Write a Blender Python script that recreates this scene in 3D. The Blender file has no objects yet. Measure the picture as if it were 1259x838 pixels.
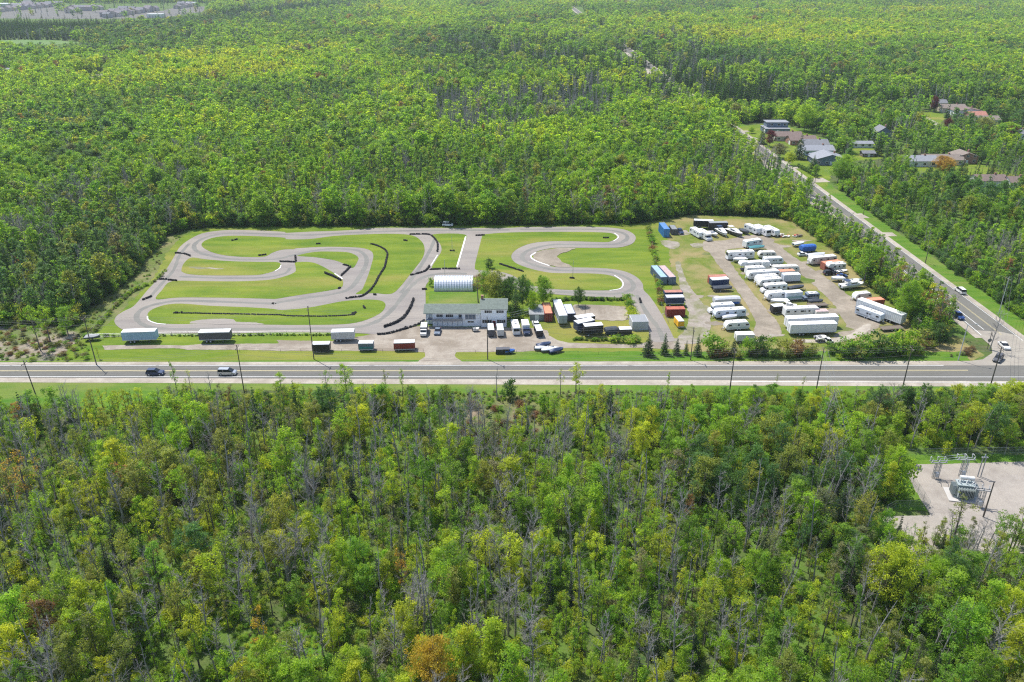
import bpy, math, random, colorsys
import numpy as np
from mathutils import Vector, Matrix, noise
from mathutils.geometry import tessellate_polygon
R = math.radians
random.seed(7)
sc = bpy.context.scene
C = sc.collection
# ------------------------------------------------ camera, sky, sun, exposure
PITCH = R(25.6); FPX = 979.0; HCAM = 104.0
cam_d = bpy.data.cameras.new('camera'); cam = bpy.data.objects.new('camera', cam_d); C.objects.link(cam)
cam.location = (0, 0, HCAM); cam.rotation_euler = (math.pi/2 - PITCH, 0, 0)
cam_d.sensor_width = 36; cam_d.lens = 36*FPX/1259; cam_d.clip_start = 1; cam_d.clip_end = 20000
sc.camera = cam
w = bpy.data.worlds.new('World'); sc.world = w; w.use_nodes = True
nt = w.node_tree; bg = nt.nodes['Background']
sky = nt.nodes.new('ShaderNodeTexSky'); sky.sky_type = 'NISHITA'; sky.sun_disc = False
sky.sun_elevation = R(62); sky.sun_rotation = R(-45)
nt.links.new(sky.outputs[0], bg.inputs[0]); bg.inputs[1].default_value = 0.15
sd = bpy.data.lights.new('sun', 'SUN'); sun = bpy.data.objects.new('sun', sd); C.objects.link(sun)
sd.energy = 4.3; sd.angle = R(0.5); sd.color = (1, .96, .89)
sdir = Vector((-math.cos(R(62))*.7071, math.cos(R(62))*.7071, math.sin(R(62))))
sun.rotation_euler = sdir.to_track_quat('Z', 'Y').to_euler()
sc.view_settings.view_transform = 'Standard'; sc.view_settings.look = 'None'
sc.view_settings.exposure = 0.5; sc.view_settings.gamma = 1
cy = sc.cycles
cy.use_denoising = False; cy.filter_width = 1.2; cy.use_adaptive_sampling = True; cy.adaptive_threshold = .01
cy.max_bounces = 5; cy.diffuse_bounces = 3; cy.glossy_bounces = 2; cy.transmission_bounces = 4
cy.transparent_max_bounces = 8; cy.volume_bounces = 0; cy.caustics_reflective = False; cy.caustics_refractive = False

def G(px, py, h=0.0):
    "world point at height h seen at photo pixel"
    u = (px-629.5)/FPX; v = (py-419)/FPX
    t = (HCAM-h)/(math.sin(PITCH)+v*math.cos(PITCH))
    return Vector((u*t, t*(math.cos(PITCH)-v*math.sin(PITCH)), h))
def P(v):
    d = Vector(v)-Vector((0, 0, HCAM))
    z = d.y*math.cos(PITCH)-d.z*math.sin(PITCH)
    return (629.5+FPX*d.x/z, 419-FPX*(d.y*math.sin(PITCH)+d.z*math.cos(PITCH))/z)
def A(x, y): return (80+x/4.19, 260+y/4.19)
def B(x, y): return (340+x/4.19, 260+y/4.19)
def Cc(x, y): return (580+x/4.19, 260+y/4.19)
def D(x, y): return (800+x/4.19, 240+y/4.19)
def E(x, y): return (1000+x/4.656, 300+y/4.656)
def F(x, y): return (860+x/3.155, 120+y/3.155)
def S(x, y): return (1050+x/5.986, 530+y/5.986)

# ------------------------------------------------ materials
def ramp2(nt, fac, c1, c2, lo=.35, hi=.65):
    r = nt.nodes.new('ShaderNodeValToRGB'); nt.links.new(fac, r.inputs[0])
    r.color_ramp.elements[0].position = lo; r.color_ramp.elements[1].position = hi
    r.color_ramp.elements[0].color = (*c1, 1); r.color_ramp.elements[1].color = (*c2, 1)
    return r.outputs[0]
def noise_n(nt, scale, detail=4, rough=.6, vec=None, dist=0):
    n = nt.nodes.new('ShaderNodeTexNoise'); n.inputs['Scale'].default_value = scale
    n.inputs['Detail'].default_value = detail; n.inputs['Roughness'].default_value = rough
    n.inputs['Distortion'].default_value = dist
    if vec: nt.links.new(vec, n.inputs['Vector'])
    return n.outputs[0]
def mixc(nt, fac, a, b, mode='MIX'):
    m = nt.nodes.new('ShaderNodeMix'); m.data_type = 'RGBA'; m.blend_type = mode
    for s, v in ((m.inputs[0], fac), (m.inputs[6], a), (m.inputs[7], b)):
        if hasattr(v, 'links') or hasattr(v, 'is_linked'): nt.links.new(v, s)
        elif isinstance(v, (int, float)): s.default_value = v
        else: s.default_value = (*v, 1)
    return m.outputs[2]
def maprange(nt, v, a, b, c, d):
    m = nt.nodes.new('ShaderNodeMapRange'); nt.links.new(v, m.inputs[0])
    for i, x in enumerate((a, b, c, d)): m.inputs[i+1].default_value = x
    return m.outputs[0]
MATS = {}
def new_mat(name):
    m = bpy.data.materials.new(name); m.use_nodes = True
    return m, m.node_tree, m.node_tree.nodes['Principled BSDF']
def ground_mat(name, c1, c2, c3, s1=.03, s2=.6, s3=4, k3=.5, rough=.95, patch=(.45, .6), streak=False, fine=.25):
    m, nt, b = new_mat(name)
    tc = nt.nodes.new('ShaderNodeTexCoord')
    v = tc.outputs['Object']
    if streak:
        mp = nt.nodes.new('ShaderNodeMapping'); mp.inputs['Scale'].default_value = (.25, 1, 1); nt.links.new(v, mp.inputs[0]); vs = mp.outputs[0]
    else: vs = v
    a = noise_n(nt, s1, 5, .6, vs, .4); bb = noise_n(nt, s2, 5, .65, vs); c = noise_n(nt, s3, 4, .7, v)
    c12 = ramp2(nt, bb, c1, c2, .35, .65)
    col = mixc(nt, maprange(nt, a, patch[0], patch[1], 0, k3), c12, c3)
    hs = nt.nodes.new('ShaderNodeHueSaturation'); nt.links.new(col, hs.inputs['Color'])
    nt.links.new(maprange(nt, c, .25, .75, 1-fine, 1+fine), hs.inputs['Value'])
    nt.links.new(hs.outputs[0], b.inputs['Base Color'])
    b.inputs['Roughness'].default_value = rough; b.inputs['Specular IOR Level'].default_value = .15
    bp = nt.nodes.new('ShaderNodeBump'); bp.inputs['Strength'].default_value = .6; bp.inputs['Distance'].default_value = .15
    nt.links.new(c, bp.inputs['Height']); nt.links.new(bp.outputs[0], b.inputs['Normal'])
    MATS[name] = m; return m
ground_mat('forest_floor', (.05, .085, .02), (.11, .115, .05), (.09, .16, .024), .05, .5, 3, .95, patch=(.4, .55))
ground_mat('lawn', (.085, .15, .013), (.165, .215, .022), (.26, .22, .06), .035, .18, 3, .85, streak=True, patch=(.5, .68))
ground_mat('verge_grass', (.06, .15, .012), (.11, .19, .02), (.2, .2, .06), .05, .4, 3, .8, streak=True, patch=(.5, .68))
ground_mat('rough_grass', (0.071, 0.126, 0.018), (0.118, 0.151, 0.034), (0.227, 0.193, 0.101), .06, .4, 3, .7, patch=(.45, .62))
ground_mat('yard_grass', (.095, .145, .018), (.16, .185, .035), (.27, .215, .10), .06, .35, 3, .9, patch=(.42, .6))
ground_mat('track_asphalt', (0.216, 0.194, 0.180), (0.264, 0.240, 0.214), (0.305, 0.272, 0.235), .04, .25, 2, .7, streak=True, fine=.1)
ground_mat('road_asphalt', (0.127, 0.125, 0.113), (0.148, 0.142, 0.129), (0.172, 0.166, 0.144), .06, .3, 3, .6, streak=True, fine=.12)
ground_mat('worn_asphalt', (0.138, 0.135, 0.123), (0.162, 0.156, 0.141), (0.127, 0.125, 0.113), .06, .3, 3, .6, streak=True, fine=.12)
ground_mat('pale_concrete', (0.293, 0.261, 0.222), (0.337, 0.312, 0.262), (0.249, 0.225, 0.196), .05, .3, 2, .6, fine=.1)
ground_mat('gravel', (0.270, 0.229, 0.187), (0.352, 0.312, 0.256), (0.205, 0.170, 0.131), .08, .4, 3, .8, fine=.18)
ground_mat('pale_gravel', (0.337, 0.290, 0.242), (0.424, 0.384, 0.321), (0.249, 0.217, 0.177), .1, .5, 3, .6, fine=.15)
ground_mat('lane_gravel', (0.244, 0.206, 0.163), (0.322, 0.278, 0.219), (0.192, 0.165, 0.126), .08, .4, 3, .7, fine=.18)
ground_mat('dirt_patch', (0.253, 0.218, 0.183), (0.331, 0.296, 0.253), (0.141, 0.155, 0.049), .15, .5, 3, .7, fine=.2)
ground_mat('substation_gravel', (0.263, 0.232, 0.203), (0.337, 0.305, 0.269), (0.366, 0.327, 0.282), .06, .3, 5, .6, fine=.2)
ground_mat('reeds', (.20, .155, .10), (.27, .21, .145), (.09, .13, .03), .12, .9, 5, .9, patch=(.42, .58), fine=.4)
ground_mat('rubbered_asphalt', (0.167, 0.163, 0.148), (0.201, 0.197, 0.178), (0.216, 0.207, 0.183), .06, .25, 3, .7, streak=True, fine=.12)
ground_mat('clearing_soil', (.20, .165, .125), (.29, .25, .2), (.10, .14, .035), .07, .5, 4, .9, patch=(.45, .58), fine=.35)
ground_mat('crop_field', (0.104, 0.192, 0.052), (0.133, 0.215, 0.067), (0.148, 0.200, 0.074), .02, .2, 1, .5, fine=.08)

def plain(name, col, rough=.6, metal=0.0, var=.08, scale=1.2, spec=.4, coat=0):
    m, nt, b = new_mat(name)
    tc = nt.nodes.new('ShaderNodeTexCoord')
    n = noise_n(nt, scale, 5, .7, tc.outputs['Object'], .5)
    hs = nt.nodes.new('ShaderNodeHueSaturation'); hs.inputs['Color'].default_value = (*col, 1)
    nt.links.new(maprange(nt, n, .3, .7, 1-var*1.6, 1+var), hs.inputs['Value'])
    nt.links.new(hs.outputs[0], b.inputs['Base Color'])
    b.inputs['Roughness'].default_value = rough; b.inputs['Metallic'].default_value = metal
    b.inputs['Specular IOR Level'].default_value = spec; b.inputs['Coat Weight'].default_value = coat
    MATS[name] = m; return m
for args in [('white_paint', (.72, .72, .71), .45), ('offwhite', (.70, .67, .62), .5), ('dirty_white', (.62, .61, .58), .6, 0, .2), ('cream', (.66, .60, .48), .55),
             ('tan_panel', (.50, .42, .32), .6), ('light_grey', (.52, .53, .55), .5), ('mid_grey', (.26, .27, .28), .6), ('dark_grey', (.09, .09, .1), .55),
             ('black_paint', (.022, .022, .026), .4), ('rubber', (.02, .02, .02), .9), ('charcoal_tarp', (.05, .06, .075), .8, 0, .2),
             ('rust_red', (.42, .12, .07), .7, 0, .25), ('maroon', (.25, .035, .035), .5), ('faded_red', (.42, .19, .14), .75, 0, .2), ('orange_roof', (.62, .27, .16), .75, 0, .15),
             ('container_blue', (.05, .22, .5), .55, 0, .15), ('pale_blue', (.33, .47, .6), .6, 0, .12), ('navy', (.03, .05, .11), .45), ('tarp_blue', (.03, .12, .42), .6, 0, .15),
             ('teal_tarp', (.05, .2, .22), .75, 0, .15), ('dusty_pink', (.52, .38, .36), .75, 0, .15), ('yellow_paint', (.8, .42, .02), .5), ('green_tint', (.3, .42, .42), .6),
             ('glass_dark', (.018, .022, .028), .12), ('glass_blue', (.10, .14, .2), .15), ('shingle_green', (.16, .19, .165), .9, 0, .18), ('shingle_grey', (.19, .195, .21), .9, 0, .18),
             ('shingle_pale', (.25, .26, .285), .85, 0, .12), ('shingle_brown', (.19, .14, .12), .9, 0, .18), ('shingle_tan', (.22, .18, .15), .9, 0, .15), ('siding_white', (.62, .66, .72), .6, 0, .06),
             ('siding_blue', (.13, .17, .23), .6), ('brick', (.32, .17, .12), .8), ('siding_beige', (.55, .48, .4), .7), ('town_roof', (.20, .18, .19), .9), ('town_wall', (.42, .38, .36), .8),
             ('wood_pole', (.10, .085, .07), .9, 0, .2), ('concrete_pole', (.42, .44, .45), .7), ('galvanised', (.45, .47, .48), .45, .6), ('porcelain', (.45, .45, .46), .3),
             ('transformer_grey', (.33, .38, .38), .5), ('concrete', (.45, .43, .41), .85), ('kerb_white', (.72, .7, .66), .7), ('line_yellow', (.44, .38, .22), .7), ('line_white', (.75, .75, .73), .7),
             ('wire', (.10, .10, .105), .6), ('wire_shiny', (.6, .62, .65), .4, .7), ('tyre_black', (.02, .02, .022), .85, 0, .3, 3), ('car_silver', (.45, .47, .5), .3, .5), ('car_blue', (.03, .07, .22), .3),
             ('lamp_red', (.5, .02, .02), .3), ('lamp_clear', (.8, .8, .75), .2), ('stop_back', (.2, .2, .2), .5), ('wood_dark', (.16, .13, .1), .85), ('canvas_blue', (.07, .16, .42), .7), ('pile_blue', (.12, .25, .5), .5)]:
    plain(*args)
# ribbed metal for the quonset
# foliage: colour comes from the tree's own tint, varied leaf clump by leaf clump
def foliage_mat(name, trans=.6):
    m, nt, b = new_mat(name)
    at = nt.nodes.new('ShaderNodeAttribute'); at.attribute_type = 'INSTANCER'; at.attribute_name = 'tint'
    lv = nt.nodes.new('ShaderNodeAttribute'); lv.attribute_type = 'GEOMETRY'; lv.attribute_name = 'leafvar'
    hs = nt.nodes.new('ShaderNodeHueSaturation'); nt.links.new(at.outputs['Color'], hs.inputs['Color'])
    nt.links.new(maprange(nt, lv.outputs['Fac'], 0, 1, .7, 1.6), hs.inputs['Value'])
    nt.links.new(maprange(nt, lv.outputs['Fac'], 0, 1, .515, .485), hs.inputs['Hue'])
    nt.links.new(hs.outputs[0], b.inputs['Base Color'])
    b.inputs['Roughness'].default_value = .55; b.inputs['Specular IOR Level'].default_value = .25
    tr = nt.nodes.new('ShaderNodeBsdfTranslucent')
    mul = mixc(nt, 1.0, hs.outputs[0], (1.9, 1.75, .7), 'MULTIPLY'); nt.links.new(mul, tr.inputs[0])
    mx = nt.nodes.new('ShaderNodeMixShader'); mx.inputs[0].default_value = trans
    nt.links.new(b.outputs[0], mx.inputs[1]); nt.links.new(tr.outputs[0], mx.inputs[2])
    nt.links.new(mx.outputs[0], nt.nodes['Material Output'].inputs[0])
    MATS[name] = m
foliage_mat('foliage')
plain('bark', (.15, .13, .115), .9, 0, .3, 3); plain('bare_bark', (.30, .28, .265), .9, 0, .25, 3)

# ------------------------------------------------ mesh helpers
class MB:
    def __init__(s): s.v = []; s.f = []; s.m = []; s.lv = []
    def add(s, vs, fs, mi=0, lv=.5):
        o = len(s.v); s.v += [tuple(x) for x in vs]; s.f += [tuple(i+o for i in f) for f in fs]; s.m += [mi]*len(fs); s.lv += [lv]*len(fs); return s
    def box(s, c, d, mi=0, top=1.0, rz=0):
        x, y, z = d[0]/2, d[1]/2, d[2]/2; vs = []
        cs, sn = math.cos(rz), math.sin(rz)
        for k, t in ((-1, 1), (1, top)):
            for a, b in ((-1, -1), (1, -1), (1, 1), (-1, 1)):
                px, py = a*x*t, b*y*t
                vs.append((c[0]+px*cs-py*sn, c[1]+px*sn+py*cs, c[2]+k*z))
        return s.add(vs, [(3, 2, 1, 0), (4, 5, 6, 7), (0, 1, 5, 4), (1, 2, 6, 5), (2, 3, 7, 6), (3, 0, 4, 7)], mi)
    def tube(s, p0, p1, r0, r1=None, n=6, mi=0, cap=True, lv=.5):
        r1 = r0 if r1 is None else r1
        p0, p1 = Vector(p0), Vector(p1); d = (p1-p0)
        if d.length < 1e-5: return s
        d.normalize(); a = d.orthogonal().normalized(); b = d.cross(a)
        vs = [p0+(a*math.cos(t)+b*math.sin(t))*r0 for t in [2*math.pi*i/n for i in range(n)]]
        vs += [p1+(a*math.cos(t)+b*math.sin(t))*r1 for t in [2*math.pi*i/n for i in range(n)]]
        fs = [(i, (i+1) % n, n+(i+1) % n, n+i) for i in range(n)]
        if cap: fs += [tuple(range(n-1, -1, -1)), tuple(range(n, 2*n))]
        return s.add(vs, fs, mi, lv)
    def prism(s, prof, y0, y1, mi=0, yscale=None):
        "profile in x,z extruded along y; yscale(z) narrows"
        n = len(prof); c = (y0+y1)/2; h = (y1-y0)/2
        k = [yscale(z) if yscale else 1 for x, z in prof]
        vs = [(x, c-h*k[i], z) for i, (x, z) in enumerate(prof)]+[(x, c+h*k[i], z) for i, (x, z) in enumerate(prof)]
        fs = [(i, (i+1) % n, n+(i+1) % n, n+i) for i in range(n)]
        tri = tessellate_polygon([[Vector((x, z, 0)) for x, z in prof]])
        area = sum(prof[i][0]*prof[(i+1) % n][1]-prof[(i+1) % n][0]*prof[i][1] for i in range(n))
        fs = [f[::-1] for f in fs] if area > 0 else fs
        for t in tri:
            a = [prof[i] for i in t]; ar = (a[1][0]-a[0][0])*(a[2][1]-a[0][1])-(a[2][0]-a[0][0])*(a[1][1]-a[0][1])
            t = tuple(t) if ar > 0 else tuple(t[::-1])
            fs.append(t); fs.append(tuple(i+n for i in t[::-1]))
        return s.add(vs, fs, mi)
    def torus(s, c, R_, r, n=10, m=5, mi=0, tilt=None):
        vs = []; fs = []
        for i in range(n):
            a = 2*math.pi*i/n
            for j in range(m):
                b = 2*math.pi*j/m
                v = Vector(((R_+r*math.cos(b))*math.cos(a), (R_+r*math.cos(b))*math.sin(a), r*math.sin(b)))
                if tilt: v = tilt @ v
                vs.append(Vector(c)+v)
                fs.append((i*m+j, ((i+1) % n)*m+j, ((i+1) % n)*m+(j+1) % m, i*m+(j+1) % m))
        return s.add(vs, fs, mi)
    def mesh(s, name, mats, smooth=False):
        me = bpy.data.meshes.new(name); me.from_pydata(s.v, [], s.f)
        for m in (mats if isinstance(mats, (list, tuple)) else [mats]): me.materials.append(MATS[m] if isinstance(m, str) else m)
        me.polygons.foreach_set('material_index', s.m)
        if smooth: me.polygons.foreach_set('use_smooth', [True]*len(s.f))
        return me
    def obj(s, name, mats, parent=None, smooth=False):
        o = bpy.data.objects.new(name, s.mesh(name, mats, smooth)); C.objects.link(o)
        if parent: o.parent = parent
        return o
def tag(o, label=None, cat=None, group=None, kind=None):
    if label: o['label'] = label
    if cat: o['category'] = cat
    if group: o['group'] = group
    if kind: o['kind'] = kind
    return o
def thing(name, label, cat, loc=(0, 0, 0), rz=0, group=None):
    o = bpy.data.objects.new(name, None); C.objects.link(o); o.empty_display_size = .5
    o.location = loc; o.rotation_euler = (0, 0, rz)
    return tag(o, label, cat, group)
def copy_thing(r, loc, rz, scale=None, label=None, group=None):
    c = r.copy(); C.objects.link(c); c.location = loc; c.rotation_euler = (0, 0, rz)
    if scale: c.scale = scale
    if label: c['label'] = label
    if group: c['group'] = group
    for ch in KIDS.get(r.name, []):
        d = ch.copy(); C.objects.link(d); d.parent = c
    return c
KIDS = {}

def catmull(pts, closed=True, n=6):
    out = []; N = len(pts)
    rng = range(N) if closed else range(N-1)
    for i in rng:
        if closed: p0, p1, p2, p3 = pts[i-1], pts[i], pts[(i+1) % N], pts[(i+2) % N]
        else: p0, p1, p2, p3 = pts[max(i-1, 0)], pts[i], pts[i+1], pts[min(i+2, N-1)]
        for k in range(n):
            t = k/n
            out.append(.5*((2*p1)+(-p0+p2)*t+(2*p0-5*p1+4*p2-p3)*t*t+(-p0+3*p1-3*p2+p3)*t**3))
    if not closed: out.append(pts[-1])
    return out
def resample(pts, step):
    out = [pts[0].copy()]; carry = 0
    for a, b in zip(pts, pts[1:]):
        L = (b-a).length
        if L < 1e-6: continue
        t = step-carry
        while t <= L: out.append(a+(b-a)*(t/L)); t += step
        carry = L-(t-step)
    return out
def sheet(name, poly, z, mat, smooth=4, jit=0, world=False):
    pts = [(Vector((p[0], p[1], 0)) if world else G(*p)) for p in poly]
    if smooth: pts = catmull(pts, True, smooth)
    if jit:
        pts = resample(pts+[pts[0]], max(jit*1.2, .6))
        pts = [p+Vector((noise.noise(p*.35+Vector((9, 2, 4)))+.6*noise.noise(p*1.3), noise.noise(p*.35+Vector((0, 7, 1)))+.6*noise.noise(p*1.3+Vector((3, 3, 3))), 0))*jit for p in pts]
    tri = tessellate_polygon([pts])
    fs = []
    for t in tri:
        a, b, c = (pts[i] for i in t)
        fs.append(tuple(t) if (b-a).cross(c-a).z > 0 else tuple(t[::-1]))
    me = bpy.data.meshes.new(name); me.from_pydata([(p.x, p.y, z) for p in pts], [], fs)
    me.materials.append(MATS[mat])
    o = bpy.data.objects.new(name, me); C.objects.link(o); o['kind'] = 'structure'
    return o
def ribbon(name, pts, width, z, mat, h=0, smooth=4, kind='structure', closed=False, jit=0):
    "constant width band along world points"
    if smooth: pts = catmull(pts, closed, smooth)
    vs = []; fs = []; n = len(pts)
    for i, p in enumerate(pts):
        a = pts[max(i-1, 0)]; b = pts[min(i+1, n-1)]; d = (b-a).normalized(); q = Vector((-d.y, d.x, 0))
        wd = width/2*(1+jit*noise.noise(p*.4))
        vs += [(p.x+q.x*wd, p.y+q.y*wd, z), (p.x-q.x*wd, p.y-q.y*wd, z)]
        if i: fs.append((2*i-2, 2*i-1, 2*i+1, 2*i))
    if h:
        o = len(vs); vs += [(x, y, zz+h) for x, y, zz in vs]
        fs2 = [tuple(k+o for k in f) for f in fs]
        for i in range(1, n): fs2 += [(2*i-2, 2*i, 2*i+o, 2*i-2+o), (2*i+1, 2*i-1, 2*i-1+o, 2*i+1+o)]
        fs2 += [(0, 1, 1+o, 0+o)][::1]
        fs = fs2
    me = bpy.data.meshes.new(name); me.from_pydata(vs, [], fs); me.materials.append(MATS[mat])
    o = bpy.data.objects.new(name, me); C.objects.link(o)
    if kind: o['kind'] = kind
    return o
def inside(p, poly):
    x, y = p; c = False; j = len(poly)-1
    for i in range(len(poly)):
        xi, yi = poly[i]; xj, yj = poly[j]
        if (yi > y) != (yj > y) and x < (xj-xi)*(y-yi)/(yj-yi)+xi: c = not c
        j = i
    return c
# ================================================= THE SETTING: ground, roads, track
sheet('ground', [(-6000, -600), (6000, -600), (6000, 9000), (-6000, 9000)], 0, 'forest_floor', 0, world=True)
# site lawn and yard
sheet('site_lawn', [(60, 444), (106, 410), (150, 372), (190, 333), (206, 305), (228, 287), (262, 277), (500, 273), (780, 271), (812, 268), (822, 300), (826, 350), (832, 400), (850, 425), (850, 444), (500, 444)], .02, 'lawn', 0, jit=.8)
sheet('yard_lawn', [(812, 266), (850, 264), (1000, 268), (1030, 295), (1080, 335), (1110, 375), (1150, 400), (1185, 420), (1212, 437), (1180, 446), (850, 446), (832, 400), (826, 350), (822, 300)], .025, 'yard_grass', 0, jit=.8)
sheet('grass_margin', [(60, 446), (75, 425), (112, 414), (152, 380), (190, 340), (205, 312), (222, 292), (235, 285), (215, 282), (190, 300), (150, 352), (110, 376), (96, 385), (88, 410), (50, 428), (40, 446)], .03, 'rough_grass', 2, jit=1)
sheet('clearing', [(-60, 446), (-60, 400), (0, 402), (30, 396), (70, 400), (100, 412), (80, 430), (60, 446)], .035, 'clearing_soil', 2, jit=1.6)
# highway
def hw(name, yl0, yr0, yl1, yr1, z, mat, x0=0, x1=1259):
    def e(yl, yr, x): return (x, yl+(yr-yl)*x/1259)
    a, b, c, d = [G(*e(*q)) for q in ((yl0, yr0, 0), (yl0, yr0, 1259), (yl1, yr1, 1259), (yl1, yr1, 0))]
    f0 = (x0)/1259; f1 = x1/1259
    pts = [a+(b-a)*f0, a+(b-a)*f1, d+(c-d)*f1, d+(c-d)*f0]
    return sheet(name, [(p.x, p.y) for p in pts], z, mat, 0, world=True)
BIG0, BIG1 = -2500, 3800
hw('verge', 446.5, 444.5, 443.5, 441.5, .045, 'verge_grass', BIG0, 1180)
hw('roadside_verge', 440, 438, 437, 436, .041, 'verge_grass', BIG0, -100)
sheet('verge', [(-400, 466), (400, 466), (1259, 472), (1700, 474), (1700, 486), (1259, 484), (1100, 487), (980, 488), (840, 486), (700, 482), (640, 486), (560, 486), (440, 480), (300, 480), (215, 484), (190, 500), (140, 508), (80, 512), (30, 515), (-400, 518)], .045, 'verge_grass', 2, jit=.8)
sheet('verge', [(480, 478), (700, 478), (700, 500), (690, 530), (670, 548), (600, 548), (566, 530), (556, 505)], .04, 'rough_grass', 2, jit=1)
sheet('reed_bed', [(575, 502), (640, 500), (660, 515), (672, 540), (655, 556), (600, 554), (570, 535)], .055, 'reeds', 2, jit=3)
sheet('verge', [(620, 432), (820, 432), (1190, 432), (1190, 446), (620, 446)], .042, 'verge_grass', 0, jit=.8)
hw('road_shoulder', 445.3, 443.6, 470, 475.5, .07, 'pale_gravel', BIG0, BIG1)
hw('highway', 448.6, 448.6, 464.2, 468.5, .1, 'road_asphalt', BIG0, BIG1)
for q0_, q1_ in ((450.6, 451.3), (453.2, 453.9), (458.3, 459.1), (461.0, 461.8)): hw('wheel_track', q0_, q0_, q1_, q1_, .11, 'worn_asphalt', BIG0, BIG1)
hw('road_lines', 455.5, 454.9, 456.1, 455.5, .12, 'line_yellow', BIG0, 1190)
hw('road_lines', 456.35, 455.8, 456.7, 456.1, .12, 'line_yellow', BIG0, 1190)
hw('road_lines', 449.3, 449.3, 449.65, 449.65, .12, 'line_white', BIG0, 1160)
hw('road_lines', 463.1, 463.4, 463.55, 463.8, .12, 'line_white', BIG0, BIG1)
hw('road_lines', 467.2, 470, 467.7, 470.5, .125, 'line_white', 900, BIG1)
# side road running away to the upper left
r0 = G(1231.6, 412); r1 = G(777, 65); rd = (r1-r0).normalized(); rn = Vector((rd.y, -rd.x, 0))   # rn: to the right
def side(name, t0, t1, o0, o1, z, mat, o0b=None, o1b=None):
    o0b = o0 if o0b is None else o0b; o1b = o1 if o1b is None else o1b
    ps = [r0+rd*t0+rn*o0, r0+rd*t0+rn*o1, r0+rd*t1+rn*o1b, r0+rd*t1+rn*o0b]
    return sheet(name, [(p.x, p.y) for p in ps], z, mat, 0, world=True)
side('verge', -8, 900, 5, 13, .05, 'verge_grass')
side('verge', 10, 330, -13, -6, .05, 'verge_grass')
side('road_shoulder', -2, 2600, -9.2, 6.6, .075, 'pale_gravel', -6.6, 6.0)
side('side_road', 0, 90, -6.8, 4.6, .105, 'road_asphalt', -4.4, 4.4)
side('side_road', 90, 2600, -4.4, 4.4, .105, 'road_asphalt')
sheet('junction', [(1196, 406), (1230, 408), (1262, 415), (1310, 432), (1400, 449.5), (1150, 449.5), (1176, 446), (1208, 442), (1220, 434), (1219, 426)], .115, 'pale_concrete', 0)
side('road_lines', 0, 600, -.22, -.06, .13, 'line_yellow'); side('road_lines', 0, 600, .12, .28, .13, 'line_yellow')
side('road_lines', 4, 45, -3.5, -3.3, .13, 'line_white'); side('road_lines', 0, 90, -6.4, -6.2, .13, 'line_white', -4.1, -3.9)
side('road_lines', -4, 500, 4.1, 4.25, .13, 'line_white'); side('road_lines', 90, 500, -4.1, -3.95, .13, 'line_white')
arr = [r0+rd*12+rn*-5.1, r0+rd*12+rn*-4.8, r0+rd*16+rn*-4.8, r0+rd*16+rn*-4.3, r0+rd*18.5+rn*-4.95, r0+rd*16+rn*-5.6, r0+rd*16+rn*-5.1]
sheet('road_lines', [(p.x, p.y) for p in arr], .131, 'line_white', 0, world=True)
# driveways of the houses
for i, (p, q, wd) in enumerate([((899, 162), (921, 161), 4), ((906, 170.5), (930, 169.5), 4.5), ((917, 178), (938, 178), 4), ((926, 185), (945, 184.5), 4.5), ((938, 192), (958, 191.5), 4),
                             ((950, 199.5), (972, 199.5), 4), ((959, 206), (982, 206), 4), ((984, 222), (1016, 221), 9), ((1040, 266), (1064, 265), 7), ((1075, 288), (1100, 288), 5)]):
    ribbon('driveway', [G(*p), G(*q)], wd, .09, 'pale_gravel', 0, 0)
sheet('house_lawn', [(880, 150), (908, 156), (945, 152), (1005, 168), (1025, 195), (1020, 222), (1010, 232), (985, 222), (940, 193), (900, 166)], .052, 'lawn', 2, jit=1)
sheet('house_lawn', [(1040, 183), (1078, 183), (1085, 195), (1045, 196)], .05, 'lawn', 2, jit=1)
sheet('house_lawn', [(1110, 208), (1190, 200), (1240, 212), (1245, 222), (1160, 226)], .05, 'lawn', 2, jit=1)
sheet('house_lawn', [(1128, 138), (1160, 140), (1155, 152), (1130, 146)], .05, 'lawn', 2, jit=1)
sheet('driveway', [(1130, 142), (1136, 142), (1155, 152), (1148, 154)], .09, 'pale_gravel', 0)
sheet('driveway', [(795, 87), (816, 87), (816, 91), (795, 91)], .09, 'pale_gravel', 0)
sheet('driveway', [(1180, 215), (1225, 216), (1225, 219), (1182, 218)], .09, 'pale_gravel', 0)
sheet('field', [(-200, 49), (60, 49), (104, 52), (60, 55), (-200, 56)], .06, 'crop_field', 0, jit=3)
sheet('field', [(90, 94), (125, 90), (130, 92), (100, 99)], .06, 'dirt_patch', 0, jit=2)

# ---- front gravel lot and service lane
sheet('gravel_lot', [A(190, 690), A(400, 686), A(620, 690), A(700, 682), A(1100, 680), B(0, 662), B(280, 668), B(440, 642), B(520, 625), B(620, 600), B(740, 590), B(800, 592), B(1257, 600), Cc(330, 600), Cc(390, 612),
                     Cc(400, 640), Cc(440, 662), Cc(500, 676), Cc(700, 682), Cc(865, 684), Cc(930, 660), Cc(1060, 650), Cc(1100, 690), Cc(1100, 712), Cc(860, 702), Cc(700, 703), Cc(460, 703), Cc(330, 718), Cc(200, 724), Cc(0, 724),
                     B(925, 724), B(918, 742), B(955, 775), B(960, 790), B(720, 790), B(725, 776), B(768, 745), B(765, 726), B(700, 720), B(400, 717), B(0, 717), A(900, 712), A(640, 712), A(560, 703), A(200, 712)], .06, 'gravel', 0, jit=.25)
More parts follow.
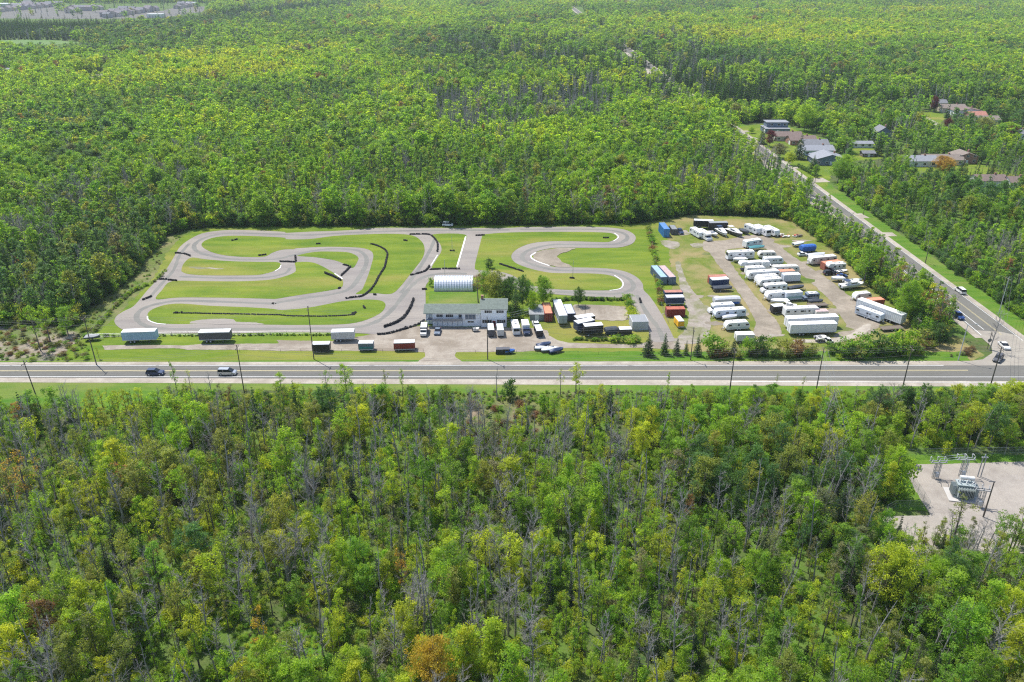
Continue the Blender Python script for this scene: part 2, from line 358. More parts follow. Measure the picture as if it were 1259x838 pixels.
# ---- race track: one asphalt sheet, lawn islands laid on it
track = [A(255, 570), A(265, 540), A(300, 515), A(350, 490), A(388, 450), A(425, 405), A(472, 355), A(520, 300), A(558, 240), A(590, 185), A(635, 148), A(700, 115), A(780, 100), A(870, 95), A(1000, 98), A(1130, 105),
         B(50, 110), B(170, 104), B(300, 100), B(420, 93), B(520, 84), B(700, 84), B(1000, 85), B(1200, 84), Cc(250, 81), Cc(400, 79), Cc(560, 78), Cc(700, 82), Cc(785, 93), Cc(830, 113), Cc(845, 136), Cc(830, 163), Cc(790, 179), Cc(740, 186),
         Cc(600, 187), Cc(500, 186), Cc(420, 188), Cc(350, 201), Cc(312, 222), Cc(316, 248), Cc(365, 270), Cc(430, 286), Cc(520, 288), Cc(620, 290), Cc(720, 296), Cc(795, 311), Cc(850, 338), Cc(880, 372), Cc(886, 405), Cc(915, 435),
         Cc(955, 492), Cc(1003, 575), Cc(1040, 650), Cc(1040, 668), Cc(925, 668), Cc(908, 600), Cc(852, 522), Cc(820, 470), Cc(810, 446), Cc(750, 443), Cc(640, 440), Cc(500, 432), Cc(410, 425), Cc(300, 418), Cc(225, 398), Cc(160, 365),
         B(1120, 343), B(1000, 337), B(900, 339), B(835, 345), B(790, 357), B(768, 385), B(768, 430), B(768, 500), B(768, 565), B(690, 592), B(600, 618), B(520, 632), B(440, 628), B(280, 623), B(0, 622), A(900, 627), A(600, 628), A(450, 628), A(335, 620), A(282, 600)]
sheet('race_track', track, .09, 'track_asphalt', 4)
isl = [
 [A(703, 175), A(722, 150), A(780, 132), A(870, 125), A(1000, 128), A(1130, 135), B(50, 143), B(170, 142), B(300, 126), B(450, 118), B(600, 115), B(700, 124), B(748, 155), B(763, 195), B(752, 240), B(718, 287), B(680, 335), B(640, 385), B(602, 420), B(560, 426), B(500, 421), B(410, 426),
  B(440, 402), B(455, 372), B(475, 320), B(490, 270), B(499, 230), B(488, 205), B(450, 190), B(380, 184), B(250, 182), B(100, 190), A(1187, 194), A(1120, 197), A(1070, 212), A(1030, 232), A(960, 235), A(880, 232), A(800, 222), A(738, 202)],
 [A(600, 300), A(612, 268), A(650, 238), A(720, 246), A(850, 256), A(1000, 260), A(1098, 262), A(1108, 284), A(1080, 305), A(1040, 318), A(980, 328), A(800, 330), A(700, 328), A(632, 322), A(604, 311)],
 [B(110, 226), B(200, 208), B(300, 207), B(375, 212), B(420, 235), B(415, 262), B(395, 290), B(368, 282), B(335, 264), B(290, 250), B(200, 236), B(130, 231)],
 [A(468, 452), A(500, 405), A(550, 360), A(700, 359), A(900, 360), A(1050, 352), A(1130, 335), A(1185, 311), B(98, 285), B(100, 262), B(180, 262), B(235, 282), B(300, 320), B(335, 347), B(343, 372), B(328, 395), B(250, 411), B(150, 426), B(60, 440), B(0, 450), A(1050, 450), A(850, 445), A(650, 443), A(560, 445)],
 [A(425, 545), A(430, 520), A(460, 500), A(520, 481), A(600, 475), A(750, 486), A(900, 492), A(1050, 500), A(1110, 508), B(60, 506), B(168, 495), B(250, 480), B(340, 463), B(450, 454), B(530, 458), B(560, 475), B(555, 502), B(530, 527), B(470, 556), B(400, 575), B(300, 583), B(100, 585), A(1090, 584), A(1000, 583), A(880, 582), A(700, 580), A(560, 580), A(480, 575), A(440, 562)],
 [B(800, 296), B(828, 240), B(850, 200), B(838, 160), B(800, 119), B(972, 119), B(958, 175), B(928, 288), B(870, 290)],
 [B(1022, 280), B(1040, 200), B(1060, 125), Cc(62, 118), Cc(200, 108), Cc(450, 105), Cc(680, 108), Cc(735, 118), Cc(748, 136), Cc(720, 152), Cc(680, 158), Cc(500, 153), Cc(380, 155), Cc(300, 166), Cc(240, 190), Cc(208, 218), Cc(207, 245), Cc(235, 270), Cc(300, 294), Cc(380, 312), Cc(450, 318), Cc(600, 319), Cc(700, 327), Cc(755, 347), Cc(774, 373), Cc(760, 396), Cc(720, 406), Cc(560, 406), Cc(430, 400), Cc(330, 385), Cc(265, 360), Cc(200, 325), Cc(120, 306), Cc(30, 302)]]
for p in isl: sheet('track_island', p, .12, 'lawn', 4)
sheet('dirt_patch', [A(640, 577), A(690, 560), A(780, 553), A(870, 556), A(880, 568), A(980, 572), A(1030, 582), A(880, 583)], .14, 'track_asphalt', 2, jit=.4)
sheet('dirt_patch', [Cc(318, 225), Cc(350, 204), Cc(430, 190), Cc(540, 190), Cc(470, 212), Cc(440, 235), Cc(470, 262), Cc(520, 286), Cc(430, 284), Cc(365, 268), Cc(320, 246)], .14, 'lane_gravel', 2, jit=.7)
sheet('dirt_patch', [Cc(520, 485), Cc(570, 480), Cc(760, 487), Cc(800, 500), Cc(810, 556), Cc(720, 562), Cc(640, 558), Cc(540, 545)], .1, 'gravel', 2, jit=.4)
sheet('dirt_patch', [A(630, 285), A(720, 288), A(830, 296), A(700, 297)], .14, 'dirt_patch', 2, jit=.7)
sheet('dirt_patch', [Cc(970, 150), Cc(1060, 155), Cc(1070, 185), Cc(1010, 190)], .07, 'dirt_patch', 2, jit=.8)
sheet('dirt_patch', [D(205, 250), D(270, 248), D(260, 270), D(220, 268)], .07, 'dirt_patch', 2, jit=.8)
def rub(pts, wd, z=.096): ribbon('racing_line', [G(*p) for p in pts], wd, z, 'rubbered_asphalt', 0, 5, jit=.5)
rub([Cc(250, 92), Cc(560, 91), Cc(700, 95), Cc(780, 112), Cc(802, 135), Cc(770, 160), Cc(700, 170), Cc(500, 170), Cc(400, 173), Cc(305, 195), Cc(262, 225), Cc(275, 256), Cc(350, 284), Cc(450, 303), Cc(620, 305), Cc(720, 313), Cc(800, 342), Cc(832, 375), Cc(822, 403), Cc(760, 422), Cc(640, 422), Cc(430, 412)], 1.7)
rub([B(1200, 95), B(700, 99), B(420, 107), B(170, 121), A(1100, 117), A(870, 111), A(760, 124), A(690, 150), A(664, 182), A(695, 213), A(800, 238), A(900, 247), A(1080, 246), A(1187, 222), B(250, 194), B(400, 197), B(455, 225), B(462, 270), B(425, 340), B(380, 395), B(300, 424), B(150, 445), B(0, 470), A(1050, 474), A(800, 465), A(600, 460), A(480, 475), A(395, 505), A(368, 545), A(400, 582), A(500, 603), A(800, 605), A(1200, 604), B(200, 602), B(400, 598), B(520, 565), B(600, 500), B(680, 400), B(750, 342), B(850, 320), B(980, 321)], 1.7, .0965)
rub([A(640, 165), A(590, 225), A(560, 300), A(500, 370), A(430, 450)], 1.3, .0972); rub([A(590, 335), A(800, 343), A(1020, 340), A(1130, 320), A(1160, 290)], 1.3, .0978); rub([B(820, 130), B(790, 200), B(730, 300), B(640, 420)], 1.4, .0984); rub([Cc(850, 430), Cc(900, 520), Cc(960, 600), Cc(985, 665)], 1.5, .099)
# white kerbs on the inside of the bends
def kerb(pts, wd=.4):
    ribbon('track_kerb', [G(*p) for p in pts], wd, .1, 'kerb_white', .09, 6)
kerb([A(425, 540), A(430, 560), A(470, 577), A(520, 582)]); kerb([Cc(330, 212), Cc(305, 232), Cc(330, 255), Cc(400, 280)], .6)
kerb([Cc(735, 330), Cc(768, 352), Cc(780, 375), Cc(765, 398), Cc(710, 408)]); kerb([A(1082, 308), A(1106, 292), A(1112, 278)]); kerb([Cc(735, 112), Cc(756, 132), Cc(730, 154)])
kerb([B(930, 285), B(952, 210), B(975, 130)], .6); kerb([B(300, 320), B(340, 348)], .5); kerb([B(795, 280), B(830, 225)], .4)
# yard lanes
def lane(name, pts, wds, z, mat='lane_gravel'):
    L = []; Rr = []
    for i, p in enumerate(pts):
        a = G(*p); L.append((a.x-wds[i]/2, a.y)); Rr.append((a.x+wds[i]/2, a.y))
    sheet(name, L+Rr[::-1], z, mat, 3, jit=.5, world=True)
lane('gravel_lane', [D(330, 246), D(345, 300), D(400, 380), D(450, 450), D(510, 530), D(560, 600), D(600, 660), D(600, 725)], [8, 6, 5, 5, 5, 5.5, 7, 8], .06)
lane('gravel_lane', [D(590, 246), D(660, 290), D(745, 350), D(845, 420), D(930, 490), D(1010, 560), D(1080, 620), D(1090, 680), D(1010, 728)], [9, 6, 6.5, 7.5, 8, 9, 13, 10, 9], .061)
sheet('gravel_lane', [D(270, 240), D(380, 232), D(500, 205), D(600, 215), D(640, 235), D(560, 262), D(420, 275), D(340, 290), D(280, 285)], .063, 'lane_gravel', 3, jit=.5)
sheet('gravel_lane', [D(750, 742), D(900, 740), D(1030, 715), D(1060, 690), D(1120, 660), D(1130, 690), D(1040, 740), D(940, 760), D(760, 758)], .065, 'pale_gravel', 3, jit=.5)
lane('dirt_lane', [D(140, 350), D(165, 440), D(190, 500), D(225, 560), D(250, 620), D(240, 700), D(190, 760)], [2, 2.5, 4.5, 6, 6.5, 8, 9], .062, 'dirt_patch')
sheet('dirt_patch', [D(262, 570), D(300, 575), D(320, 620), D(282, 640)], .07, 'dirt_patch', 2, jit=1)
# substation pad
sheet('substation_pad', [S(345, 250), S(1300, 222), S(1600, 215), S(1700, 900), S(330, 900), S(205, 640), S(205, 628), S(560, 618)], .06, 'substation_gravel', 0, jit=.3)
sheet('verge', [S(300, 175), S(1300, 170), S(1600, 170), S(1600, 225), S(340, 262), S(300, 200)], .055, 'verge_grass', 0, jit=.6)
sheet('verge', [(1118, 560), (1134, 590), (1140, 628), (1098, 628), (1104, 600)], .051, 'verge_grass', 0, jit=.6)
sheet('clearing', [(290, 775), (390, 768), (400, 800), (380, 850), (280, 850)], .05, 'verge_grass', 2, jit=2)
sheet('clearing', [(418, 790), (470, 780), (480, 850), (400, 850)], .05, 'rough_grass', 2, jit=2)

rw = random.Random(5)
for (x, y, w_, h_) in [(150, 190, 60, 14), (285, 300, 30, 10), (330, 660, 60, 12), (330, 520, 40, 8), (480, 600, 40, 20), (470, 480, 26, 18), (640, 590, 50, 10), (760, 350, 50, 10), (800, 440, 60, 12), (930, 600, 60, 20), (980, 690, 60, 14), (850, 300, 50, 10), (690, 262, 50, 8), (770, 235, 60, 6), (880, 395, 40, 10), (960, 505, 40, 12), (240, 520, 40, 10), (130, 620, 26, 16), (60, 620, 18, 14), (650, 720, 60, 8), (560, 745, 60, 8), (860, 620, 40, 10), (600, 440, 30, 6), (480, 400, 24, 8)]:
    sheet('dirt_patch', [D(x+w_*math.cos(a)*rw.uniform(.6, 1.1), y+h_*math.sin(a)*rw.uniform(.6, 1.2)) for a in [i*math.pi/4 for i in range(8)]], .066+rw.random()*.003, rw.choice(['dirt_patch', 'lane_gravel', 'rough_grass']), 2, jit=1.1)
# ================================================= vehicle and object builders (local x = length, base z = 0)
def wheel(parent, x, y, r=.36, wd=.24, name='wheel', z=None):
    m = MB(); z = r if z is None else z
    m.tube((x, y-wd/2, z), (x, y+wd/2, z), r, r, 12, 0); m.tube((x, y-wd/2-.015, z), (x, y+wd/2+.015, z), r*.55, r*.55, 8, 1)
    return m.obj(name, ['rubber', 'light_grey'], parent)
def win(parent, x, z, wd, h, y, name='window', mat='glass_dark', t=.03):
    m = MB(); m.box((x, y, z), (wd+.1, t, h+.1), 1); m.box((x, y+(t*.6 if y > 0 else -t*.6), z), (wd, t, h), 0)
    return m.obj(name, [mat, 'light_grey'], parent)
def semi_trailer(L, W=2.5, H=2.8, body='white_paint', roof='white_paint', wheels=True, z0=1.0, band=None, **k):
    t = thing('t', '', 'c'); m = MB()
    m.box((0, 0, z0+H/2), (L, W, H))
    n = int(L/.6)
    for i in range(n+1):
        x = -L/2+.05+i*(L-.1)/n
        for s in (-1, 1): m.box((x, s*(W/2+.012), z0+H/2), (.06, .03, H-.1))
    for s in (-1, 1): m.box((0, s*(W/2+.02), z0+.1), (L, .05, .2), 1); m.box((0, s*(W/2+.02), z0+H-.08), (L, .05, .14), 1)
    m.obj('body', [body, 'light_grey' if body != 'black_paint' else 'dark_grey'], t)
    r = MB(); r.box((0, 0, z0+H+.03), (L-.06, W-.06, .08))
    for i in range(int(L/1.2)): r.box((-L/2+.6+i*1.2, 0, z0+H+.08), (.05, W-.2, .03))
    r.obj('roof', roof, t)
    d = MB()
    for s in (-1, 1): d.box((-L/2-.03, s*W*.24, z0+H/2), (.05, W*.46, H-.25)); d.tube((-L/2-.07, s*.2, z0+.2), (-L/2-.07, s*.2, z0+H-.2), .025, n=4, mi=1)
    d.obj('rear_doors', [body, 'galvanised'], t)
    if band:
        for s in (-1, 1): b = MB(); b.box((0, s*(W/2+.035), z0+H*.35), (L-.3, .02, H*.3)); b.obj('stripe', band, t)
    if wheels:
        n = 2 if L > 6 else 1
        f = MB(); f.box((0, -.45, z0-.15), (L-.4, .15, .25)); f.box((0, .45, z0-.15), (L-.4, .15, .25)); f.box((L/2+.5, 0, z0-.2), (1.1, .12, .1)); f.obj('chassis', 'dark_grey', t)
        for i in range(n):
            for s in (-1, 1): wheel(t, -L/2+L*.22+i*1.15, s*(W/2-.3), .45 if z0 > .8 else .34, .3)
        for s in (-1, 1): g = MB(); g.box((L/2-2*(L > 6)-.4, s*.8, z0/2-.05), (.14, .14, z0)); g.box((L/2-2*(L > 6)-.4, s*.8, .03), (.35, .35, .06)); g.obj('landing_leg', 'dark_grey', t)
    return t
def cargo_trailer(L, W=2.2, H=2.0, body='white_paint', roof='white_paint', **k):
    return semi_trailer(L, W, H, body, roof, True, .5, **k)
def container(L, W=2.45, H=2.6, body='rust_red', roof=None, door=None, **k):
    t = thing('t', '', 'c'); m = MB()
    n = int(L/.3); pr = []
    for s in (-1, 1):
        for i in range(n):
            x0 = -L/2+.12+i*(L-.24)/n; x1 = x0+(L-.24)/n
            m.box(((x0+x1)/2, s*(W/2-.05), H/2), ((x1-x0)*.5, .07, H-.3))
    m.box((0, 0, H/2), (L-.15, W-.18, H-.1))
    for sx in (-1, 1):
        for sy in (-1, 1): m.box((sx*(L/2-.08), sy*(W/2-.08), H/2), (.16, .16, H))
    for sy in (-1, 1):
        for z in (.08, H-.08): m.box((0, sy*(W/2-.06), z), (L-.32, .12, .15))
    for sx in (-1, 1):
        for z in (.08, H-.08): m.box((sx*(L/2-.06), 0, z), (.12, W-.32, .15))
    m.obj('body', body, t)
    r = MB(); r.box((0, 0, H-.03), (L-.34, W-.34, .05))
    for i in range(int(L/.6)): r.box((-L/2+.4+i*.6, 0, H+.005), (.25, W-.36, .03))
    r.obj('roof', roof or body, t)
    d = MB()
    for s in (-1, 1):
        d.box((-L/2+.0, s*W*.235, H/2), (.08, W*.44, H-.35))
        for q in (.15, .35): d.tube((-L/2-.07, s*W*q, .2), (-L/2-.07, s*W*q, H-.2), .02, n=4, mi=1)
    d.obj('door', [door or body, 'galvanised'], t)
    return t
def camper(L, W=2.4, H=2.4, body='white_paint', roof=None, stripe=None, style=0, windows=3, awning=None, **k):
    t = thing('t', '', 'c'); z0 = .55; h = L/2
    if style == 0: prof = [(-h, z0), (-h+.05, z0+H-.15), (-h+.3, z0+H), (h-.9, z0+H), (h-.35, z0+H-.25), (h, z0+H*.42), (h-.1, z0+.35), (h-.6, z0)]
    elif style == 1: prof = [(-h+.4, z0), (-h, z0+.5), (-h+.1, z0+H*.6), (-h+.6, z0+H-.12), (-h+1.2, z0+H), (h-1.2, z0+H), (h-.6, z0+H-.12), (h-.1, z0+H*.6), (h, z0+.5), (h-.4, z0)]
    else: prof = [(-h, z0), (-h, z0+H-.05), (-h+.1, z0+H), (h-2.6, z0+H), (h-2.5, z0+H+.35), (h-.5, z0+H+.3), (h, z0+H*.8), (h-.1, z0+H*.55), (h-2.3, z0+H*.5), (h-2.5, z0)]
    m = MB(); m.prism(prof, -W/2, W/2)
    if stripe:
        for s in (-1, 1): m.box((-.3, s*(W/2+.006), z0+.42), (L-1.6-(2 if style == 2 else 0), .016, .16), 1); m.box((-.3, s*(W/2+.006), z0+.68), (L-1.8-(2 if style == 2 else 0), .016, .06), 1)
    m.obj('body', [body, stripe or body], t)
    r = MB(); xr = -.2 if style < 2 else -1.2
    r.box((xr-.1, 0, z0+H+.02), (L-2.2-(2 if style == 2 else 0), W-.3, .05)); r.obj('roof', roof or 'offwhite', t)
    a = MB(); a.box((xr, 0, z0+H+.18), (1.0, .7, .28), 0, .8); a.obj('air_conditioner', 'white_paint', t)
    v = MB(); v.box((xr-L*.25, .3, z0+H+.1), (.4, .4, .14)); v.box((xr+L*.2, -.3, z0+H+.1), (.4, .4, .12)); v.obj('roof_vent', 'mid_grey', t)
    lo = -h+.9; hi = h-1.3-(1.3 if style == 2 else 0)
    for s in (-1, 1):
        xs = [lo+(hi-lo)*i/max(windows-1, 1) for i in range(windows)]
        for i, x in enumerate(xs): win(t, x, z0+H*.62, .95 if i % 2 == 0 else .6, .5, s*(W/2+.02))
    dr = MB(); dx = (lo+hi)/2+.9; dr.box((dx, -W/2-.03, z0+H*.43), (.68, .04, H*.76)); dr.box((dx, -W/2-.055, z0+H*.62), (.4, .02, .45), 1); dr.obj('door', [body, 'glass_dark'], t)
    for s in (-1, 1):
        wheel(t, -.55-L*.04, s*(W/2-.14), .34, .2); 
        if L > 6: wheel(t, .3-L*.04, s*(W/2-.14), .34, .2)
    c = MB(); c.box((0, 0, z0-.08), (L-1.4, W-.7, .14))
    if style < 2:
        c.tube((h-.5, .6, z0-.05), (h+1.0, 0, z0-.12), .05, n=4); c.tube((h-.5, -.6, z0-.05), (h+1.0, 0, z0-.12), .05, n=4); c.tube((h+.9, 0, 0), (h+.9, 0, z0), .05, n=5)
        c.tube((h+.35, -.18, z0-.05), (h+.35, -.18, z0+.45), .15, n=8, mi=1); c.tube((h+.35, .18, z0-.05), (h+.35, .18, z0+.45), .15, n=8, mi=1)
    else:
        for s in (-1, 1): c.tube((h-1.5, s*.8, 0), (h-1.5, s*.8, z0+H*.5), .06, n=4)
    c.obj('chassis', ['dark_grey', 'white_paint'], t)
    if awning:
        w_ = MB(); w_.tube((-h+1.2, -W/2-.12, z0+H-.12), (h-1.8, -W/2-.12, z0+H-.12), .1, n=6); w_.obj('awning', awning, t)
    return t
def motorhome(L, W=2.4, H=2.6, body='white_paint', stripe='tan_panel', style=0, **k):
    t = thing('t', '', 'c'); z0 = .45; h = L/2
    if style == 0: prof = [(-h, z0+.1), (-h+.03, z0+H-.1), (-h+.15, z0+H), (h-.45, z0+H), (h-.2, z0+H-.2), (h, z0+H*.45), (h-.02, z0), (-h+.4, z0)]
    else: prof = [(-h, z0+.1), (-h+.03, z0+H-.1), (-h+.15, z0+H), (h-1.5, z0+H), (h-.95, z0+H-.25), (h-1.0, z0+H*.68), (h-1.55, z0+H*.66), (h-1.1, z0+H*.38), (h-.1, z0+H*.32), (h, z0+.25), (h-.1, z0), (-h+.4, z0)]
    m = MB(); m.prism(prof, -W/2, W/2)
    for s in (-1, 1): m.box((-.5, s*(W/2+.006), z0+.7), (L-2.2, .016, .14), 1); m.box((-.5, s*(W/2+.006), z0+.95), (L-2.6, .016, .05), 1)
    m.obj('body', [body, stripe], t)
    r = MB(); r.box((-.5, 0, z0+H+.02), (L-2.2, W-.3, .05)); r.obj('roof', 'offwhite', t)
    a = MB(); a.box((0, 0, z0+H+.2), (1.0, .75, .3), 0, .8); a.obj('air_conditioner', 'white_paint', t); a = MB(); a.box((-h*.55, 0, z0+H+.2), (.9, .7, .26), 0, .8); a.obj('air_conditioner', 'white_paint', t)
    g = MB()
    if style == 0: g.box((h-.07, 0, z0+H*.66), (.06, W-.4, H*.34)); g.v = [(x-(z-z0-H*.66)*.22+.03, y, z) for x, y, z in g.v]
    else: g.box((h-1.28, 0, z0+H*.52), (.06, W-.5, H*.22)); g.v = [(x-(z-z0-H*.52)*.75+.02, y, z) for x, y, z in g.v]
    g.obj('windscreen', 'glass_dark', t)
    for s in (-1, 1):
        for x, wd in ((-h*.72, .9), (-h*.3, .6), (h*.12, 1.1)): win(t, x, z0+H*.64, wd, .5, s*(W/2+.02))
        win(t, h-1.25 if style == 0 else h-1.55, z0+H*.56, .7, .55, s*(W/2+.02), 'cab_window')
        wheel(t, h-1.3, s*(W/2-.15), .4, .25); wheel(t, -h*.45, s*(W/2-.15), .4, .3)
        q = MB(); q.box((h-.02, s*(W/2-.35), z0+.4), (.08, .3, .16)); q.obj('headlight', 'lamp_clear', t)
    b = MB(); b.box((h+.06, 0, z0-.02), (.15, W-.1, .22)); b.obj('bumper', 'light_grey', t); b = MB(); b.box((-h-.06, 0, z0+.05), (.12, W-.1, .2)); b.obj('bumper', 'light_grey', t)
    return t
CARP = {
 'sedan': ([(-2.3, .35), (-2.3, .85), (-1.7, .95), (-.2, .98), (.9, .93), (2.1, .78), (2.3, .6), (2.3, .32)], [(-1.75, .93), (-1.05, 1.4), (.25, 1.42), (1.05, .93)]),
 'suv': ([(-2.35, .4), (-2.35, 1.0), (-2.2, 1.1), (-.2, 1.1), (1.1, 1.08), (2.15, .95), (2.35, .7), (2.35, .38)], [(-2.25, 1.08), (-1.95, 1.68), (.2, 1.72), (1.15, 1.06)]),
 'van': ([(-2.5, .4), (-2.5, 1.15), (-.2, 1.15), (1.4, 1.12), (2.35, .95), (2.5, .7), (2.5, .38)], [(-2.45, 1.13), (-2.3, 1.85), (.6, 1.88), (1.7, 1.08)]),
 'pickup': ([(-2.8, .5), (-2.8, 1.12), (-.7, 1.12), (-.6, 1.15), (1.4, 1.12), (2.6, 1.02), (2.8, .75), (2.8, .45)], [(-.75, 1.1), (-.65, 1.75), (.75, 1.78), (1.55, 1.1)])}
def car(kind='sedan', col='white_paint', L=None, topper=None, bed='dark_grey', **k):
    t = thing('t', '', 'c'); bp, cp = CARP[kind]; L0 = bp[-1][0]*2; f = (L or L0)/L0; W = 1.85
    bp = [(x*f, z) for x, z in bp]; cp = [(x*f, z) for x, z in cp]; zt = max(z for x, z in cp); zb = cp[0][1]
    m = MB(); m.prism(bp, -W/2, W/2, 0, lambda z: 1 if z < .9 else .96)
    m.obj('body', [col], t)
    g = MB(); g.prism(cp, -W/2*.94, W/2*.94, 0, lambda z: 1 if z < zb+.2 else .82)
    for s in (-1, 1): g.box(((cp[1][0]+cp[2][0])/2, s*W*.43, (zb+zt)/2), (.08, .1, zt-zb), 1, .9)
    g.obj('window', ['glass_dark', col], t)
    r = MB(); r.box(((cp[1][0]+cp[2][0])/2, 0, zt+.01), (cp[2][0]-cp[1][0]-.05, W*.77, .06), 0, .93); r.obj('roof', topper or col, t)
    if kind == 'pickup':
        b = MB(); b.box((-1.75*f, 0, 1.13), (1.95*f, W*.8, .03)); b.obj('truck_bed', bed, t)
    rw = .34 if kind == 'sedan' else .39
    for sx in (-.62, .64):
        for s in (-1, 1): wheel(t, sx*bp[-1][0], s*(W/2-.1), rw, .24)
    for s in (-1, 1):
        a = MB(); a.box((bp[-1][0]-.03, s*.65, .68), (.08, .35, .16)); a.obj('headlight', 'lamp_clear', t)
        a = MB(); a.box((bp[0][0]-.01, s*.72, .85), (.06, .22, .2)); a.obj('tail_light', 'lamp_red', t)
    return t
def boat(L, W=2.3, hull='white_paint', cover=None, cabin=False, trailer=True, stripe=None, tower=False, **k):
    t = thing('t', '', 'c'); z0 = .5 if trailer else .05; h = L/2; Hh = 1.15 if cabin else .85
    m = MB(); n = 10; rings = []
    for i in range(n+1):
        u = i/n; x = -h+L*u; wv = W/2*(1 if u < .5 else math.sqrt(max(0, 1-((u-.5)/.5)**2.2)))+.02
        kz = z0+(0 if u < .6 else (u-.6)**2*3.2*.6); top = z0+Hh+(u**2)*.3
        rings.append([(x, -wv, top), (x, -wv*.85, kz+.35), (x, 0, kz), (x, wv*.85, kz+.35), (x, wv, top)])
    vs = [p for r in rings for p in r]; fs = []
    for i in range(n):
        for j in range(4): fs.append((i*5+j, i*5+j+1, i*5+j+6, i*5+j+5))
    fs.append((4, 3, 2, 1, 0)); m.add(vs, fs)
    if stripe: 
        for i in range(n-1):
            for j in (0, 4):
                a, b = Vector(rings[i][j]), Vector(rings[i+1][j]); s = -.02 if j == 0 else .02
                m.add([a+Vector((0, s, -.25)), b+Vector((0, s, -.25)), b+Vector((0, s, -.45)), a+Vector((0, s, -.45))], [(0, 1, 2, 3), (3, 2, 1, 0)], 1)
    m.obj('hull', [hull, stripe or hull], t)
    if cover:
        c = MB(); vs = []; fs = []
        for i, r in enumerate(rings):
            u = i/n; pk = .55*math.sin(math.pi*min(1, u*1.1))**.8 if u < .9 else .05
            a, b = r[0], r[4]
            vs += [(a[0], a[1]-.03, a[2]-.12), (a[0], a[1]*.95, a[2]+.04), (a[0], a[1]*.4, a[2]+pk*.75), (a[0], 0, a[2]+pk), (a[0], b[1]*.4, a[2]+pk*.75), (a[0], b[1]*.95, a[2]+.04), (a[0], b[1]+.03, b[2]-.12)]
        for i in range(n):
            for j in range(6): fs.append((i*7+j, i*7+7+j, i*7+8+j, i*7+j+1))
        fs.append((0, 1, 2, 3, 4, 5, 6)); c.add(vs, fs); c.obj('boat_cover', cover, t)
    else:
        d = MB(); vs = []; fs = []
        for r in rings: vs += [(r[0][0], r[0][1]*.93, r[0][2]-.05), (r[0][0], r[4][1]*.93, r[4][2]-.05)]
        fs = [(2*i, 2*i+2, 2*i+3, 2*i+1) for i in range(n)]; d.add(vs, fs); d.obj('deck', 'offwhite', t)
        zc = z0+Hh
        if cabin:
            a = MB(); a.prism([(-h*.35, zc), (-h*.3, zc+.95), (h*.2, zc+.95), (h*.55, zc+.15), (h*.6, zc)], -W*.36, W*.36); a.obj('cabin', 'white_paint', t)
            for s in (-1, 1): win(t, 0, zc+.6, L*.2, .35, s*(W*.36+.01))
            a = MB(); a.box((-h*.5, 0, zc+1.5), (L*.22, W*.8, .06)); [a.tube((-h*.5+sx*L*.1, s*W*.38, zc), (-h*.5+sx*L*.1, s*W*.38, zc+1.5), .03, n=4) for sx in (-1, 1) for s in (-1, 1)]; a.obj('canopy', 'navy' if k.get('dark') else 'offwhite', t)
        else:
            a = MB(); a.prism([(h*.0, zc), (-h*.12, zc+.45), (-h*.09, zc+.45), (h*.06, zc)], -W*.38, W*.38); a.obj('windscreen', 'glass_blue', t)
            a = MB(); a.box((-h*.3, -.45, zc-.02), (.6, .5, .4)); a.box((-h*.3, .45, zc-.02), (.6, .5, .4)); a.box((-h*.85, 0, zc-.02), (.5, W*.7, .35)); a.obj('seat', 'mid_grey', t)
    e = MB(); e.box((-h-.15, 0, z0+.75), (.35, .4, .6), 0, .7); e.box((-h-.15, 0, z0+.25), (.18, .12, .6)); e.obj('outboard_motor', 'black_paint', t)
    if trailer:
        f = MB()
        for s in (-1, 1): f.tube((-h*.9, s*.75, .45), (h*.6, s*.6, .45), .05, n=4); f.tube((h*.6, s*.6, .45), (h+.9, 0, .45), .05, n=4)
        for x in (-.6, 0, .4): f.tube((h*x, -.75, .45), (h*x, .75, .45), .04, n=4)
        f.tube((h+.7, 0, 0), (h+.7, 0, .5), .05, n=5); f.obj('trailer_frame', 'galvanised', t)
        for s in (-1, 1): wheel(t, -h*.3, s*1.0, .31, .2)
    return t
def tarped(L, W=2.4, H=2.3, body='tarp_blue', skirt='white_paint', **k):
    "camper under a sagging tarpaulin"
    t = thing('t', '', 'c'); m = MB(); nx, ny = 14, 6; vs = []; fs = []
    for i in range(nx+1):
        for j in range(ny+1):
            x = -L/2+L*i/nx; u = j/ny
            if u < .2: y = -W/2-.05; z = H*.45+u/.2*H*.5
            elif u > .8: y = W/2+.05; z = H*.45+(1-u)/.2*H*.5
            else: y = -W/2+W*(u-.2)/.6; z = H+.18*math.sin((u-.2)/.6*math.pi)
            e = abs(i/nx-.5)*2; z -= .35*max(0, e-.75)*4*.5; z += .06*noise.noise(Vector((x*1.5, y*1.5, L)))
            vs.append((x, y, .45+z-.2))
    for i in range(nx):
        for j in range(ny): a = i*(ny+1)+j; fs.append((a, a+ny+1, a+ny+2, a+1))
    fs += [tuple(range(ny, -1, -1))[::-1], tuple(nx*(ny+1)+j for j in range(ny, -1, -1))]
    m.add(vs, fs); m.obj('tarpaulin', body, t)
    b = MB(); b.box((0, 0, .55+H*.33), (L-.4, W-.1, H*.66)); b.obj('body', skirt, t)
    for s in (-1, 1): wheel(t, -.3, s*(W/2-.12), .34, .22); wheel(t, .55, s*(W/2-.12), .34, .22)
    c = MB(); c.tube((L/2-.4, .5, .5), (L/2+.8, 0, .45), .05, n=4); c.tube((L/2-.4, -.5, .5), (L/2+.8, 0, .45), .05, n=4); c.obj('hitch', 'dark_grey', t)
    return t
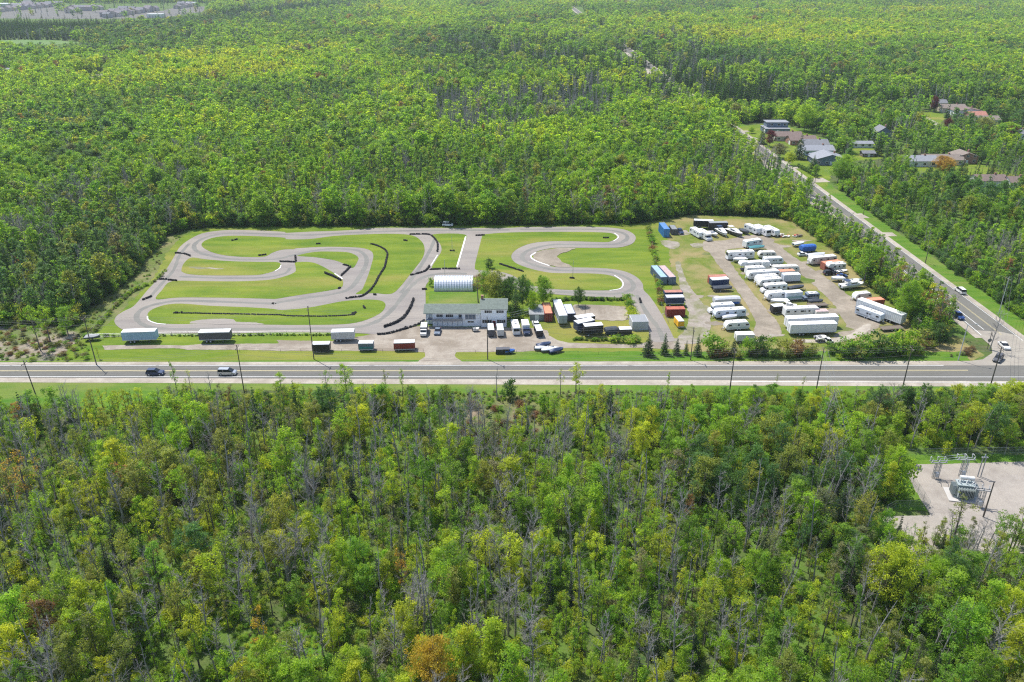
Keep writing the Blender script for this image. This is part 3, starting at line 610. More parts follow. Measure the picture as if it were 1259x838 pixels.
def box_truck(L=6.5, W=2.3, H=2.2, body='white_paint', cab='white_paint', **k):
    t = thing('t', '', 'c'); h = L/2
    m = MB(); m.box((-.9, 0, .8+H/2), (L-1.9, W, H)); m.obj('cargo_box', body, t)
    r = MB(); r.box((-.9, 0, .84+H), (L-2.1, W-.2, .07)); r.obj('roof', 'white_paint', t)
    c = MB(); c.prism([(h-1.8, .45), (h-1.8, 2.0), (h-.95, 2.0), (h-.7, 1.35), (h, 1.2), (h+.05, .5)], -W/2*.86, W/2*.86); c.obj('cab', cab, t)
    g = MB(); g.prism([(h-.93, 1.95), (h-.85, 1.98), (h-.6, 1.4), (h-.68, 1.37)], -W/2*.75, W/2*.75); g.obj('windscreen', 'glass_dark', t)
    for s in (-1, 1):
        win(t, h-1.35, 1.62, .55, .42, s*(W/2*.86+.02), 'cab_window'); wheel(t, h-.75, s*(W/2-.2), .42, .26); wheel(t, -h*.5, s*(W/2-.2), .42, .34)
        a = MB(); a.box((h+.04, s*.7, .85), (.06, .28, .18)); a.obj('headlight', 'lamp_clear', t)
    f = MB(); f.box((-.5, 0, .62), (L-1, .9, .25)); f.obj('chassis', 'dark_grey', t)
    return t
def flatbed(L=6, W=2.2, **k):
    t = thing('t', '', 'c'); m = MB(); m.box((0, 0, .7), (L, W, .16)); m.obj('deck', 'wood_dark', t)
    m = MB(); m.box((L/2+.6, 0, .6), (1.3, .12, .1)); [m.box((x*L, 0, .58), (.1, W, .12)) for x in (-.4, -.2, 0, .2, .4)]; m.obj('chassis', 'dark_grey', t)
    for x in (-.6, .4):
        for s in (-1, 1): wheel(t, x, s*(W/2-.1), .36, .22)
    m = MB(); [m.box((0, s*(W/2-.03), .95), (L*.95, .05, .06)) for s in (-1, 1)]; [m.box((x*L, s*(W/2-.03), .87), (.05, .05, .2)) for s in (-1, 1) for x in (-.45, -.15, .15, .45)]; m.obj('side_rail', 'dark_grey', t)
    return t
def finish(t, name, label, cat, group=None):
    t.name = name; tag(t, label, cat, group)
    return t
def drop(build, name, label, cat, group=None, e=None, c=None, yaw=0, L=None, W=2.4, flip=False, **k):
    "e: the two ends of the front foot of the thing in the photo; c: foot centre of its near end and a heading"
    if e:
        p, q = G(*e[0]), G(*e[1]); d = q-p; Lr = d.length; yw = math.atan2(d.y, d.x); nrm = Vector((-d.y, d.x, 0)).normalized()
        pos = (p+q)/2+nrm*W/2
        if L: pass
        else: L = Lr
    else:
        yw = R(yaw); pos = G(*c)
        dr = Vector((math.cos(yw), math.sin(yw), 0))
        if abs(dr.y) > .5: pos = pos+dr*(L/2)*(1 if dr.y > 0 else -1)
        else: pos = pos+Vector((0, W/2, 0))
    hitch = k.pop('hitch', 0)
    if hitch: pass
    t = build(L=L, W=W, **k) if build is not car else build(L=L, **k)
    t.location = (pos.x, pos.y, .07); t.rotation_euler = (0, 0, yw+(math.pi if flip else 0))
    return finish(t, name, label, cat, group)
# ================================================= vehicles and containers, one by one
RV = 'campers and motorhomes parked in the storage yard'; BT = 'boats stored in the yard'; CN = 'shipping containers on the site'; TR = 'trailers along the service lane'; CR = 'vehicles on the roads'
LOT = 'vehicles in the gravel lot in front of the white house'
# service lane
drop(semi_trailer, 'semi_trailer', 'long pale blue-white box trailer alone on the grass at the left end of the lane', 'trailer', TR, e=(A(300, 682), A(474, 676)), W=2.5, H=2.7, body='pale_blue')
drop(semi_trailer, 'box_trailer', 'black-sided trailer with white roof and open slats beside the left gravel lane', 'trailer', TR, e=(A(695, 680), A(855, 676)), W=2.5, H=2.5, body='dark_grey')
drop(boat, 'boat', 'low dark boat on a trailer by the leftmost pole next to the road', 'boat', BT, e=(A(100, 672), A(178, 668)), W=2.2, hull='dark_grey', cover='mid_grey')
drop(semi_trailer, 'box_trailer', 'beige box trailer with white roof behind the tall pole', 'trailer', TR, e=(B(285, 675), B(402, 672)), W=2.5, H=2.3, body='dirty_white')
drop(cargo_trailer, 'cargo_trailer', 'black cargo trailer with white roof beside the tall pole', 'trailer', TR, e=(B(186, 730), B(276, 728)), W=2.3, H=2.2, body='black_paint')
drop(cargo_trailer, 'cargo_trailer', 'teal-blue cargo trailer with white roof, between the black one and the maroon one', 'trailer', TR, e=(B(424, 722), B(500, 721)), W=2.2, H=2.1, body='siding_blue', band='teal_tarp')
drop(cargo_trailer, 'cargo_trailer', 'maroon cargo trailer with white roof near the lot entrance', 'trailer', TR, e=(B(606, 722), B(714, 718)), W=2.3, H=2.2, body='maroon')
# lot in front of the house: seen end on
drop(box_truck, 'box_truck', 'white-roofed dark truck parked at the left corner of the white house', 'truck', LOT, c=B(757, 648), yaw=92, L=6.0, W=2.1, H=1.6, body='dark_grey', flip=True)
drop(car, 'parked_car', 'small blue-grey car parked in front of the white house', 'car', LOT, c=B(826, 640), yaw=88, L=4.2, kind='sedan', col='siding_blue', flip=True)
drop(cargo_trailer, 'cargo_trailer', 'leftmost short white-roofed cargo trailer right of the tall pole in the lot', 'trailer', LOT, c=B(1106, 648), yaw=95, L=5.0, W=1.9, H=1.9, body='dark_grey', flip=True)
drop(cargo_trailer, 'cargo_trailer', 'plain white cargo trailer, second right of the tall pole in the lot', 'trailer', LOT, c=B(1155, 648), yaw=95, L=4.8, W=1.9, H=1.9, body='dirty_white', flip=True)
drop(motorhome, 'motorhome', 'white motorhome nose on to the road at the right side of the lot', 'motorhome', LOT, c=Cc(232, 640), yaw=97, L=6.5, W=2.2, H=2.2, flip=True)
drop(box_truck, 'box_truck', 'white box truck with dark front between the motorhome and the pickup', 'truck', LOT, c=Cc(284, 642), yaw=96, L=6.5, W=2.2, H=2.0, cab='navy', flip=True)
drop(car, 'pickup_truck', 'white pickup truck at the grass edge at the right end of the lot', 'pickup truck', LOT, c=Cc(342, 615), yaw=100, L=5.6, kind='pickup', flip=True)
drop(cargo_trailer, 'cargo_trailer', 'white-roofed black trailer in front of the white pickup at the right end of the lot', 'trailer', LOT, c=Cc(350, 650), yaw=98, L=4.6, W=2.0, H=1.8, body='black_paint', flip=True)
drop(boat, 'sailing_dinghy', 'small white dinghy with its sail furled by the wall of the white house', 'boat', None, e=(B(1014, 622), B(1046, 620)), W=1.4, trailer=False)
mb = MB(); mb.box((0, 0, .75), (4.2, 1.9, 1.3), 0, .94); mb.box((0, 0, 1.46), (4.0, 1.7, .12), 1); [mb.box((x, -1, .8), (.1, .1, 1.1), 1) for x in (-1.6, -.8, 0, .8, 1.6)]
t = thing('dumpster', 'black waste dumpster at the edge of the grass strip below the lot', 'dumpster', G(*Cc(160, 736))+Vector((0, .9, .06))); mb.obj('bin', ['black_paint', 'dark_grey'], t)
m2 = MB(); m2.box((1.0, 0, 1.57), (2.0, 1.7, .06)); m2.obj('lid', 'dark_grey', t)
drop(boat, 'boat', 'small blue covered boat beside the black dumpster', 'boat', None, c=Cc(196, 736), yaw=10, L=3.0, W=1.4, hull='siding_blue', cover='tarp_blue', trailer=False)
for (x, y, yw, L, hc, cv, lb) in [(372, 702, 20, 4.5, 'navy', 'navy', 'dark navy covered boat at the back of the boat pile by the verge'), (362, 722, -10, 4.2, 'siding_blue', 'light_grey', 'grey covered boat at the left of the boat pile by the verge'),
                                 (398, 728, 5, 4.5, 'siding_blue', 'white_paint', 'blue-hulled boat with white cover in the middle of the boat pile by the verge'), (420, 722, -15, 4.0, 'white_paint', None, 'white open boat in the boat pile by the verge'),
                                 (436, 732, 25, 4.6, 'navy', 'navy', 'dark blue boat at the right of the boat pile by the verge')]:
    drop(boat, 'boat', lb, 'boat', 'boats piled by the verge', c=Cc(x, y), yaw=yw, L=L, W=1.7, hull=hc, cover=cv, trailer=False)
# middle compound
drop(container, 'shipping_container', 'salmon-roofed rusty container beside the grey shed roof', 'container', CN, c=Cc(395, 568), yaw=93, L=9, W=2.6, H=2.9, body='maroon', roof='orange_roof')
drop(semi_trailer, 'semi_trailer', 'long white-roofed trailer with grey-green doors left of the dark blue container', 'trailer', None, c=Cc(470, 592), yaw=96, L=13, W=2.6, H=2.7, body='transformer_grey', roof='white_paint')
drop(container, 'shipping_container', 'dark blue container with pale roof right of the long white trailer', 'container', CN, c=Cc(512, 565), yaw=96, L=8, W=2.8, H=2.6, body='navy', roof='light_grey')
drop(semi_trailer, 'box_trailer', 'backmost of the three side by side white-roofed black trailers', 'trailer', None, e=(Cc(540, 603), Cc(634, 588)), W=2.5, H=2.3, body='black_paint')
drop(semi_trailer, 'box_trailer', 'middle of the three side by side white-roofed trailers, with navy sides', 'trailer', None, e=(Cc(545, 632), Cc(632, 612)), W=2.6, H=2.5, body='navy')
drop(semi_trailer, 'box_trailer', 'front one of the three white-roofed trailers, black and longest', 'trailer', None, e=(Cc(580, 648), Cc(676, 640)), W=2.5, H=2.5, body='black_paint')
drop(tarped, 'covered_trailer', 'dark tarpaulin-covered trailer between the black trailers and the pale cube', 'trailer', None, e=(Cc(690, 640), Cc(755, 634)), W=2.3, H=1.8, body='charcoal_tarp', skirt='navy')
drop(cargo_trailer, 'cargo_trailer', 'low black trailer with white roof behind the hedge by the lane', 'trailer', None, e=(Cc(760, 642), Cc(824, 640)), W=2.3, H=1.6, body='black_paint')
drop(container, 'site_office', 'plain pale blue-grey box building at the foot of the pit strip', 'building', None, e=(Cc(826, 614), Cc(908, 612)), W=5.5, H=3.0, body='light_grey', roof='mid_grey')
# strip of containers
drop(container, 'shipping_container', 'pale blue roofed container, left one of the end on pair', 'container', CN, c=Cc(988, 376), yaw=98, L=12, W=2.5, H=2.8, body='siding_blue', roof='pale_blue')
drop(container, 'shipping_container', 'dusty pink roofed container, right one of the end on pair', 'container', CN, c=Cc(1032, 376), yaw=99, L=12, W=2.6, H=2.8, body='siding_blue', roof='dusty_pink')
drop(container, 'shipping_container', 'faded red roofed container at the back of the row of three beside the dirt lane', 'container', CN, e=(Cc(992, 458), Cc(1086, 456)), W=2.6, H=2.8, body='navy', roof='faded_red')
drop(semi_trailer, 'truck_body', 'blue and white truck body between two red containers', 'truck body', None, e=(Cc(1000, 492), Cc(1092, 490)), W=2.6, H=2.3, body='navy', roof='light_grey')
drop(container, 'shipping_container', 'bright rust red container at the front of the row of three beside the dirt lane', 'container', CN, e=(Cc(1003, 545), Cc(1098, 543)), W=2.6, H=2.7, body='maroon', roof='rust_red')
drop(cargo_trailer, 'cargo_trailer', 'yellow box trailer with white roof on the grass beside the dirt lane', 'trailer', None, e=(Cc(1062, 604), Cc(1092, 602)), W=4.2, H=2.0, body='yellow_paint')
drop(container, 'shipping_container', 'bright blue container standing end on at the edge of the trees', 'container', CN, c=Cc(1002, 133), yaw=94, L=9, W=2.5, H=3.6, body='container_blue', roof='pile_blue')
drop(container, 'shipping_container', 'dark grey low container half hidden by trees at the back of the yard', 'container', CN, c=Cc(1044, 120), yaw=92, L=6, W=2.5, H=2.4, body='dark_grey', roof='mid_grey')
drop(car, 'parked_car', 'dark blue car at the treeline beside the grey container', 'car', None, c=Cc(1082, 120), yaw=95, L=4.6, kind='suv', col='navy', flip=True)
drop(car, 'parked_van', 'white van with blue stripe parked under the trees behind the race track', 'van', None, e=(B(853, 78), B(906, 80)), kind='van')
# back of the storage yard
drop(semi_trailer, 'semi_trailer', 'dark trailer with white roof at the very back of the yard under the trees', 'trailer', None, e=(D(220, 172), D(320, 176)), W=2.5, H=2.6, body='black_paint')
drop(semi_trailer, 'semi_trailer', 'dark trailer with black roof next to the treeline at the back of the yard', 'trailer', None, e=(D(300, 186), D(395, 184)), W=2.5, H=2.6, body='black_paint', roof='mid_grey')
drop(camper, 'travel_trailer', 'white camper with windowed nose, leftmost in the back row of the yard', 'camper', RV, c=D(262, 226), yaw=108, L=8, W=2.5, flip=True)
drop(motorhome, 'motorhome', 'white motorhome second from left in the back row of the yard', 'motorhome', RV, c=D(304, 238), yaw=110, L=8.5, W=2.5, style=1, flip=True)
drop(boat, 'boat', 'small white boat between the motorhome and the tall dark-hulled boat in the back row', 'boat', BT, c=D(338, 220), yaw=105, L=6, flip=True)
drop(boat, 'cabin_cruiser', 'white cabin boat with navy canopy in the back row of the yard', 'boat', BT, c=D(388, 218), yaw=104, L=8.5, W=2.6, cabin=True, dark=True, stripe='navy', flip=True)
drop(boat, 'cabin_cruiser', 'large white cruiser with dark hull, right of the navy canopy boat', 'boat', BT, c=D(470, 220), yaw=118, L=9.5, W=2.8, hull='dark_grey', cabin=True, flip=True)
drop(boat, 'boat', 'small dark covered boat beside the large cruiser in the back row', 'boat', BT, c=D(503, 206), yaw=115, L=5.5, hull='dark_grey', cover='charcoal_tarp', flip=True)
drop(camper, 'travel_trailer', 'white square camper left of the three at the right end of the back row', 'camper', RV, c=D(555, 206), yaw=115, L=8, W=2.5, flip=True)
drop(motorhome, 'motorhome', 'white motorhome with dark windscreen, middle of the three ending the back row', 'motorhome', RV, c=D(606, 214), yaw=113, L=8.5, W=2.5, stripe='mid_grey', flip=True)
drop(camper, 'travel_trailer', 'plain white camper at the right end of the back row', 'camper', RV, c=D(650, 216), yaw=110, L=8, W=2.5, flip=True)
mb = MB()
for i in range(26): mb.box((random.uniform(-5, 5), random.uniform(-1.5, 1.5), random.uniform(.15, .7)), (random.uniform(.4, 2), random.uniform(.3, 1.1), random.uniform(.2, .6)), random.randint(0, 2), 1, random.uniform(0, 3))
tag(mb.obj('scrap_heap', ['wood_dark', 'rust_red', 'offwhite']), 'heap of scrap wood and rusty junk at the right end of the back row', 'heap').location = G(*D(712, 212))
# main block of campers, back to front
drop(camper, 'travel_trailer', 'white camper behind the green-covered boat at the top of the main block', 'camper', RV, e=(D(490, 276), D(575, 262)), W=2.5)
drop(boat, 'boat', 'boat under a dark green cover at the top of the main block', 'boat', BT, e=(D(512, 290), D(592, 284)), W=2.6, hull='light_grey', cover='teal_tarp')
drop(motorhome, 'motorhome', 'long white motorhome with dark window row at the upper left of the main block', 'motorhome', RV, e=(D(396, 336), D(532, 330)), W=2.5, H=2.8, flip=True)
drop(camper, 'travel_trailer', 'beige camper with brown side right of the long motorhome', 'camper', RV, e=(D(556, 328), D(646, 326)), W=2.4, H=2.1, body='offwhite', stripe='tan_panel', style=1)
drop(boat, 'boat', 'white-covered boat in front of the long motorhome', 'boat', BT, e=(D(430, 352), D(500, 344)), W=2.3, cover='white_paint', flip=True)
drop(camper, 'travel_trailer', 'pale blue-white camper below the beige camper', 'camper', RV, e=(D(584, 362), D(682, 358)), W=2.4, H=2.2, body='siding_white')
drop(camper, 'fifth_wheel_camper', 'white fifth-wheel camper with raised nose on the left of the main block', 'camper', RV, e=(D(460, 392), D(578, 384)), W=2.5, H=2.6, style=2, flip=True)
drop(box_truck, 'box_truck', 'white moving truck with square box behind the fifth-wheel camper', 'truck', RV, e=(D(570, 390), D(634, 388)), W=2.4, H=2.6)
drop(camper, 'travel_trailer', 'flat-roofed white camper just below the fifth-wheel camper', 'camper', RV, e=(D(492, 414), D(592, 410)), W=2.4, H=2.4, windows=2)
drop(camper, 'travel_trailer', 'long cream-white camper at the right edge of the main block', 'camper', RV, e=(D(632, 408), D(764, 404)), W=2.4, body='offwhite', windows=4)
drop(camper, 'travel_trailer', 'long white camper with small left windows left of the beige canopy', 'camper', RV, e=(D(500, 440), D(660, 430)), W=2.5, H=2.5, flip=True, windows=4, stripe='mid_grey')
drop(cargo_trailer, 'cargo_trailer', 'small trailer with peach-coloured roof at the right of the main block', 'trailer', RV, e=(D(664, 428), D(740, 424)), W=2.3, H=2.0, body='offwhite', roof='orange_roof')
drop(cargo_trailer, 'cargo_trailer', 'white cargo trailer with one black square vent at the right of the main block', 'trailer', RV, e=(D(684, 452), D(768, 448)), W=2.5, H=2.4, body='siding_white')
drop(camper, 'travel_trailer', 'rounded white camper behind the one with three dark windows', 'camper', RV, e=(D(546, 462), D(660, 452)), W=2.4, style=1, flip=True)
drop(camper, 'travel_trailer', 'rounded white camper with three dark windows in the middle of the main block', 'camper', RV, e=(D(558, 478), D(680, 468)), W=2.4, style=1, windows=4, stripe='mid_grey', flip=True)
drop(motorhome, 'motorhome', 'white motorhome with dark window band below the rounded campers', 'motorhome', RV, e=(D(576, 508), D(700, 500)), W=2.4, style=1, stripe='mid_grey', flip=True)
drop(camper, 'travel_trailer', 'very long white camper reaching to the green patch beside the black scrap', 'camper', RV, e=(D(598, 548), D(690, 540)), W=2.5, flip=True, windows=2)
drop(cargo_trailer, 'cargo_trailer', 'white cargo trailer with green tinted side right of the very long camper', 'trailer', RV, e=(D(694, 548), D(778, 542)), W=2.5, H=2.5, body='siding_white', band='green_tint')
drop(boat, 'boat', 'black stripped boat lying on the grass right of the main block', 'boat', BT, e=(D(716, 500), D(796, 490)), W=2.2, hull='black_paint', cover='charcoal_tarp')
drop(motorhome, 'motorhome', 'blue-grey camper van standing on the grass by the right gravel lane', 'motorhome', RV, e=(D(790, 546), D(866, 542)), W=2.3, H=2.1, style=1, body='siding_blue', stripe='white_paint', flip=True)
drop(flatbed, 'flatbed_trailer', 'flat dark trailer on the grass at the bend of the right gravel lane', 'trailer', None, e=(D(816, 582), D(914, 578)), W=2.3)
drop(boat, 'boat', 'white-bellied dark covered boat beside the flat dark trailer', 'boat', BT, e=(D(812, 566), D(890, 566)), W=2.0, hull='dark_grey', cover='charcoal_tarp')
drop(boat, 'cabin_cruiser', 'white cabin boat under a pale cover above the black-sided trailer', 'boat', BT, e=(D(622, 568), D(716, 564)), W=2.4, cover='white_paint', flip=True)
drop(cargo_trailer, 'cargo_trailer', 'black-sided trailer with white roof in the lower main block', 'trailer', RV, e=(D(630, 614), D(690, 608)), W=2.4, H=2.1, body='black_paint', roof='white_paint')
drop(boat, 'cabin_cruiser', 'white boat with grey canopy next to the black-sided trailer', 'boat', BT, e=(D(684, 604), D(758, 596)), W=2.3, cabin=True)
drop(camper, 'travel_trailer', 'long white camper with two dark windows just behind the big white trailers', 'camper', RV, e=(D(690, 632), D(868, 624)), W=2.5, H=2.5, windows=5)
drop(cargo_trailer, 'cargo_trailer', 'pink-roofed low trailer peeping out behind the big white trailers', 'trailer', RV, e=(D(850, 636), D(912, 634)), W=2.3, H=1.9, body='offwhite', roof='dusty_pink')
drop(semi_trailer, 'semi_trailer', 'big white semi trailer, rear one of the pair below the main block', 'trailer', None, e=(D(700, 696), D(960, 684)), W=2.6, H=2.8)
drop(semi_trailer, 'semi_trailer', 'big white semi trailer, the front one of the pair with its whole side showing', 'trailer', None, e=(D(715, 728), D(952, 720)), W=2.6, H=2.8)
# left block
drop(container, 'shipping_container', 'orange-red roofed container at the top of the left camper block', 'container', CN, e=(D(304, 460), D(392, 455)), W=2.5, H=2.7, body='rust_red', roof='faded_red')
drop(semi_trailer, 'box_trailer', 'navy trailer with white roof in front of the orange-red container', 'trailer', None, e=(D(312, 482), D(400, 476)), W=2.5, H=2.2, body='navy')
drop(boat, 'boat', 'long boat under a black cover in front of the navy trailer', 'boat', BT, e=(D(324, 500), D(424, 498)), W=2.6, hull='dark_grey', cover='charcoal_tarp')
drop(tarped, 'covered_camper', 'camper under a blue and white tarpaulin in the left block', 'camper', RV, e=(D(328, 572), D(460, 566)), W=2.5, H=2.4, body='light_grey', skirt='tarp_blue')
drop(motorhome, 'motorhome', 'white and red striped motorhome behind the blue-white camper of the left block', 'motorhome', RV, e=(D(304, 614), D(428, 606)), W=2.4, style=1, stripe='maroon', flip=True)
drop(camper, 'travel_trailer', 'large blue-white camper with dark windows in the left block', 'camper', RV, e=(D(330, 640), D(488, 630)), W=2.5, H=2.4, body='siding_white', windows=4, flip=True)
drop(boat, 'boat', 'small white boat between the two lower campers of the left block', 'boat', BT, e=(D(372, 652), D(450, 646)), W=1.9, cover='light_grey')
drop(camper, 'travel_trailer', 'rounded white camper with green stripes, lowest of the left block', 'camper', RV, e=(D(386, 702), D(508, 694)), W=2.4, H=2.2, style=1, stripe='green_tint', flip=True)
# right row
drop(boat, 'boat', 'small white boat with teal hull at the top of the right row', 'boat', BT, e=(D(742, 270), D(796, 262)), W=2.2, hull='green_tint', cover='white_paint')
drop(tarped, 'covered_camper', 'camper under a bright blue tarpaulin in the right row', 'camper', RV, e=(D(778, 298), D(850, 292)), W=2.5, H=2.5, body='tarp_blue', skirt='tarp_blue')
drop(car, 'parked_car', 'white car in front of the bright blue tarpaulin', 'car', None, e=(D(764, 317), D(812, 315)), kind='sedan')
drop(boat, 'cabin_cruiser', 'silver-grey cruiser behind the long brown-sided camper of the right row', 'boat', BT, e=(D(815, 330), D(905, 322)), W=2.6, hull='light_grey', cover='light_grey')
drop(camper, 'travel_trailer', 'long camper with brownish side and white roof in the right row', 'camper', RV, e=(D(822, 364), D(955, 352)), W=2.6, H=2.5, body='dirty_white', stripe='tan_panel', windows=4, flip=True)
drop(container, 'shipping_container', 'rusty orange container tucked behind the white fifth-wheel of the right row', 'container', CN, e=(D(894, 388), D(980, 376)), W=2.6, H=2.7, body='rust_red', roof='orange_roof')
drop(camper, 'fifth_wheel_camper', 'white fifth-wheel camper with dark shaded side in front of the rusty container', 'camper', RV, e=(D(912, 398), D(1002, 390)), W=2.5, H=2.4, style=2, body='white_paint', flip=True)
drop(car, 'parked_suv', 'black sport utility car in front of the white fifth-wheel of the right row', 'car', None, e=(D(898, 416), D(955, 413)), kind='suv', col='black_paint')
drop(boat, 'boat', 'white and blue runabout beside the black sport utility car', 'boat', BT, e=(D(958, 414), D(1018, 408)), W=2.1, hull='navy')
drop(car, 'parked_car', 'dark blue saloon car behind the white-covered boat of the right row', 'car', None, e=(D(968, 430), D(1018, 428)), kind='sedan', col='car_blue')
drop(boat, 'boat', 'white-covered low boat left of the biggest cruiser', 'boat', BT, e=(D(936, 450), D(1002, 446)), W=2.4, cover='white_paint', flip=True)
drop(boat, 'cabin_cruiser', 'biggest grey-white cabin cruiser at the edge of the trees', 'boat', BT, e=(D(988, 492), D(1108, 480)), W=3.0, hull='light_grey', cabin=True, dark=True)
drop(boat, 'boat', 'white open motorboat behind the biggest cruiser', 'boat', BT, e=(D(1004, 466), D(1096, 458)), W=2.5)
drop(camper, 'travel_trailer', 'small rounded white camper above the red container', 'camper', RV, e=(D(1052, 548), D(1136, 540)), W=2.3, H=2.1, style=1, flip=True, windows=2)
drop(container, 'shipping_container', 'rusty red container at the right bend of the yard, beside the small rounded camper', 'container', CN, e=(D(1104, 585), D(1200, 576)), W=2.6, H=2.7, body='rust_red', roof='orange_roof')
drop(camper, 'travel_trailer', 'grey-sided camper standing slantwise below the red container', 'camper', RV, c=E(392, 452), yaw=126, L=9, W=2.4, body='siding_white', stripe='mid_grey', flip=True)
drop(semi_trailer, 'semi_trailer', 'long white semi trailer standing slantwise against the trees', 'trailer', None, c=E(508, 470), yaw=124, L=16, W=2.7, H=3.0)
drop(flatbed, 'flatbed_trailer', 'low white-decked trailer under the bushes at the lower right of the yard', 'trailer', None, e=(E(398, 505), E(520, 496)), W=2.6)
drop(semi_trailer, 'box_trailer', 'white-roofed trailer hidden behind the bushes below the left gravel lane', 'trailer', None, e=(D(440, 768), D(530, 766)), W=2.6, H=2.0)
drop(boat, 'boat', 'white boat hull behind the bushes below the big white trailers', 'boat', BT, e=(E(20, 566), E(80, 562)), W=2.4)
drop(car, 'parked_car', 'white car half hidden behind the bushes at the bottom of the yard', 'car', None, e=(E(80, 578), E(118, 576)), kind='suv')
# vehicles on the roads
def road_car(kind, col, px, py, yaw, name, label, cat, **k):
    t = car(kind, col, **k); g = G(px, py); t.location = (g.x, g.y, .115); t.rotation_euler = (0, 0, yaw); finish(t, name, label, cat, CR)
ra = math.atan2(rd.y, rd.x)
road_car('suv', 'navy', 191.5, 460.5, 0, 'suv', 'dark blue sport utility car on the highway, partly behind the roadside tree', 'car')
road_car('van', 'car_silver', 280, 460.5, 0, 'minivan', 'silver minivan on the highway, right of the dark blue one', 'car')
road_car('van', 'white_paint', 1180, 359.5, ra+math.pi*0, 'van', 'white van driving away up the side road', 'van')
road_car('pickup', 'car_blue', 1177, 390, ra+math.pi, 'pickup_truck', 'dark blue pickup on the side road approaching the junction', 'pickup truck', bed='black_paint')
road_car('sedan', 'white_paint', 1234, 427, ra+math.pi-.1, 'car', 'white car with black windows waiting at the junction', 'car')
road_car('suv', 'dark_grey', 1226.5, 443, ra+math.pi-.75, 'car', 'dark grey car turning at the junction behind the wooden pole', 'car')

# ================================================= the white house, its hut and sheds
def box_part(name, mats, parent, boxes, smooth=False):
    m = MB()
    for b in boxes: m.box(*b)
    return m.obj(name, mats, parent)
def gable(m, x0, x1, y0, y1, z, rise, ov=.4, th=.18, mi=0, axis='x'):
    if axis == 'x':
        yc = (y0+y1)/2
        for s in (-1, 1):
            ye = (y1+ov) if s > 0 else (y0-ov); ze = z-rise*ov/((y1-y0)/2)
            q = [(x0-ov, ye, ze), (x1+ov, ye, ze), (x1+ov, yc, z+rise), (x0-ov, yc, z+rise)]
            m.add(q+[(a, b, c+th) for a, b, c in q], [(0, 1, 2, 3), (7, 6, 5, 4), (0, 4, 5, 1), (1, 5, 6, 2), (2, 6, 7, 3), (3, 7, 4, 0)] if s > 0 else [(3, 2, 1, 0), (4, 5, 6, 7), (1, 5, 4, 0), (2, 6, 5, 1), (3, 7, 6, 2), (0, 4, 7, 3)], mi)
    else:
        xc = (x0+x1)/2
        for s in (-1, 1):
            xe = (x1+ov) if s > 0 else (x0-ov); ze = z-rise*ov/((x1-x0)/2)
            q = [(xe, y0-ov, ze), (xe, y1+ov, ze), (xc, y1+ov, z+rise), (xc, y0-ov, z+rise)]
            m.add(q+[(a, b, c+th) for a, b, c in q], [(3, 2, 1, 0), (4, 5, 6, 7), (1, 5, 4, 0), (2, 6, 5, 1), (3, 7, 6, 2), (0, 4, 7, 3)] if s > 0 else [(0, 1, 2, 3), (7, 6, 5, 4), (0, 4, 5, 1), (1, 5, 6, 2), (2, 6, 7, 3), (3, 7, 4, 0)], mi)
    return m
def gable_walls(m, x0, x1, y0, y1, z, rise, mi=0, axis='x'):
    m.box(((x0+x1)/2, (y0+y1)/2, z/2), (x1-x0, y1-y0, z), mi)
    if axis == 'x':
        m.prism([(y0, z), ((y0+y1)/2, z+rise), (y1, z)], -1, 1, mi) if False else None
        for x in (x0, x1):
            s = .1 if x == x0 else -.1
            m.add([(x, y0, z), (x, y1, z), (x, (y0+y1)/2, z+rise), (x+s, y0, z), (x+s, y1, z), (x+s, (y0+y1)/2, z+rise)], [(0, 2, 1), (3, 4, 5), (2, 1, 1, 2)][:2], mi)
    else:
        for y in (y0, y1):
            s = .1 if y == y0 else -.1
            m.add([(x0, y, z), (x1, y, z), ((x0+x1)/2, y, z+rise), (x0, y+s, z), (x1, y+s, z), ((x0+x1)/2, y+s, z+rise)], [(0, 1, 2), (5, 4, 3)], mi)
def hwin(parent, x, y, z, wd, h, face='-y', name='window', glass='glass_dark', mull=1):
    f = MB(); g = MB()
    if face == '-y':
        f.box((x, y-.03, z+h/2+.05), (wd+.2, .08, .1)); f.box((x, y-.03, z-h/2-.05), (wd+.2, .1, .1)); f.box((x-wd/2-.05, y-.03, z), (.1, .08, h)); f.box((x+wd/2+.05, y-.03, z), (.1, .08, h))
        for k in range(mull): f.box((x-wd/2+wd*(k+1)/(mull+1), y-.035, z), (.07, .06, h))
        g.box((x, y-.01, z), (wd, .03, h))
    else:
        s = 1 if face == '+x' else -1
        f.box((x+s*.03, y, z+h/2+.05), (.08, wd+.2, .1)); f.box((x+s*.03, y, z-h/2-.05), (.1, wd+.2, .1)); g.box((x+s*.01, y, z), (.03, wd, h)); f.box((x+s*.035, y, z), (.06, .07, h))
    w_ = f.obj(name, 'white_paint', parent); g.obj('pane', glass, w_)
    return w_
p0 = G(*B(806, 592)); p1 = G(*B(1188, 592)); HX = p1.x-p0.x; kx = HX/(1188-806)
X = lambda bx: (bx-806)*kx
plain('clubhouse_siding', (.82, .84, .88), .6, 0, .05)
hs_ = thing('white_house', 'long white two-storey clubhouse with grey-green shingle roof facing the gravel lot', 'house', (p0.x, p0.y, .06))
xl, xm, xr = X(770), X(1055), X(1186); Dp = 7.0
m = MB(); gable_walls(m, X(806), xm, 0, Dp, 4.6, 1.35); gable_walls(m, xm, xr, -.5, Dp+.6, 6.2, 1.45)
m.box(((xl+X(806))/2, Dp/2+1, 2.3), (X(806)-xl-.01, Dp-2, 4.6))
m.obj('wall', ['clubhouse_siding'], hs_)
m = MB(); gable(m, xl-.2, xm-.45, 0, Dp, 4.6, 1.35); m.obj('roof', 'shingle_green', hs_)
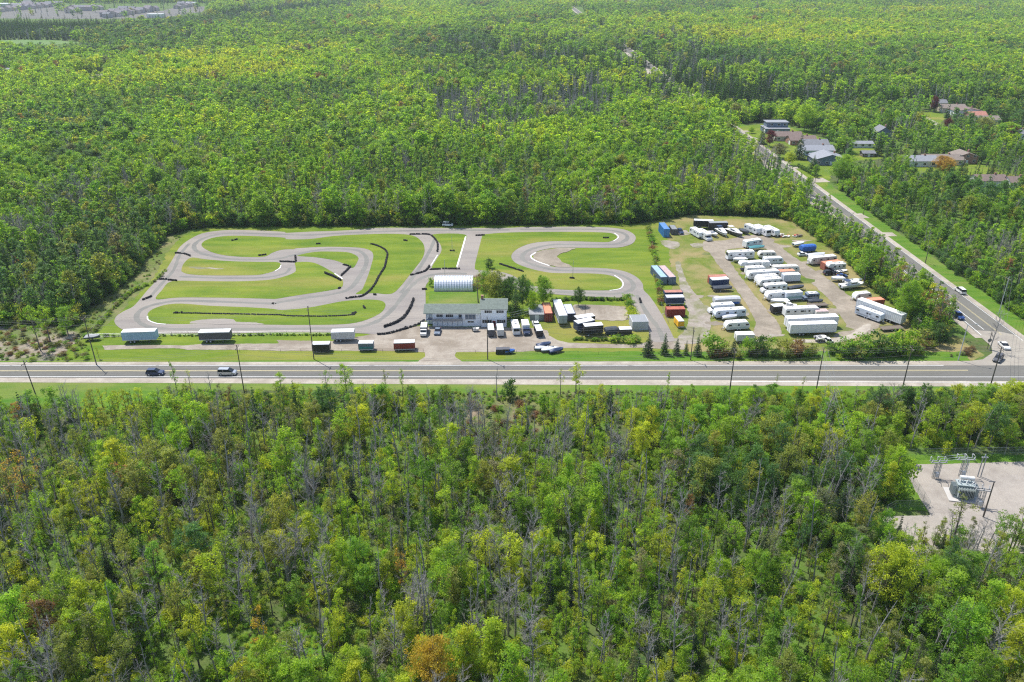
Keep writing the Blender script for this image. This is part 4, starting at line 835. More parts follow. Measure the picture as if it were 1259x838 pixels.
m = MB(); gable(m, xm, xr, -.5, Dp+.6, 6.2, 1.45); r_ = m.obj('roof', 'shingle_green', hs_)
m = MB(); m.box((X(1060), Dp*.55, 8.2), (.8, .8, 1.6)); m.obj('chimney', 'brick', r_)
for bx, wd in ((842, 1.9), (893, 2.2)): hwin(hs_, X(bx), 0, 3.75, wd, 1.0, mull=3)
hwin(hs_, X(1000), 0, 3.3, 3.2, 1.7, mull=2, glass='glass_blue'); hwin(hs_, X(1001), 0, 1.6, 1.9, .5)
for bx, wd in ((1092, 2.2), (1152, 2.2)): hwin(hs_, X(bx), -.5, 5.3, wd, .9, mull=3)
for bx, wd in ((1085, 2.9), (1158, 2.6)): hwin(hs_, X(bx), -.5, 2.0, wd, 1.1, mull=3)
box_part('door', ['maroon', 'glass_dark'], hs_, [((X(1121), -.53, 1.1), (1.0, .06, 2.1)), ((X(1121), -.57, 1.5), (.5, .03, .7), 1)])
box_part('door', ['siding_blue', 'glass_dark'], hs_, [((X(948), -.03, 3.5), (1.1, .06, 2.1)), ((X(948), -.07, 3.8), (.6, .03, .9), 1)])
m = MB(); m.box(((X(806)+X(960))/2, -.55, 2.35), (X(960)-X(806), 1.1, .15))
for i in range(7): x = X(806)+i*(X(960)-X(806))/6; m.box((x, -1.0, 1.2), (.1, .1, 2.3)); m.box((x, -1.05, 2.85), (.08, .08, .9))
m.box(((X(806)+X(960))/2, -1.05, 3.3), (X(960)-X(806), .08, .06)); m.box(((X(806)+X(960))/2, -1.08, 2.8), (X(960)-X(806), .03, .55), 1)
m.obj('balcony', ['siding_blue', 'mid_grey'], hs_)
m = MB()
for x in (xl+.2, X(790)): m.box((x, .2, 2.4), (.15, .15, 4.8))
m.box(((xl+X(803))/2, .6, 2.3), (X(803)-xl, 1.6, .14)); m.box(((xl+X(803))/2, -.1, 3.2), (X(803)-xl, .06, .08)); m.obj('porch', 'siding_blue', hs_)
hwin(hs_, (xl+X(806))/2, 2.0, 3.9, 1.2, 1.0)
m = MB(); m.box(((X(806)+xm)/2, -.45, 4.42), (xm-X(806)-.6, .12, .12)); m.box(((xm+xr)/2, -.98, 6.0), (xr-xm+.6, .12, .12)); m.obj('gutter', 'white_paint', hs_)
m = MB(); m.box((xm-.1, -.1, 2.5), (.12, .1, 5)); m.box((xr-.1, -.58, 3.1), (.12, .1, 6.2)); m.obj('downpipe', 'light_grey', hs_)
# round-roofed ribbed metal hut behind the house
q0 = G(*B(812, 412)); q1 = G(*B(1010, 410)); hl = q1.x-q0.x
hut = thing('quonset_hut', 'half-round ribbed white metal hut behind the white house', 'hut', (q0.x, q0.y, .06))
m = MB(); nx = int(hl/.45); na = 16; Rr = 3.9; vs = []; fs = []
for i in range(nx*2+1):
    x = i*hl/(nx*2); rr = Rr+(.13 if i % 4 in (1, 2) else 0)
    for j in range(na+1): a = math.pi*j/na; vs.append((x, Rr-rr*math.cos(a), .5+rr*math.sin(a)*.92))
for i in range(nx*2):
    for j in range(na): k = i*(na+1)+j; fs.append((k, k+na+1, k+na+2, k+1))
m.add(vs, fs); plain('ribbed_metal', (.62, .64, .68), .4, .35, .12); m.obj('roof', 'ribbed_metal', hut)
for i, nm in ((0, 'end_wall'), (hl, 'end_wall')):
    m = MB(); prof = [(Rr-Rr*math.cos(math.pi*j/na), .5+Rr*math.sin(math.pi*j/na)*.9) for j in range(na+1)]
    vs = [(i, .02, 0), (i, 2*Rr-.02, 0)]+[(i, y, z) for y, z in prof[::-1]]; m.add(vs, [tuple(range(len(vs)))]); m.obj(nm, 'light_grey', hut)
m = MB(); m.box((hl/2, .0, .3), (hl, .15, .6)); m.box((hl/2, 2*Rr, .3), (hl, .15, .6)); m.obj('foundation', 'concrete', hut)
sheet('house_lawn', [B(790, 410), B(1030, 410), B(1060, 480), B(780, 480)], .1, 'verge_grass', 0)
# low grey shed roof beside the salmon container
def shed(px, py, W, Dp, H, wall, roof, label, name='shed', rise=.9, axis='x', win_=True):
    g = G(px, py); t = thing(name, label, 'shed' if name == 'shed' else 'building', (g.x, g.y, .05))
    m = MB(); gable_walls(m, -W/2, W/2, 0, Dp, H, rise, 0, axis); m.obj('wall', [wall], t)
    m = MB(); gable(m, -W/2, W/2, 0, Dp, H, rise, .3, .12, 0, axis); m.obj('roof', roof, t)
    box_part('door', ['white_paint'], t, [((0, -.03, min(1.0, H/2)), (1.2, .05, min(2, H-.2)))])
    return t
shed(*Cc(336, 562), 4.6, 8, 2.2, 'mid_grey', 'mid_grey', 'low grey-roofed shed between the trees and the salmon-roofed container', rise=.5)
# ================================================= houses of the neighbourhood
HOUSE_SPOTS = []
def house(p, W, Dp, H, wall, roof, label, axis='x', rise=2.0, yaw=0, garage=True, chim=True, flat=False, name='house'):
    g = G(*p); t = thing(name, label, 'house', (g.x, g.y, .05), R(yaw)); HOUSE_SPOTS.append((g.x, g.y, W, Dp))
    m = MB()
    if flat: m.box((0, Dp/2, H/2), (W, Dp, H))
    else: gable_walls(m, -W/2, W/2, 0, Dp, H, rise, 0, axis)
    m.obj('wall', [wall], t)
    m = MB()
    if flat: m.box((0, Dp/2, H+.1), (W+.6, Dp+.6, .25))
    else: gable(m, -W/2, W/2, 0, Dp, H, rise, .5, .15, 0, axis)
    r = m.obj('roof', roof, t)
    if chim: box_part('chimney', ['brick'], r, [((W*.2, Dp*.5, H+rise+.2), (.8, .8, 1.4))])
    n = max(2, int(W/4))
    for k in range(n):
        x = -W/2+W*(k+.5)/n
        for z in ([1.5] if H < 4 else [1.5, 4.3]):
            if abs(x-W*.02) < 1.2 and z < 2: continue
            hwin(t, x, 0, z, 1.5, 1.1)
    hwin(t, -W/2, Dp*.5, 1.6, 1.4, 1.1, '-x')
    box_part('door', ['white_paint'], t, [((0, -.03, 1.05), (1.1, .06, 2.1))])
    if garage: box_part('garage_door', ['white_paint'], t, [((-W/2-.03, Dp*.22, 1.1), (.06, 2.8, 2.2))])
    return t
g = house(F(302, 139), 16, 12, 3.0, 'siding_blue', 'shingle_pale', 'dark slate two-storey house with pale flat roofs, farthest of the row beside the side road', flat=True, chim=False)
box_part('upper_storey', ['siding_blue'], g, [((1, 9, 4.7), (14, 8, 3.2))]); box_part('roof', ['shingle_pale'], g, [((1, 9, 6.4), (15, 9, .25))]); [hwin(g, x, 5, 4.9, 1.8, 1.2) for x in (-3, 2, 6)]
house(F(345, 168), 17, 10, 3.0, 'siding_beige', 'shingle_brown', 'bungalow with a reddish brown roof in front of the dark slate house', yaw=0)
house(F(402, 184), 16, 10, 3.0, 'brick', 'shingle_brown', 'brown-roofed brick bungalow partly behind the tall dark spruce')
house(F(452, 200), 15, 10, 3.0, 'siding_beige', 'shingle_grey', 'grey-roofed bungalow in the middle of the row, behind the two largest grey roofs')
house(F(462, 224), 18, 11, 3.0, 'siding_white', 'shingle_pale', 'pale grey-roofed house with white walls in the lower part of the row')
house(F(508, 262), 18, 13, 3.2, 'siding_blue', 'shingle_pale', 'big pale blue-grey roofed house at the near end of the row', axis='y', rise=2.6)
house(F(618, 194), 17, 6, 2.5, 'white_paint', 'shingle_pale', 'long narrow white building with grey roof on the lawn behind the row', chim=False, garage=False, rise=1)
house(F(656, 230), 7, 5, 2.2, 'wood_dark', 'shingle_grey', 'small dark garden shed on the lawn behind the row of houses', chim=False, garage=False, rise=1, name='shed')['category'] = 'shed'
house(F(712, 168), 9, 9, 5.6, 'siding_blue', 'shingle_grey', 'tall blue-grey house almost hidden by spruces', axis='y', rise=3)
house(F(855, 268), 19, 10, 3.2, 'siding_white', 'shingle_pale', 'white house with grey roof and dark fence among the trees on the right')
house(F(948, 262), 22, 11, 3.0, 'siding_beige', 'shingle_tan', 'tan-roofed bungalow behind the orange-leaved trees')
house(F(1035, 256), 12, 10, 4.0, 'brick', 'shingle_tan', 'tan-roofed brick house right of the orange-leaved trees', axis='y')
house(F(1135, 345), 15, 10, 3.0, 'white_paint', 'shingle_brown', 'white house with a brown roof nearest the camera in the right woods')
house(F(1240, 352), 9, 9, 3.0, 'white_paint', 'shingle_brown', 'brown-roofed house cut off by the right edge of the picture')
house(F(1244, 160), 16, 10, 3.2, 'siding_white', 'shingle_grey', 'white house with grey roof far up at the right edge')
house(F(988, 58), 18, 11, 3.4, 'siding_beige', 'shingle_tan', 'pinkish tan-roofed house at the top of the neighbourhood')
h = house(F(1045, 72), 20, 12, 3.6, 'siding_white', 'shingle_brown', 'house with a dark maroon roof and white gable at the top right', axis='y')
house(F(1080, 84), 12, 8, 3, 'brick', 'faded_red', 'small red-roofed house beside the maroon-roofed one', chim=False)
house(F(1120, 104), 16, 10, 3.2, 'siding_beige', 'shingle_tan', 'brown-roofed house left of the clipped hedge at the top right')
house(F(930, 36), 12, 9, 3, 'siding_beige', 'shingle_grey', 'small grey-roofed house left of the white driveway', chim=False)
house((15, 92), 20, 12, 4, 'white_paint', 'shingle_pale', 'house with a bright pale roof beside the dark red tree at the left edge')
house((14, 82), 16, 10, 4, 'siding_white', 'shingle_grey', 'grey-roofed house behind the dark red tree at the left edge')
house((116, 75), 12, 8, 3.4, 'white_paint', 'shingle_brown', 'lone white farmhouse with brown roof among trees at the upper left', chim=False)
house((1135, 61), 9, 8, 3, 'white_paint', 'shingle_pale', 'tiny pale roof in the far woods at the upper right', chim=False)
house((775, 3), 30, 18, 6, 'white_paint', 'shingle_pale', 'far pale building in the woods at the top right of centre', chim=False)
# distant town: several house shapes copied
town_src = []
for i in range(5):
    m = MB(); W_, D_, H_ = 11+i*1.2, 12, 6+(i % 2)
    gable_walls(m, -W_/2, W_/2, -D_/2, D_/2, H_, 3.2, 0, 'x' if i % 2 else 'y'); gable(m, -W_/2, W_/2, -D_/2, D_/2, H_, 3.2, .4, .3, 1, 'x' if i % 2 else 'y')
    for k in (-1, 1): m.box((k*W_*.25, -D_/2-.03, H_*.7), (1.8, .1, 1.5), 2); m.box((k*W_*.25, -D_/2-.03, H_*.25), (2.2, .1, 1.8), 2)
    town_src.append(m.mesh('distant_house', ['town_wall' if i % 2 else 'siding_beige', 'town_roof' if i != 3 else 'shingle_grey', 'glass_dark']))
rt = random.Random(4); nt_ = 0
TOWN = [[(-20, 22), (2, 14), (28, 6.5), (78, 6.5), (86, 17), (84, 22.5), (30, 23), (-20, 23)], [(86, 12), (122, 11), (128, 20), (124, 22.5), (86, 22.5)], [(128, 20), (150, 14.5), (195, 12.5), (202, 21), (180, 22.5), (128, 22.5)], [(203, 15), (226, 6), (252, 8), (252, 13.5), (228, 16), (204, 19)]]
for ti_, poly in enumerate(TOWN):
    xs = [p[0] for p in poly]; ys = [p[1] for p in poly]; gx0, gx1 = G(min(xs), min(ys)).x, G(max(xs), min(ys)).x
    yy0, yy1 = G(0, max(ys)).y, G(0, min(ys)).y
    y = yy0; row = 0
    while y < yy1:
        x = gx0
        while x < gx1:
            q = P((x, y, 0))
            if inside(q, poly) and rt.random() < .93 and nt_ < 298:
                o = bpy.data.objects.new('distant_house', rt.choice(town_src)); C.objects.link(o)
                o.location = (x+rt.uniform(-1.5, 1.5), y+rt.uniform(-2, 2), 0); o.rotation_euler = (0, 0, rt.choice([0, math.pi])+rt.uniform(-.15, .15)); s = rt.uniform(.95, 1.25); o.scale = (s, s, s)
                lb_ = ('largest, leftmost', 'second, small', 'third, long', 'rightmost, farthest')[ti_]; rw_ = ('near', 'middle', 'far')[min(2, int(3*(y-yy0)/(yy1-yy0+1)))]; tag(o, f'{("beige", "brownish")[1 if o.data.materials[0].name == "town_wall" else 0]} two-storey house in the {rw_} rows of the {lb_} cluster of the distant town', 'house', f'houses in the {rw_} rows of the {lb_} cluster of the distant town'); nt_ += 1
            x += 15.5
        row += 1; y += 21 if row % 2 else 30
for (p, W_, D_, H_, lb) in [((10, 9), 80, 30, 8, 'long white flat-roofed warehouse left of the distant town'), ((234, 8), 26, 20, 9, 'bright white building at the right end of the distant town'), ((190, 21.5), 30, 16, 6, 'low white building in front of the distant town'), ((234, 3), 24, 20, 8, 'pale building behind the bright white one of the distant town')]:
    g = G(*p); t = thing('warehouse', lb, 'building', (g.x, g.y, 0)); box_part('wall', ['offwhite'], t, [((0, D_/2, H_/2), (W_, D_, H_))]); box_part('roof', ['white_paint'], t, [((0, D_/2, H_+.4), (W_+.5, D_+.5, .8))])
    box_part('door', ['mid_grey'], t, [((W_*.1*k, -.1, 2), (W_*.06, .2, 3.5)) for k in (-3, -1, 1, 3)])
sheet('town_ground', [(0, 22.5), (4, 12), (35, 7), (80, 7), (90, 12), (200, 13), (226, 6), (252, 8), (250, 14), (200, 21.5), (125, 23), (60, 23)], .05, 'road_asphalt', 0)

# ================================================= poles and wires
POLES = {}
def pole(key, p, top, label, mat='wood_pole', r=.16, arm=True, group=None, lean=0, name='utility_pole'):
    g = G(*p); z = 1
    # height from the top pixel
    lo, hi = 2, 30
    for _ in range(40):
        mid = (lo+hi)/2
        if P((g.x, g.y, mid))[1] > top: lo = mid
        else: hi = mid
    h = lo; t = thing(name, label, 'utility pole' if arm else 'pole', (g.x, g.y, 0), 0, group)
    m = MB(); m.tube((0, 0, 0), (lean*h, 0, h), r, r*.65, 8); m.obj('post', mat, t)
    if arm:
        m = MB(); m.box((lean*h, 0, h-.8), (.12, 2.4, .14)); m.tube((lean*h, -.6, h-1.4), (lean*h, 0, h-.85), .04, n=4); m.tube((lean*h, .6, h-1.4), (lean*h, 0, h-.85), .04, n=4); m.obj('crossarm', 'wood_dark', t)
        for y in (-1.1, 0, 1.1):
            m = MB(); m.tube((lean*h, y, h-.74), (lean*h, y, h-.45), .07, .04, 6); m.obj('insulator', 'porcelain', t)
    POLES[key] = (g.x+lean*h, g.y, h); return t
pole('n0', (51.6, 506), 443, 'leaning wooden pole on the near side of the highway at the left edge', lean=-.06)
pole('f0', A(163, 790), 388, 'wooden pole on the far side of the highway, left of the pale blue trailer', lean=-.02)
pole('f1', B(193, 760), 376, 'thin wooden pole between the beige and the black trailers')
pole('f2', B(1088, 762), 389, 'tall wooden pole on the grass strip in front of the white house')
pole('f3', Cc(1127, 765), 402, 'wooden pole beside the row of conifers at the foot of the dirt lane', r=.14)
pole('n1', (302, 492), 424, 'wooden pole rising out of the near woodland beside the silver minivan')
pole('n2', (895.5, 492), 428, 'wooden pole on the near side of the highway below the camper yard', r=.18)
pole('n3', (1003, 482), 427, 'wooden pole on the near verge below the right bend of the yard', r=.17)
pole('n4', (1109.5, 477), 425, 'wooden pole on the near verge left of the junction', r=.17)
pole('n5', (1217, 476), 426, 'wooden pole on the near verge right beside the dark grey turning car', r=.18)
pole('f4', E(568, 600), 390, 'wooden pole standing behind the bushes at the lower right of the yard', r=.12)
pole('s0', E(1060, 400), 340, 'grey pole on the right verge of the side road nearest the junction', 'concrete_pole', r=.13)
pole('s1', E(640, 110), 301, 'dark wooden pole on the right verge of the side road, by the parked trees')['label'] = 'dark wooden pole on the right verge of the side road above the white van'
pole('s2', F(635, 455), 243, 'wooden pole beside the second driveway on the side road', r=.13)
pole('s3', F(447, 330), 196, 'wooden pole beside the widest driveway of the side road', r=.13)
pole('s4', (938, 183), 165, 'wooden pole beside the upper driveways of the side road', r=.13)
pole('l0', B(905, 203), 290, 'thin lamp mast standing in a ring of tyres on the infield grass', 'galvanised', r=.1, arm=False, name='mast')
pole('l1', B(868, 337), 319, 'thin mast at the edge of the track above the metal hut', 'galvanised', r=.09, arm=False, name='mast')
pole('l2', Cc(520, 345), 320, 'thin lamp mast on the lower finger of grass inside the right hairpin', 'galvanised', r=.1, arm=False, name='mast')
pole('l3', Cc(583, 545), 374, 'thin mast at the corner of the pale gravel court', 'wood_pole', r=.09, arm=False, name='mast')
pole('w0', (1049, 610), 576, 'wooden pole in the near woodland left of the substation', r=.14)
t = pole('c0', (1178, 443), 399, 'pale concrete lamp post on the grass corner of the junction', 'concrete_pole', r=.15, arm=False, name='lamp_post')
px_, py_, h_ = POLES['c0']; m = MB(); m.tube((0, 0, h_), (1.6, -.6, h_+.5), .05, n=5); m.box((2.0, -.75, h_+.5), (.8, .3, .15)); m.obj('lamp_arm', 'galvanised', t)
g = G(1213.7, 429); t = thing('road_sign', 'back of a round-cornered stop sign on a tall post at the junction corner', 'road sign', (g.x, g.y, .05)); m = MB(); m.tube((0, 0, 0), (0, 0, 5.4), .09, n=6); m.obj('post', 'wood_pole', t)
m = MB(); m.tube((0, -.1, 2.9), (0, -.05, 2.9), .62, n=8); m.obj('sign_board', 'stop_back', t)
def wire(a, b, offs, name='power_line', label='', sag=.03, r=.022, mat='wire', dz=-.45):
    t = thing(name, label, 'power line', (0, 0, 0), 0, 'power lines')
    for (dx, dy, ddz) in offs:
        p = Vector((a[0]+dx, a[1]+dy, a[2]+dz+ddz)); q = Vector((b[0]+dx, b[1]+dy, b[2]+dz+ddz)); L_ = (q-p).length; m = MB(); n = 12; pr = p
        for i in range(1, n+1):
            u = i/n; c = p.lerp(q, u); c.z -= L_*sag*4*u*(1-u); m.tube(pr, c, r, n=3, cap=False); pr = c
        m.obj('wire', mat, t)
    return t
O3 = [(0, -1.1, 0), (0, 0, 0), (0, 1.1, 0), (0, .1, -2.2)]
for a, b, lb in [('f0', 'f1', 'wires between the far side poles above the left trailers'), ('f1', 'f2', 'wires from the pole by the black trailer to the tall pole before the house'), ('f2', 'f3', 'wires from the tall pole before the house to the row of conifers'),
              ('n1', 'n2', 'long wires along the near side of the highway in the middle'), ('n2', 'n3', 'wires along the near verge below the camper yard'), ('n3', 'n4', 'wires along the near verge below the right bushes'), ('n4', 'n5', 'wires along the near verge reaching the junction'), ('n0', 'n1', 'wires along the near side of the highway at the left')]:
    wire(POLES[a], POLES[b], O3, label=lb)
a = POLES['n0']; wire((a[0]-60, a[1]-3, a[2]), a, O3, label='wires leaving the leftmost pole out of the picture'); a = POLES['f0']; wire((a[0]-60, a[1], a[2]), a, O3, label='wires crossing the trees at the left edge above the highway')
a = POLES['n5']; wire(a, (a[0]+60, a[1], a[2]), O3, label='wires leaving the junction to the right')
for a, b, lb in [('s3', 's4', 'wires over the upper driveways of the side road'), ('s2', 's3', 'wires between the driveways of the side road'), ('s1', 's2', 'wires above the side road verge beside the dense trees'), ('s0', 's1', 'wires above the white van on the side road'), ('n5', 's0', 'wires crossing the junction to the grey pole')]:
    wire(POLES[a], POLES[b], [(-1.1, 0, 0), (0, 0, 0), (1.1, 0, 0)], label=lb)
wire(POLES['n3'], POLES['w0'], [(-1, 0, 0), (0, 0, 0), (1, 0, 0), (0, 0, -1.5)], label='pale wires running down across the near woodland to the substation pole', mat='wire_shiny', sag=.02, r=.025)
hx, hy, hz = p1.x, p1.y, 5
wire((hx, hy, 5.2), (G(*Cc(300, 555)).x, G(*Cc(300, 555)).y, 4.5), [(0, 0, 0), (0, 0, -.8), (0, 0, -1.6)], label='three slack wires at the right corner of the white house', mat='wire_shiny', r=.03)

# ================================================= tyre barriers, fences
def tyres(pts, label, step=.62, name='tyre_barrier', high=2, wob=.12, cat='tyre barrier'):
    ps = resample(catmull([G(*p) for p in pts], False, 4), step); base = ps[0].copy(); base.z = .12; m = MB(); rr = random.Random(len(label))
    for p in ps:
        for k in range(high if rr.random() > .15 else 1):
            m.torus((p.x-base.x+rr.uniform(-wob, wob), p.y-base.y+rr.uniform(-wob, wob), .14+k*.24), .25, .13, 9, 5)
    o = m.obj(name, 'tyre_black'); o.location = base; return tag(o, label, cat, 'tyre barriers of the race track')
for pts, lb, *kw in [([A(570, 215), A(612, 218), A(650, 232)], 'short tyre barrier across the track at the upper left bend'), ([A(488, 350), A(530, 350)], 'left half of the tyre barrier pair across the left side of the track'), ([A(535, 354), A(578, 358)], 'right half of the tyre barrier pair across the left side of the track'),
    ([A(403, 456), A(447, 438)], 'slanting tyre barrier above the lower left bend'), ([A(560, 525), A(605, 523)], 'knot of tyres at the left end of the long line in the lowest island'), ([A(605, 524), A(850, 529), A(1100, 534), B(60, 538), B(200, 541), B(330, 538), B(400, 532)], 'long thin line of tyres through the lowest island', 1),
    ([A(1110, 259), A(1185, 262)], 'short tyre row across the middle of the inner bend'), ([A(1187, 230), A(1189, 258)], 'short upright tyre row beside the inner bend'), ([A(862, 150), A(885, 145)], 'little heap of tyres on the upper left island'), ([A(1000, 228), A(1040, 223)], 'little row of tyres at the edge of the upper left island'),  # last row here: tyres laid as a dark strip in place of a shadow
    ([B(485, 168), B(520, 178), B(555, 195), B(571, 218), B(566, 250), B(556, 290), B(530, 330), B(510, 370), B(480, 410), B(440, 437), B(400, 443), B(350, 450)], 'long curved tyre wall sweeping down the large left island'),
    ([B(690, 119), B(780, 119), B(812, 138), B(830, 168), B(828, 210)], 'tyre wall round the outside of the top right bend of the left circuit'), ([B(788, 282), B(770, 305), B(735, 318), B(690, 329)], 'tyre wall below the narrow middle lawn'), ([B(790, 300), B(845, 298)], 'tyre row right of the wall below the narrow middle lawn'),
    ([B(856, 296), B(950, 297)], 'tyre row along the lower end of the middle lawn beside the pit strip'), ([B(1030, 125), B(1068, 123)], 'short tyre row at the top of the pit strip'), ([B(380, 286), B(356, 310), B(332, 333)], 'tyre row across the inner track of the left circuit'), ([B(345, 275), B(372, 282)], 'short tyre row at the tip of the lens shaped lawn'),
    ([B(250, 320), B(290, 335), B(330, 356)], 'thick tyre bank at the right end of the middle island', 3), ([B(706, 455), B(690, 495), B(662, 540), B(620, 573), B(555, 597)], 'curved tyre wall on the wide asphalt left of the white house', 3),
    ([B(523, 634), B(560, 632), B(620, 618), B(680, 600), B(730, 582), B(765, 560)], 'tyre wall along the edge between the track and the gravel lot', 2), ([B(658, 150), B(673, 152)], 'two stacks of tyres on the right part of the large left island'), ([B(207, 168), B(224, 168)], 'tyre stack at the top edge of the large left island'),
    ([B(503, 430), B(516, 430)], 'tyre stack where the cross lane meets the track'), ([B(450, 492), B(454, 500)], 'single tyre stack on the lowest island'), ([B(392, 528), B(410, 522)], 'knot of tyres at the right end of the long tyre line'), ([B(322, 398), B(332, 392)], 'tyre stack at the tip of the middle island'),
    ([B(897, 203), B(914, 203)], 'ring of tyres at the foot of the infield mast'), ([Cc(145, 272), Cc(200, 290), Cc(270, 312)], 'tyre row on the grass behind the trees of the house'), ([Cc(866, 452), Cc(871, 472)], 'short upright tyre row on the pit strip'), ([Cc(680, 137), Cc(706, 137)], 'tyre row in the tip of the upper right lawn finger'),
    ([Cc(508, 344), Cc(532, 346)], 'ring of tyres at the foot of the mast in the right hairpin'), ([B(752, 402), B(772, 402)], 'heap of tyres left of the metal hut'), ([B(665, 600), B(680, 605)], 'heap of tyres by the gravel lot beside the tyre wall')]:
    tyres(pts, lb, high=kw[0] if kw else 2)
def fence(name, pts, label, h=1.4, step=4, mat='galvanised', wires=3, cat='fence', closed=False, r=.035, mesh=False):
    ps = resample([G(*p) for p in pts], step); b = ps[0]; t = thing(name, label, cat, (b.x, b.y, .05))
    for p in ps[:95]:
        m = MB(); m.tube((p.x-b.x, p.y-b.y, 0), (p.x-b.x, p.y-b.y, h), r, n=5); m.obj('post', mat, t)
    m = MB()
    for k in range(wires):
        z = h*(k+1)/wires-.03
        for a, c in zip(ps[:95], ps[1:95]): m.tube((a.x-b.x, a.y-b.y, z), (c.x-b.x, c.y-b.y, z), .014 if k < wires-1 else r*.7, n=3, cap=False)
    if mesh:
        for a, c in zip(ps[:95], ps[1:95]):
            L_ = (c-a).length; n = int(L_/.28)
            for i in range(n):
                q = a.lerp(c, i/n)-b; e = a.lerp(c, (i+1)/n)-b
                m.tube((q.x, q.y, .05), (e.x, e.y, h-.05), .006, n=3, cap=False); m.tube((e.x, e.y, .05), (q.x, q.y, h-.05), .006, n=3, cap=False)
    m.obj('wire_mesh', mat, t); return t
fence('wire_fence', [A(120, 652), A(290, 648), A(600, 640), A(900, 640), B(0, 636), B(280, 636), B(440, 638)], 'wire fence with weeds between the track and the trailers lane', step=5)
fence('wire_fence', [Cc(908, 85), Cc(930, 180), Cc(947, 280), Cc(957, 350), Cc(966, 430), Cc(975, 490), Cc(1020, 600)], 'vine-grown wire fence between the race track and the storage yard', step=5)
fence('wire_fence', [A(122, 640), A(230, 520), A(330, 420), A(480, 350), A(520, 300)], 'wire fence along the woods at the left end of the track', step=5)
fence('wire_fence', [A(900, 722), B(0, 722), B(380, 722), B(760, 722)], 'low post fence along the highway verge left of the entrance', h=1, step=6, mat='wood_dark', wires=2)
fence('wire_fence', [B(920, 728), B(1257, 728), Cc(400, 735), Cc(860, 735)], 'low post fence along the highway verge right of the entrance', h=1, step=6, mat='wood_dark', wires=2)

# ================================================= substation
fence('chain_link_fence', [S(1290, 178), S(310, 198), S(345, 262), S(560, 608), S(505, 618)], 'galvanised chain link fence along the top and left side of the substation', h=2.4, step=3, mesh=True)
fence('chain_link_fence', [S(505, 570), S(255, 572), S(215, 640), S(330, 838)], 'chain link fence round the lower left corner of the substation', h=2.2, step=3, mesh=True)
def lattice(m, x, y, h, w_=.5):
    for a, b in ((-1, -1), (1, -1), (1, 1), (-1, 1)): m.tube((x+a*w_/2, y+b*w_/2, 0), (x+a*w_/2, y+b*w_/2, h), .05, n=4)
    n = max(2, int(h/.8))
    for i in range(n):
        z0, z1 = h*i/n, h*(i+1)/n; s = 1 if i % 2 else -1
        m.tube((x-s*w_/2, y-w_/2, z0), (x+s*w_/2, y-w_/2, z1), .03, n=3); m.tube((x-w_/2, y-s*w_/2, z0), (x-w_/2, y+s*w_/2, z1), .03, n=3); m.tube((x+w_/2, y-s*w_/2, z0), (x+w_/2, y+s*w_/2, z1), .03, n=3)
def insul(m, p, h=.9, tilt=(0, 0)):
    q = Vector(p); d = Vector((tilt[0], tilt[1], 1)).normalized()
    m.tube(q, q+d*h, .05, n=5)
    for k in range(4): c = q+d*h*(k+.6)/4.6; m.tube(c-d*.03, c+d*.05, .15, .1, 7)
def structure(p, label, h=4.2, w_=3.4, blades=True, yaw=0):
    g = G(*p); t = thing('switch_frame', label, 'switchgear', (g.x, g.y, .07), R(yaw))
    m = MB()
    for s in (-1, 1): lattice(m, s*.45, 0, h, .4)
    m.box((0, 0, h+.08), (w_, .25, .16)); m.box((0, .7, h+.08), (w_, .15, .14)); m.box((0, 0, 1.5), (1.2, .4, .12)); m.obj('frame', 'mid_grey', t)
    i_ = MB()
    for x in (-w_*.42, 0, w_*.42):
        for y in (0, .7): insul(i_, (x, y, h+.15), 1.0, (0, -.3 if y == 0 else .3))
    i_.obj('insulator', 'porcelain', t)
    if blades:
        b = MB()
        for x in (-w_*.42, 0, w_*.42): b.tube((x, -.3, h+1.1), (x-1.0, -1.0, h+2.2), .045, n=5); b.tube((x, .95, h+1.1), (x, -.35, h+1.1), .04, n=5)
        b.obj('switch_blade', 'galvanised', t)
    m = MB(); m.box((0, -.35, 1.1), (.7, .4, 1.0)); m.obj('control_box', 'light_grey', t)
    return t
structure(S(595, 345), 'lone lattice switch frame with insulators at the left of the substation', 4.0, 3.6, True)
structure(S(790, 335), 'switch frame with raised blades directly behind the transformer', 4.4, 4.0, True)
structure(S(915, 555), 'lattice switch frame between the transformer and the tall dark pole', 4.0, 3.2, False, -12)
g = G(*S(812, 500)); t = thing('transformer', 'large grey-green power transformer with white radiators in the substation', 'transformer', (g.x, g.y+1, .07), R(-12))
m = MB(); m.box((0, 0, 1.9), (3.4, 2.0, 2.8)); m.box((0, 0, 3.35), (3.6, 2.2, .15)); m.box((0, 0, .3), (3.8, 2.6, .5)); m.obj('tank', 'transformer_grey', t)
m = MB()
for i in range(11): m.box((-1.5+i*.3, -1.5, 1.9), (.07, .9, 2.2))
for i in range(6): m.box((-2.2, -.8+i*.3, 1.9), (.8, .07, 2.2)); m.box((2.2, -.8+i*.3, 1.9), (.8, .07, 2.2))
m.obj('radiator', 'transformer_grey', t)
m = MB(); m.tube((-1.2, .6, 4.4), (1.6, .6, 4.4), .4, n=12); m.box((-.8, .6, 3.8), (.15, .2, .9)); m.box((1.2, .6, 3.8), (.15, .2, .9)); m.obj('oil_tank', 'white_paint', t)
m = MB(); [insul(m, (x, -.3, 3.4), 1.2, (x*.25, -.2)) for x in (-1.1, 0, 1.1)]; [insul(m, (x, .1, 3.4), .8, (x*.2, .1)) for x in (-1.4, -.5, .5, 1.4)]; m.obj('bushing', 'white_paint', t)
m = MB(); m.box((0, 0, .1), (6.5, 5, .2)); tag(m.obj('plinth', 'concrete', t))
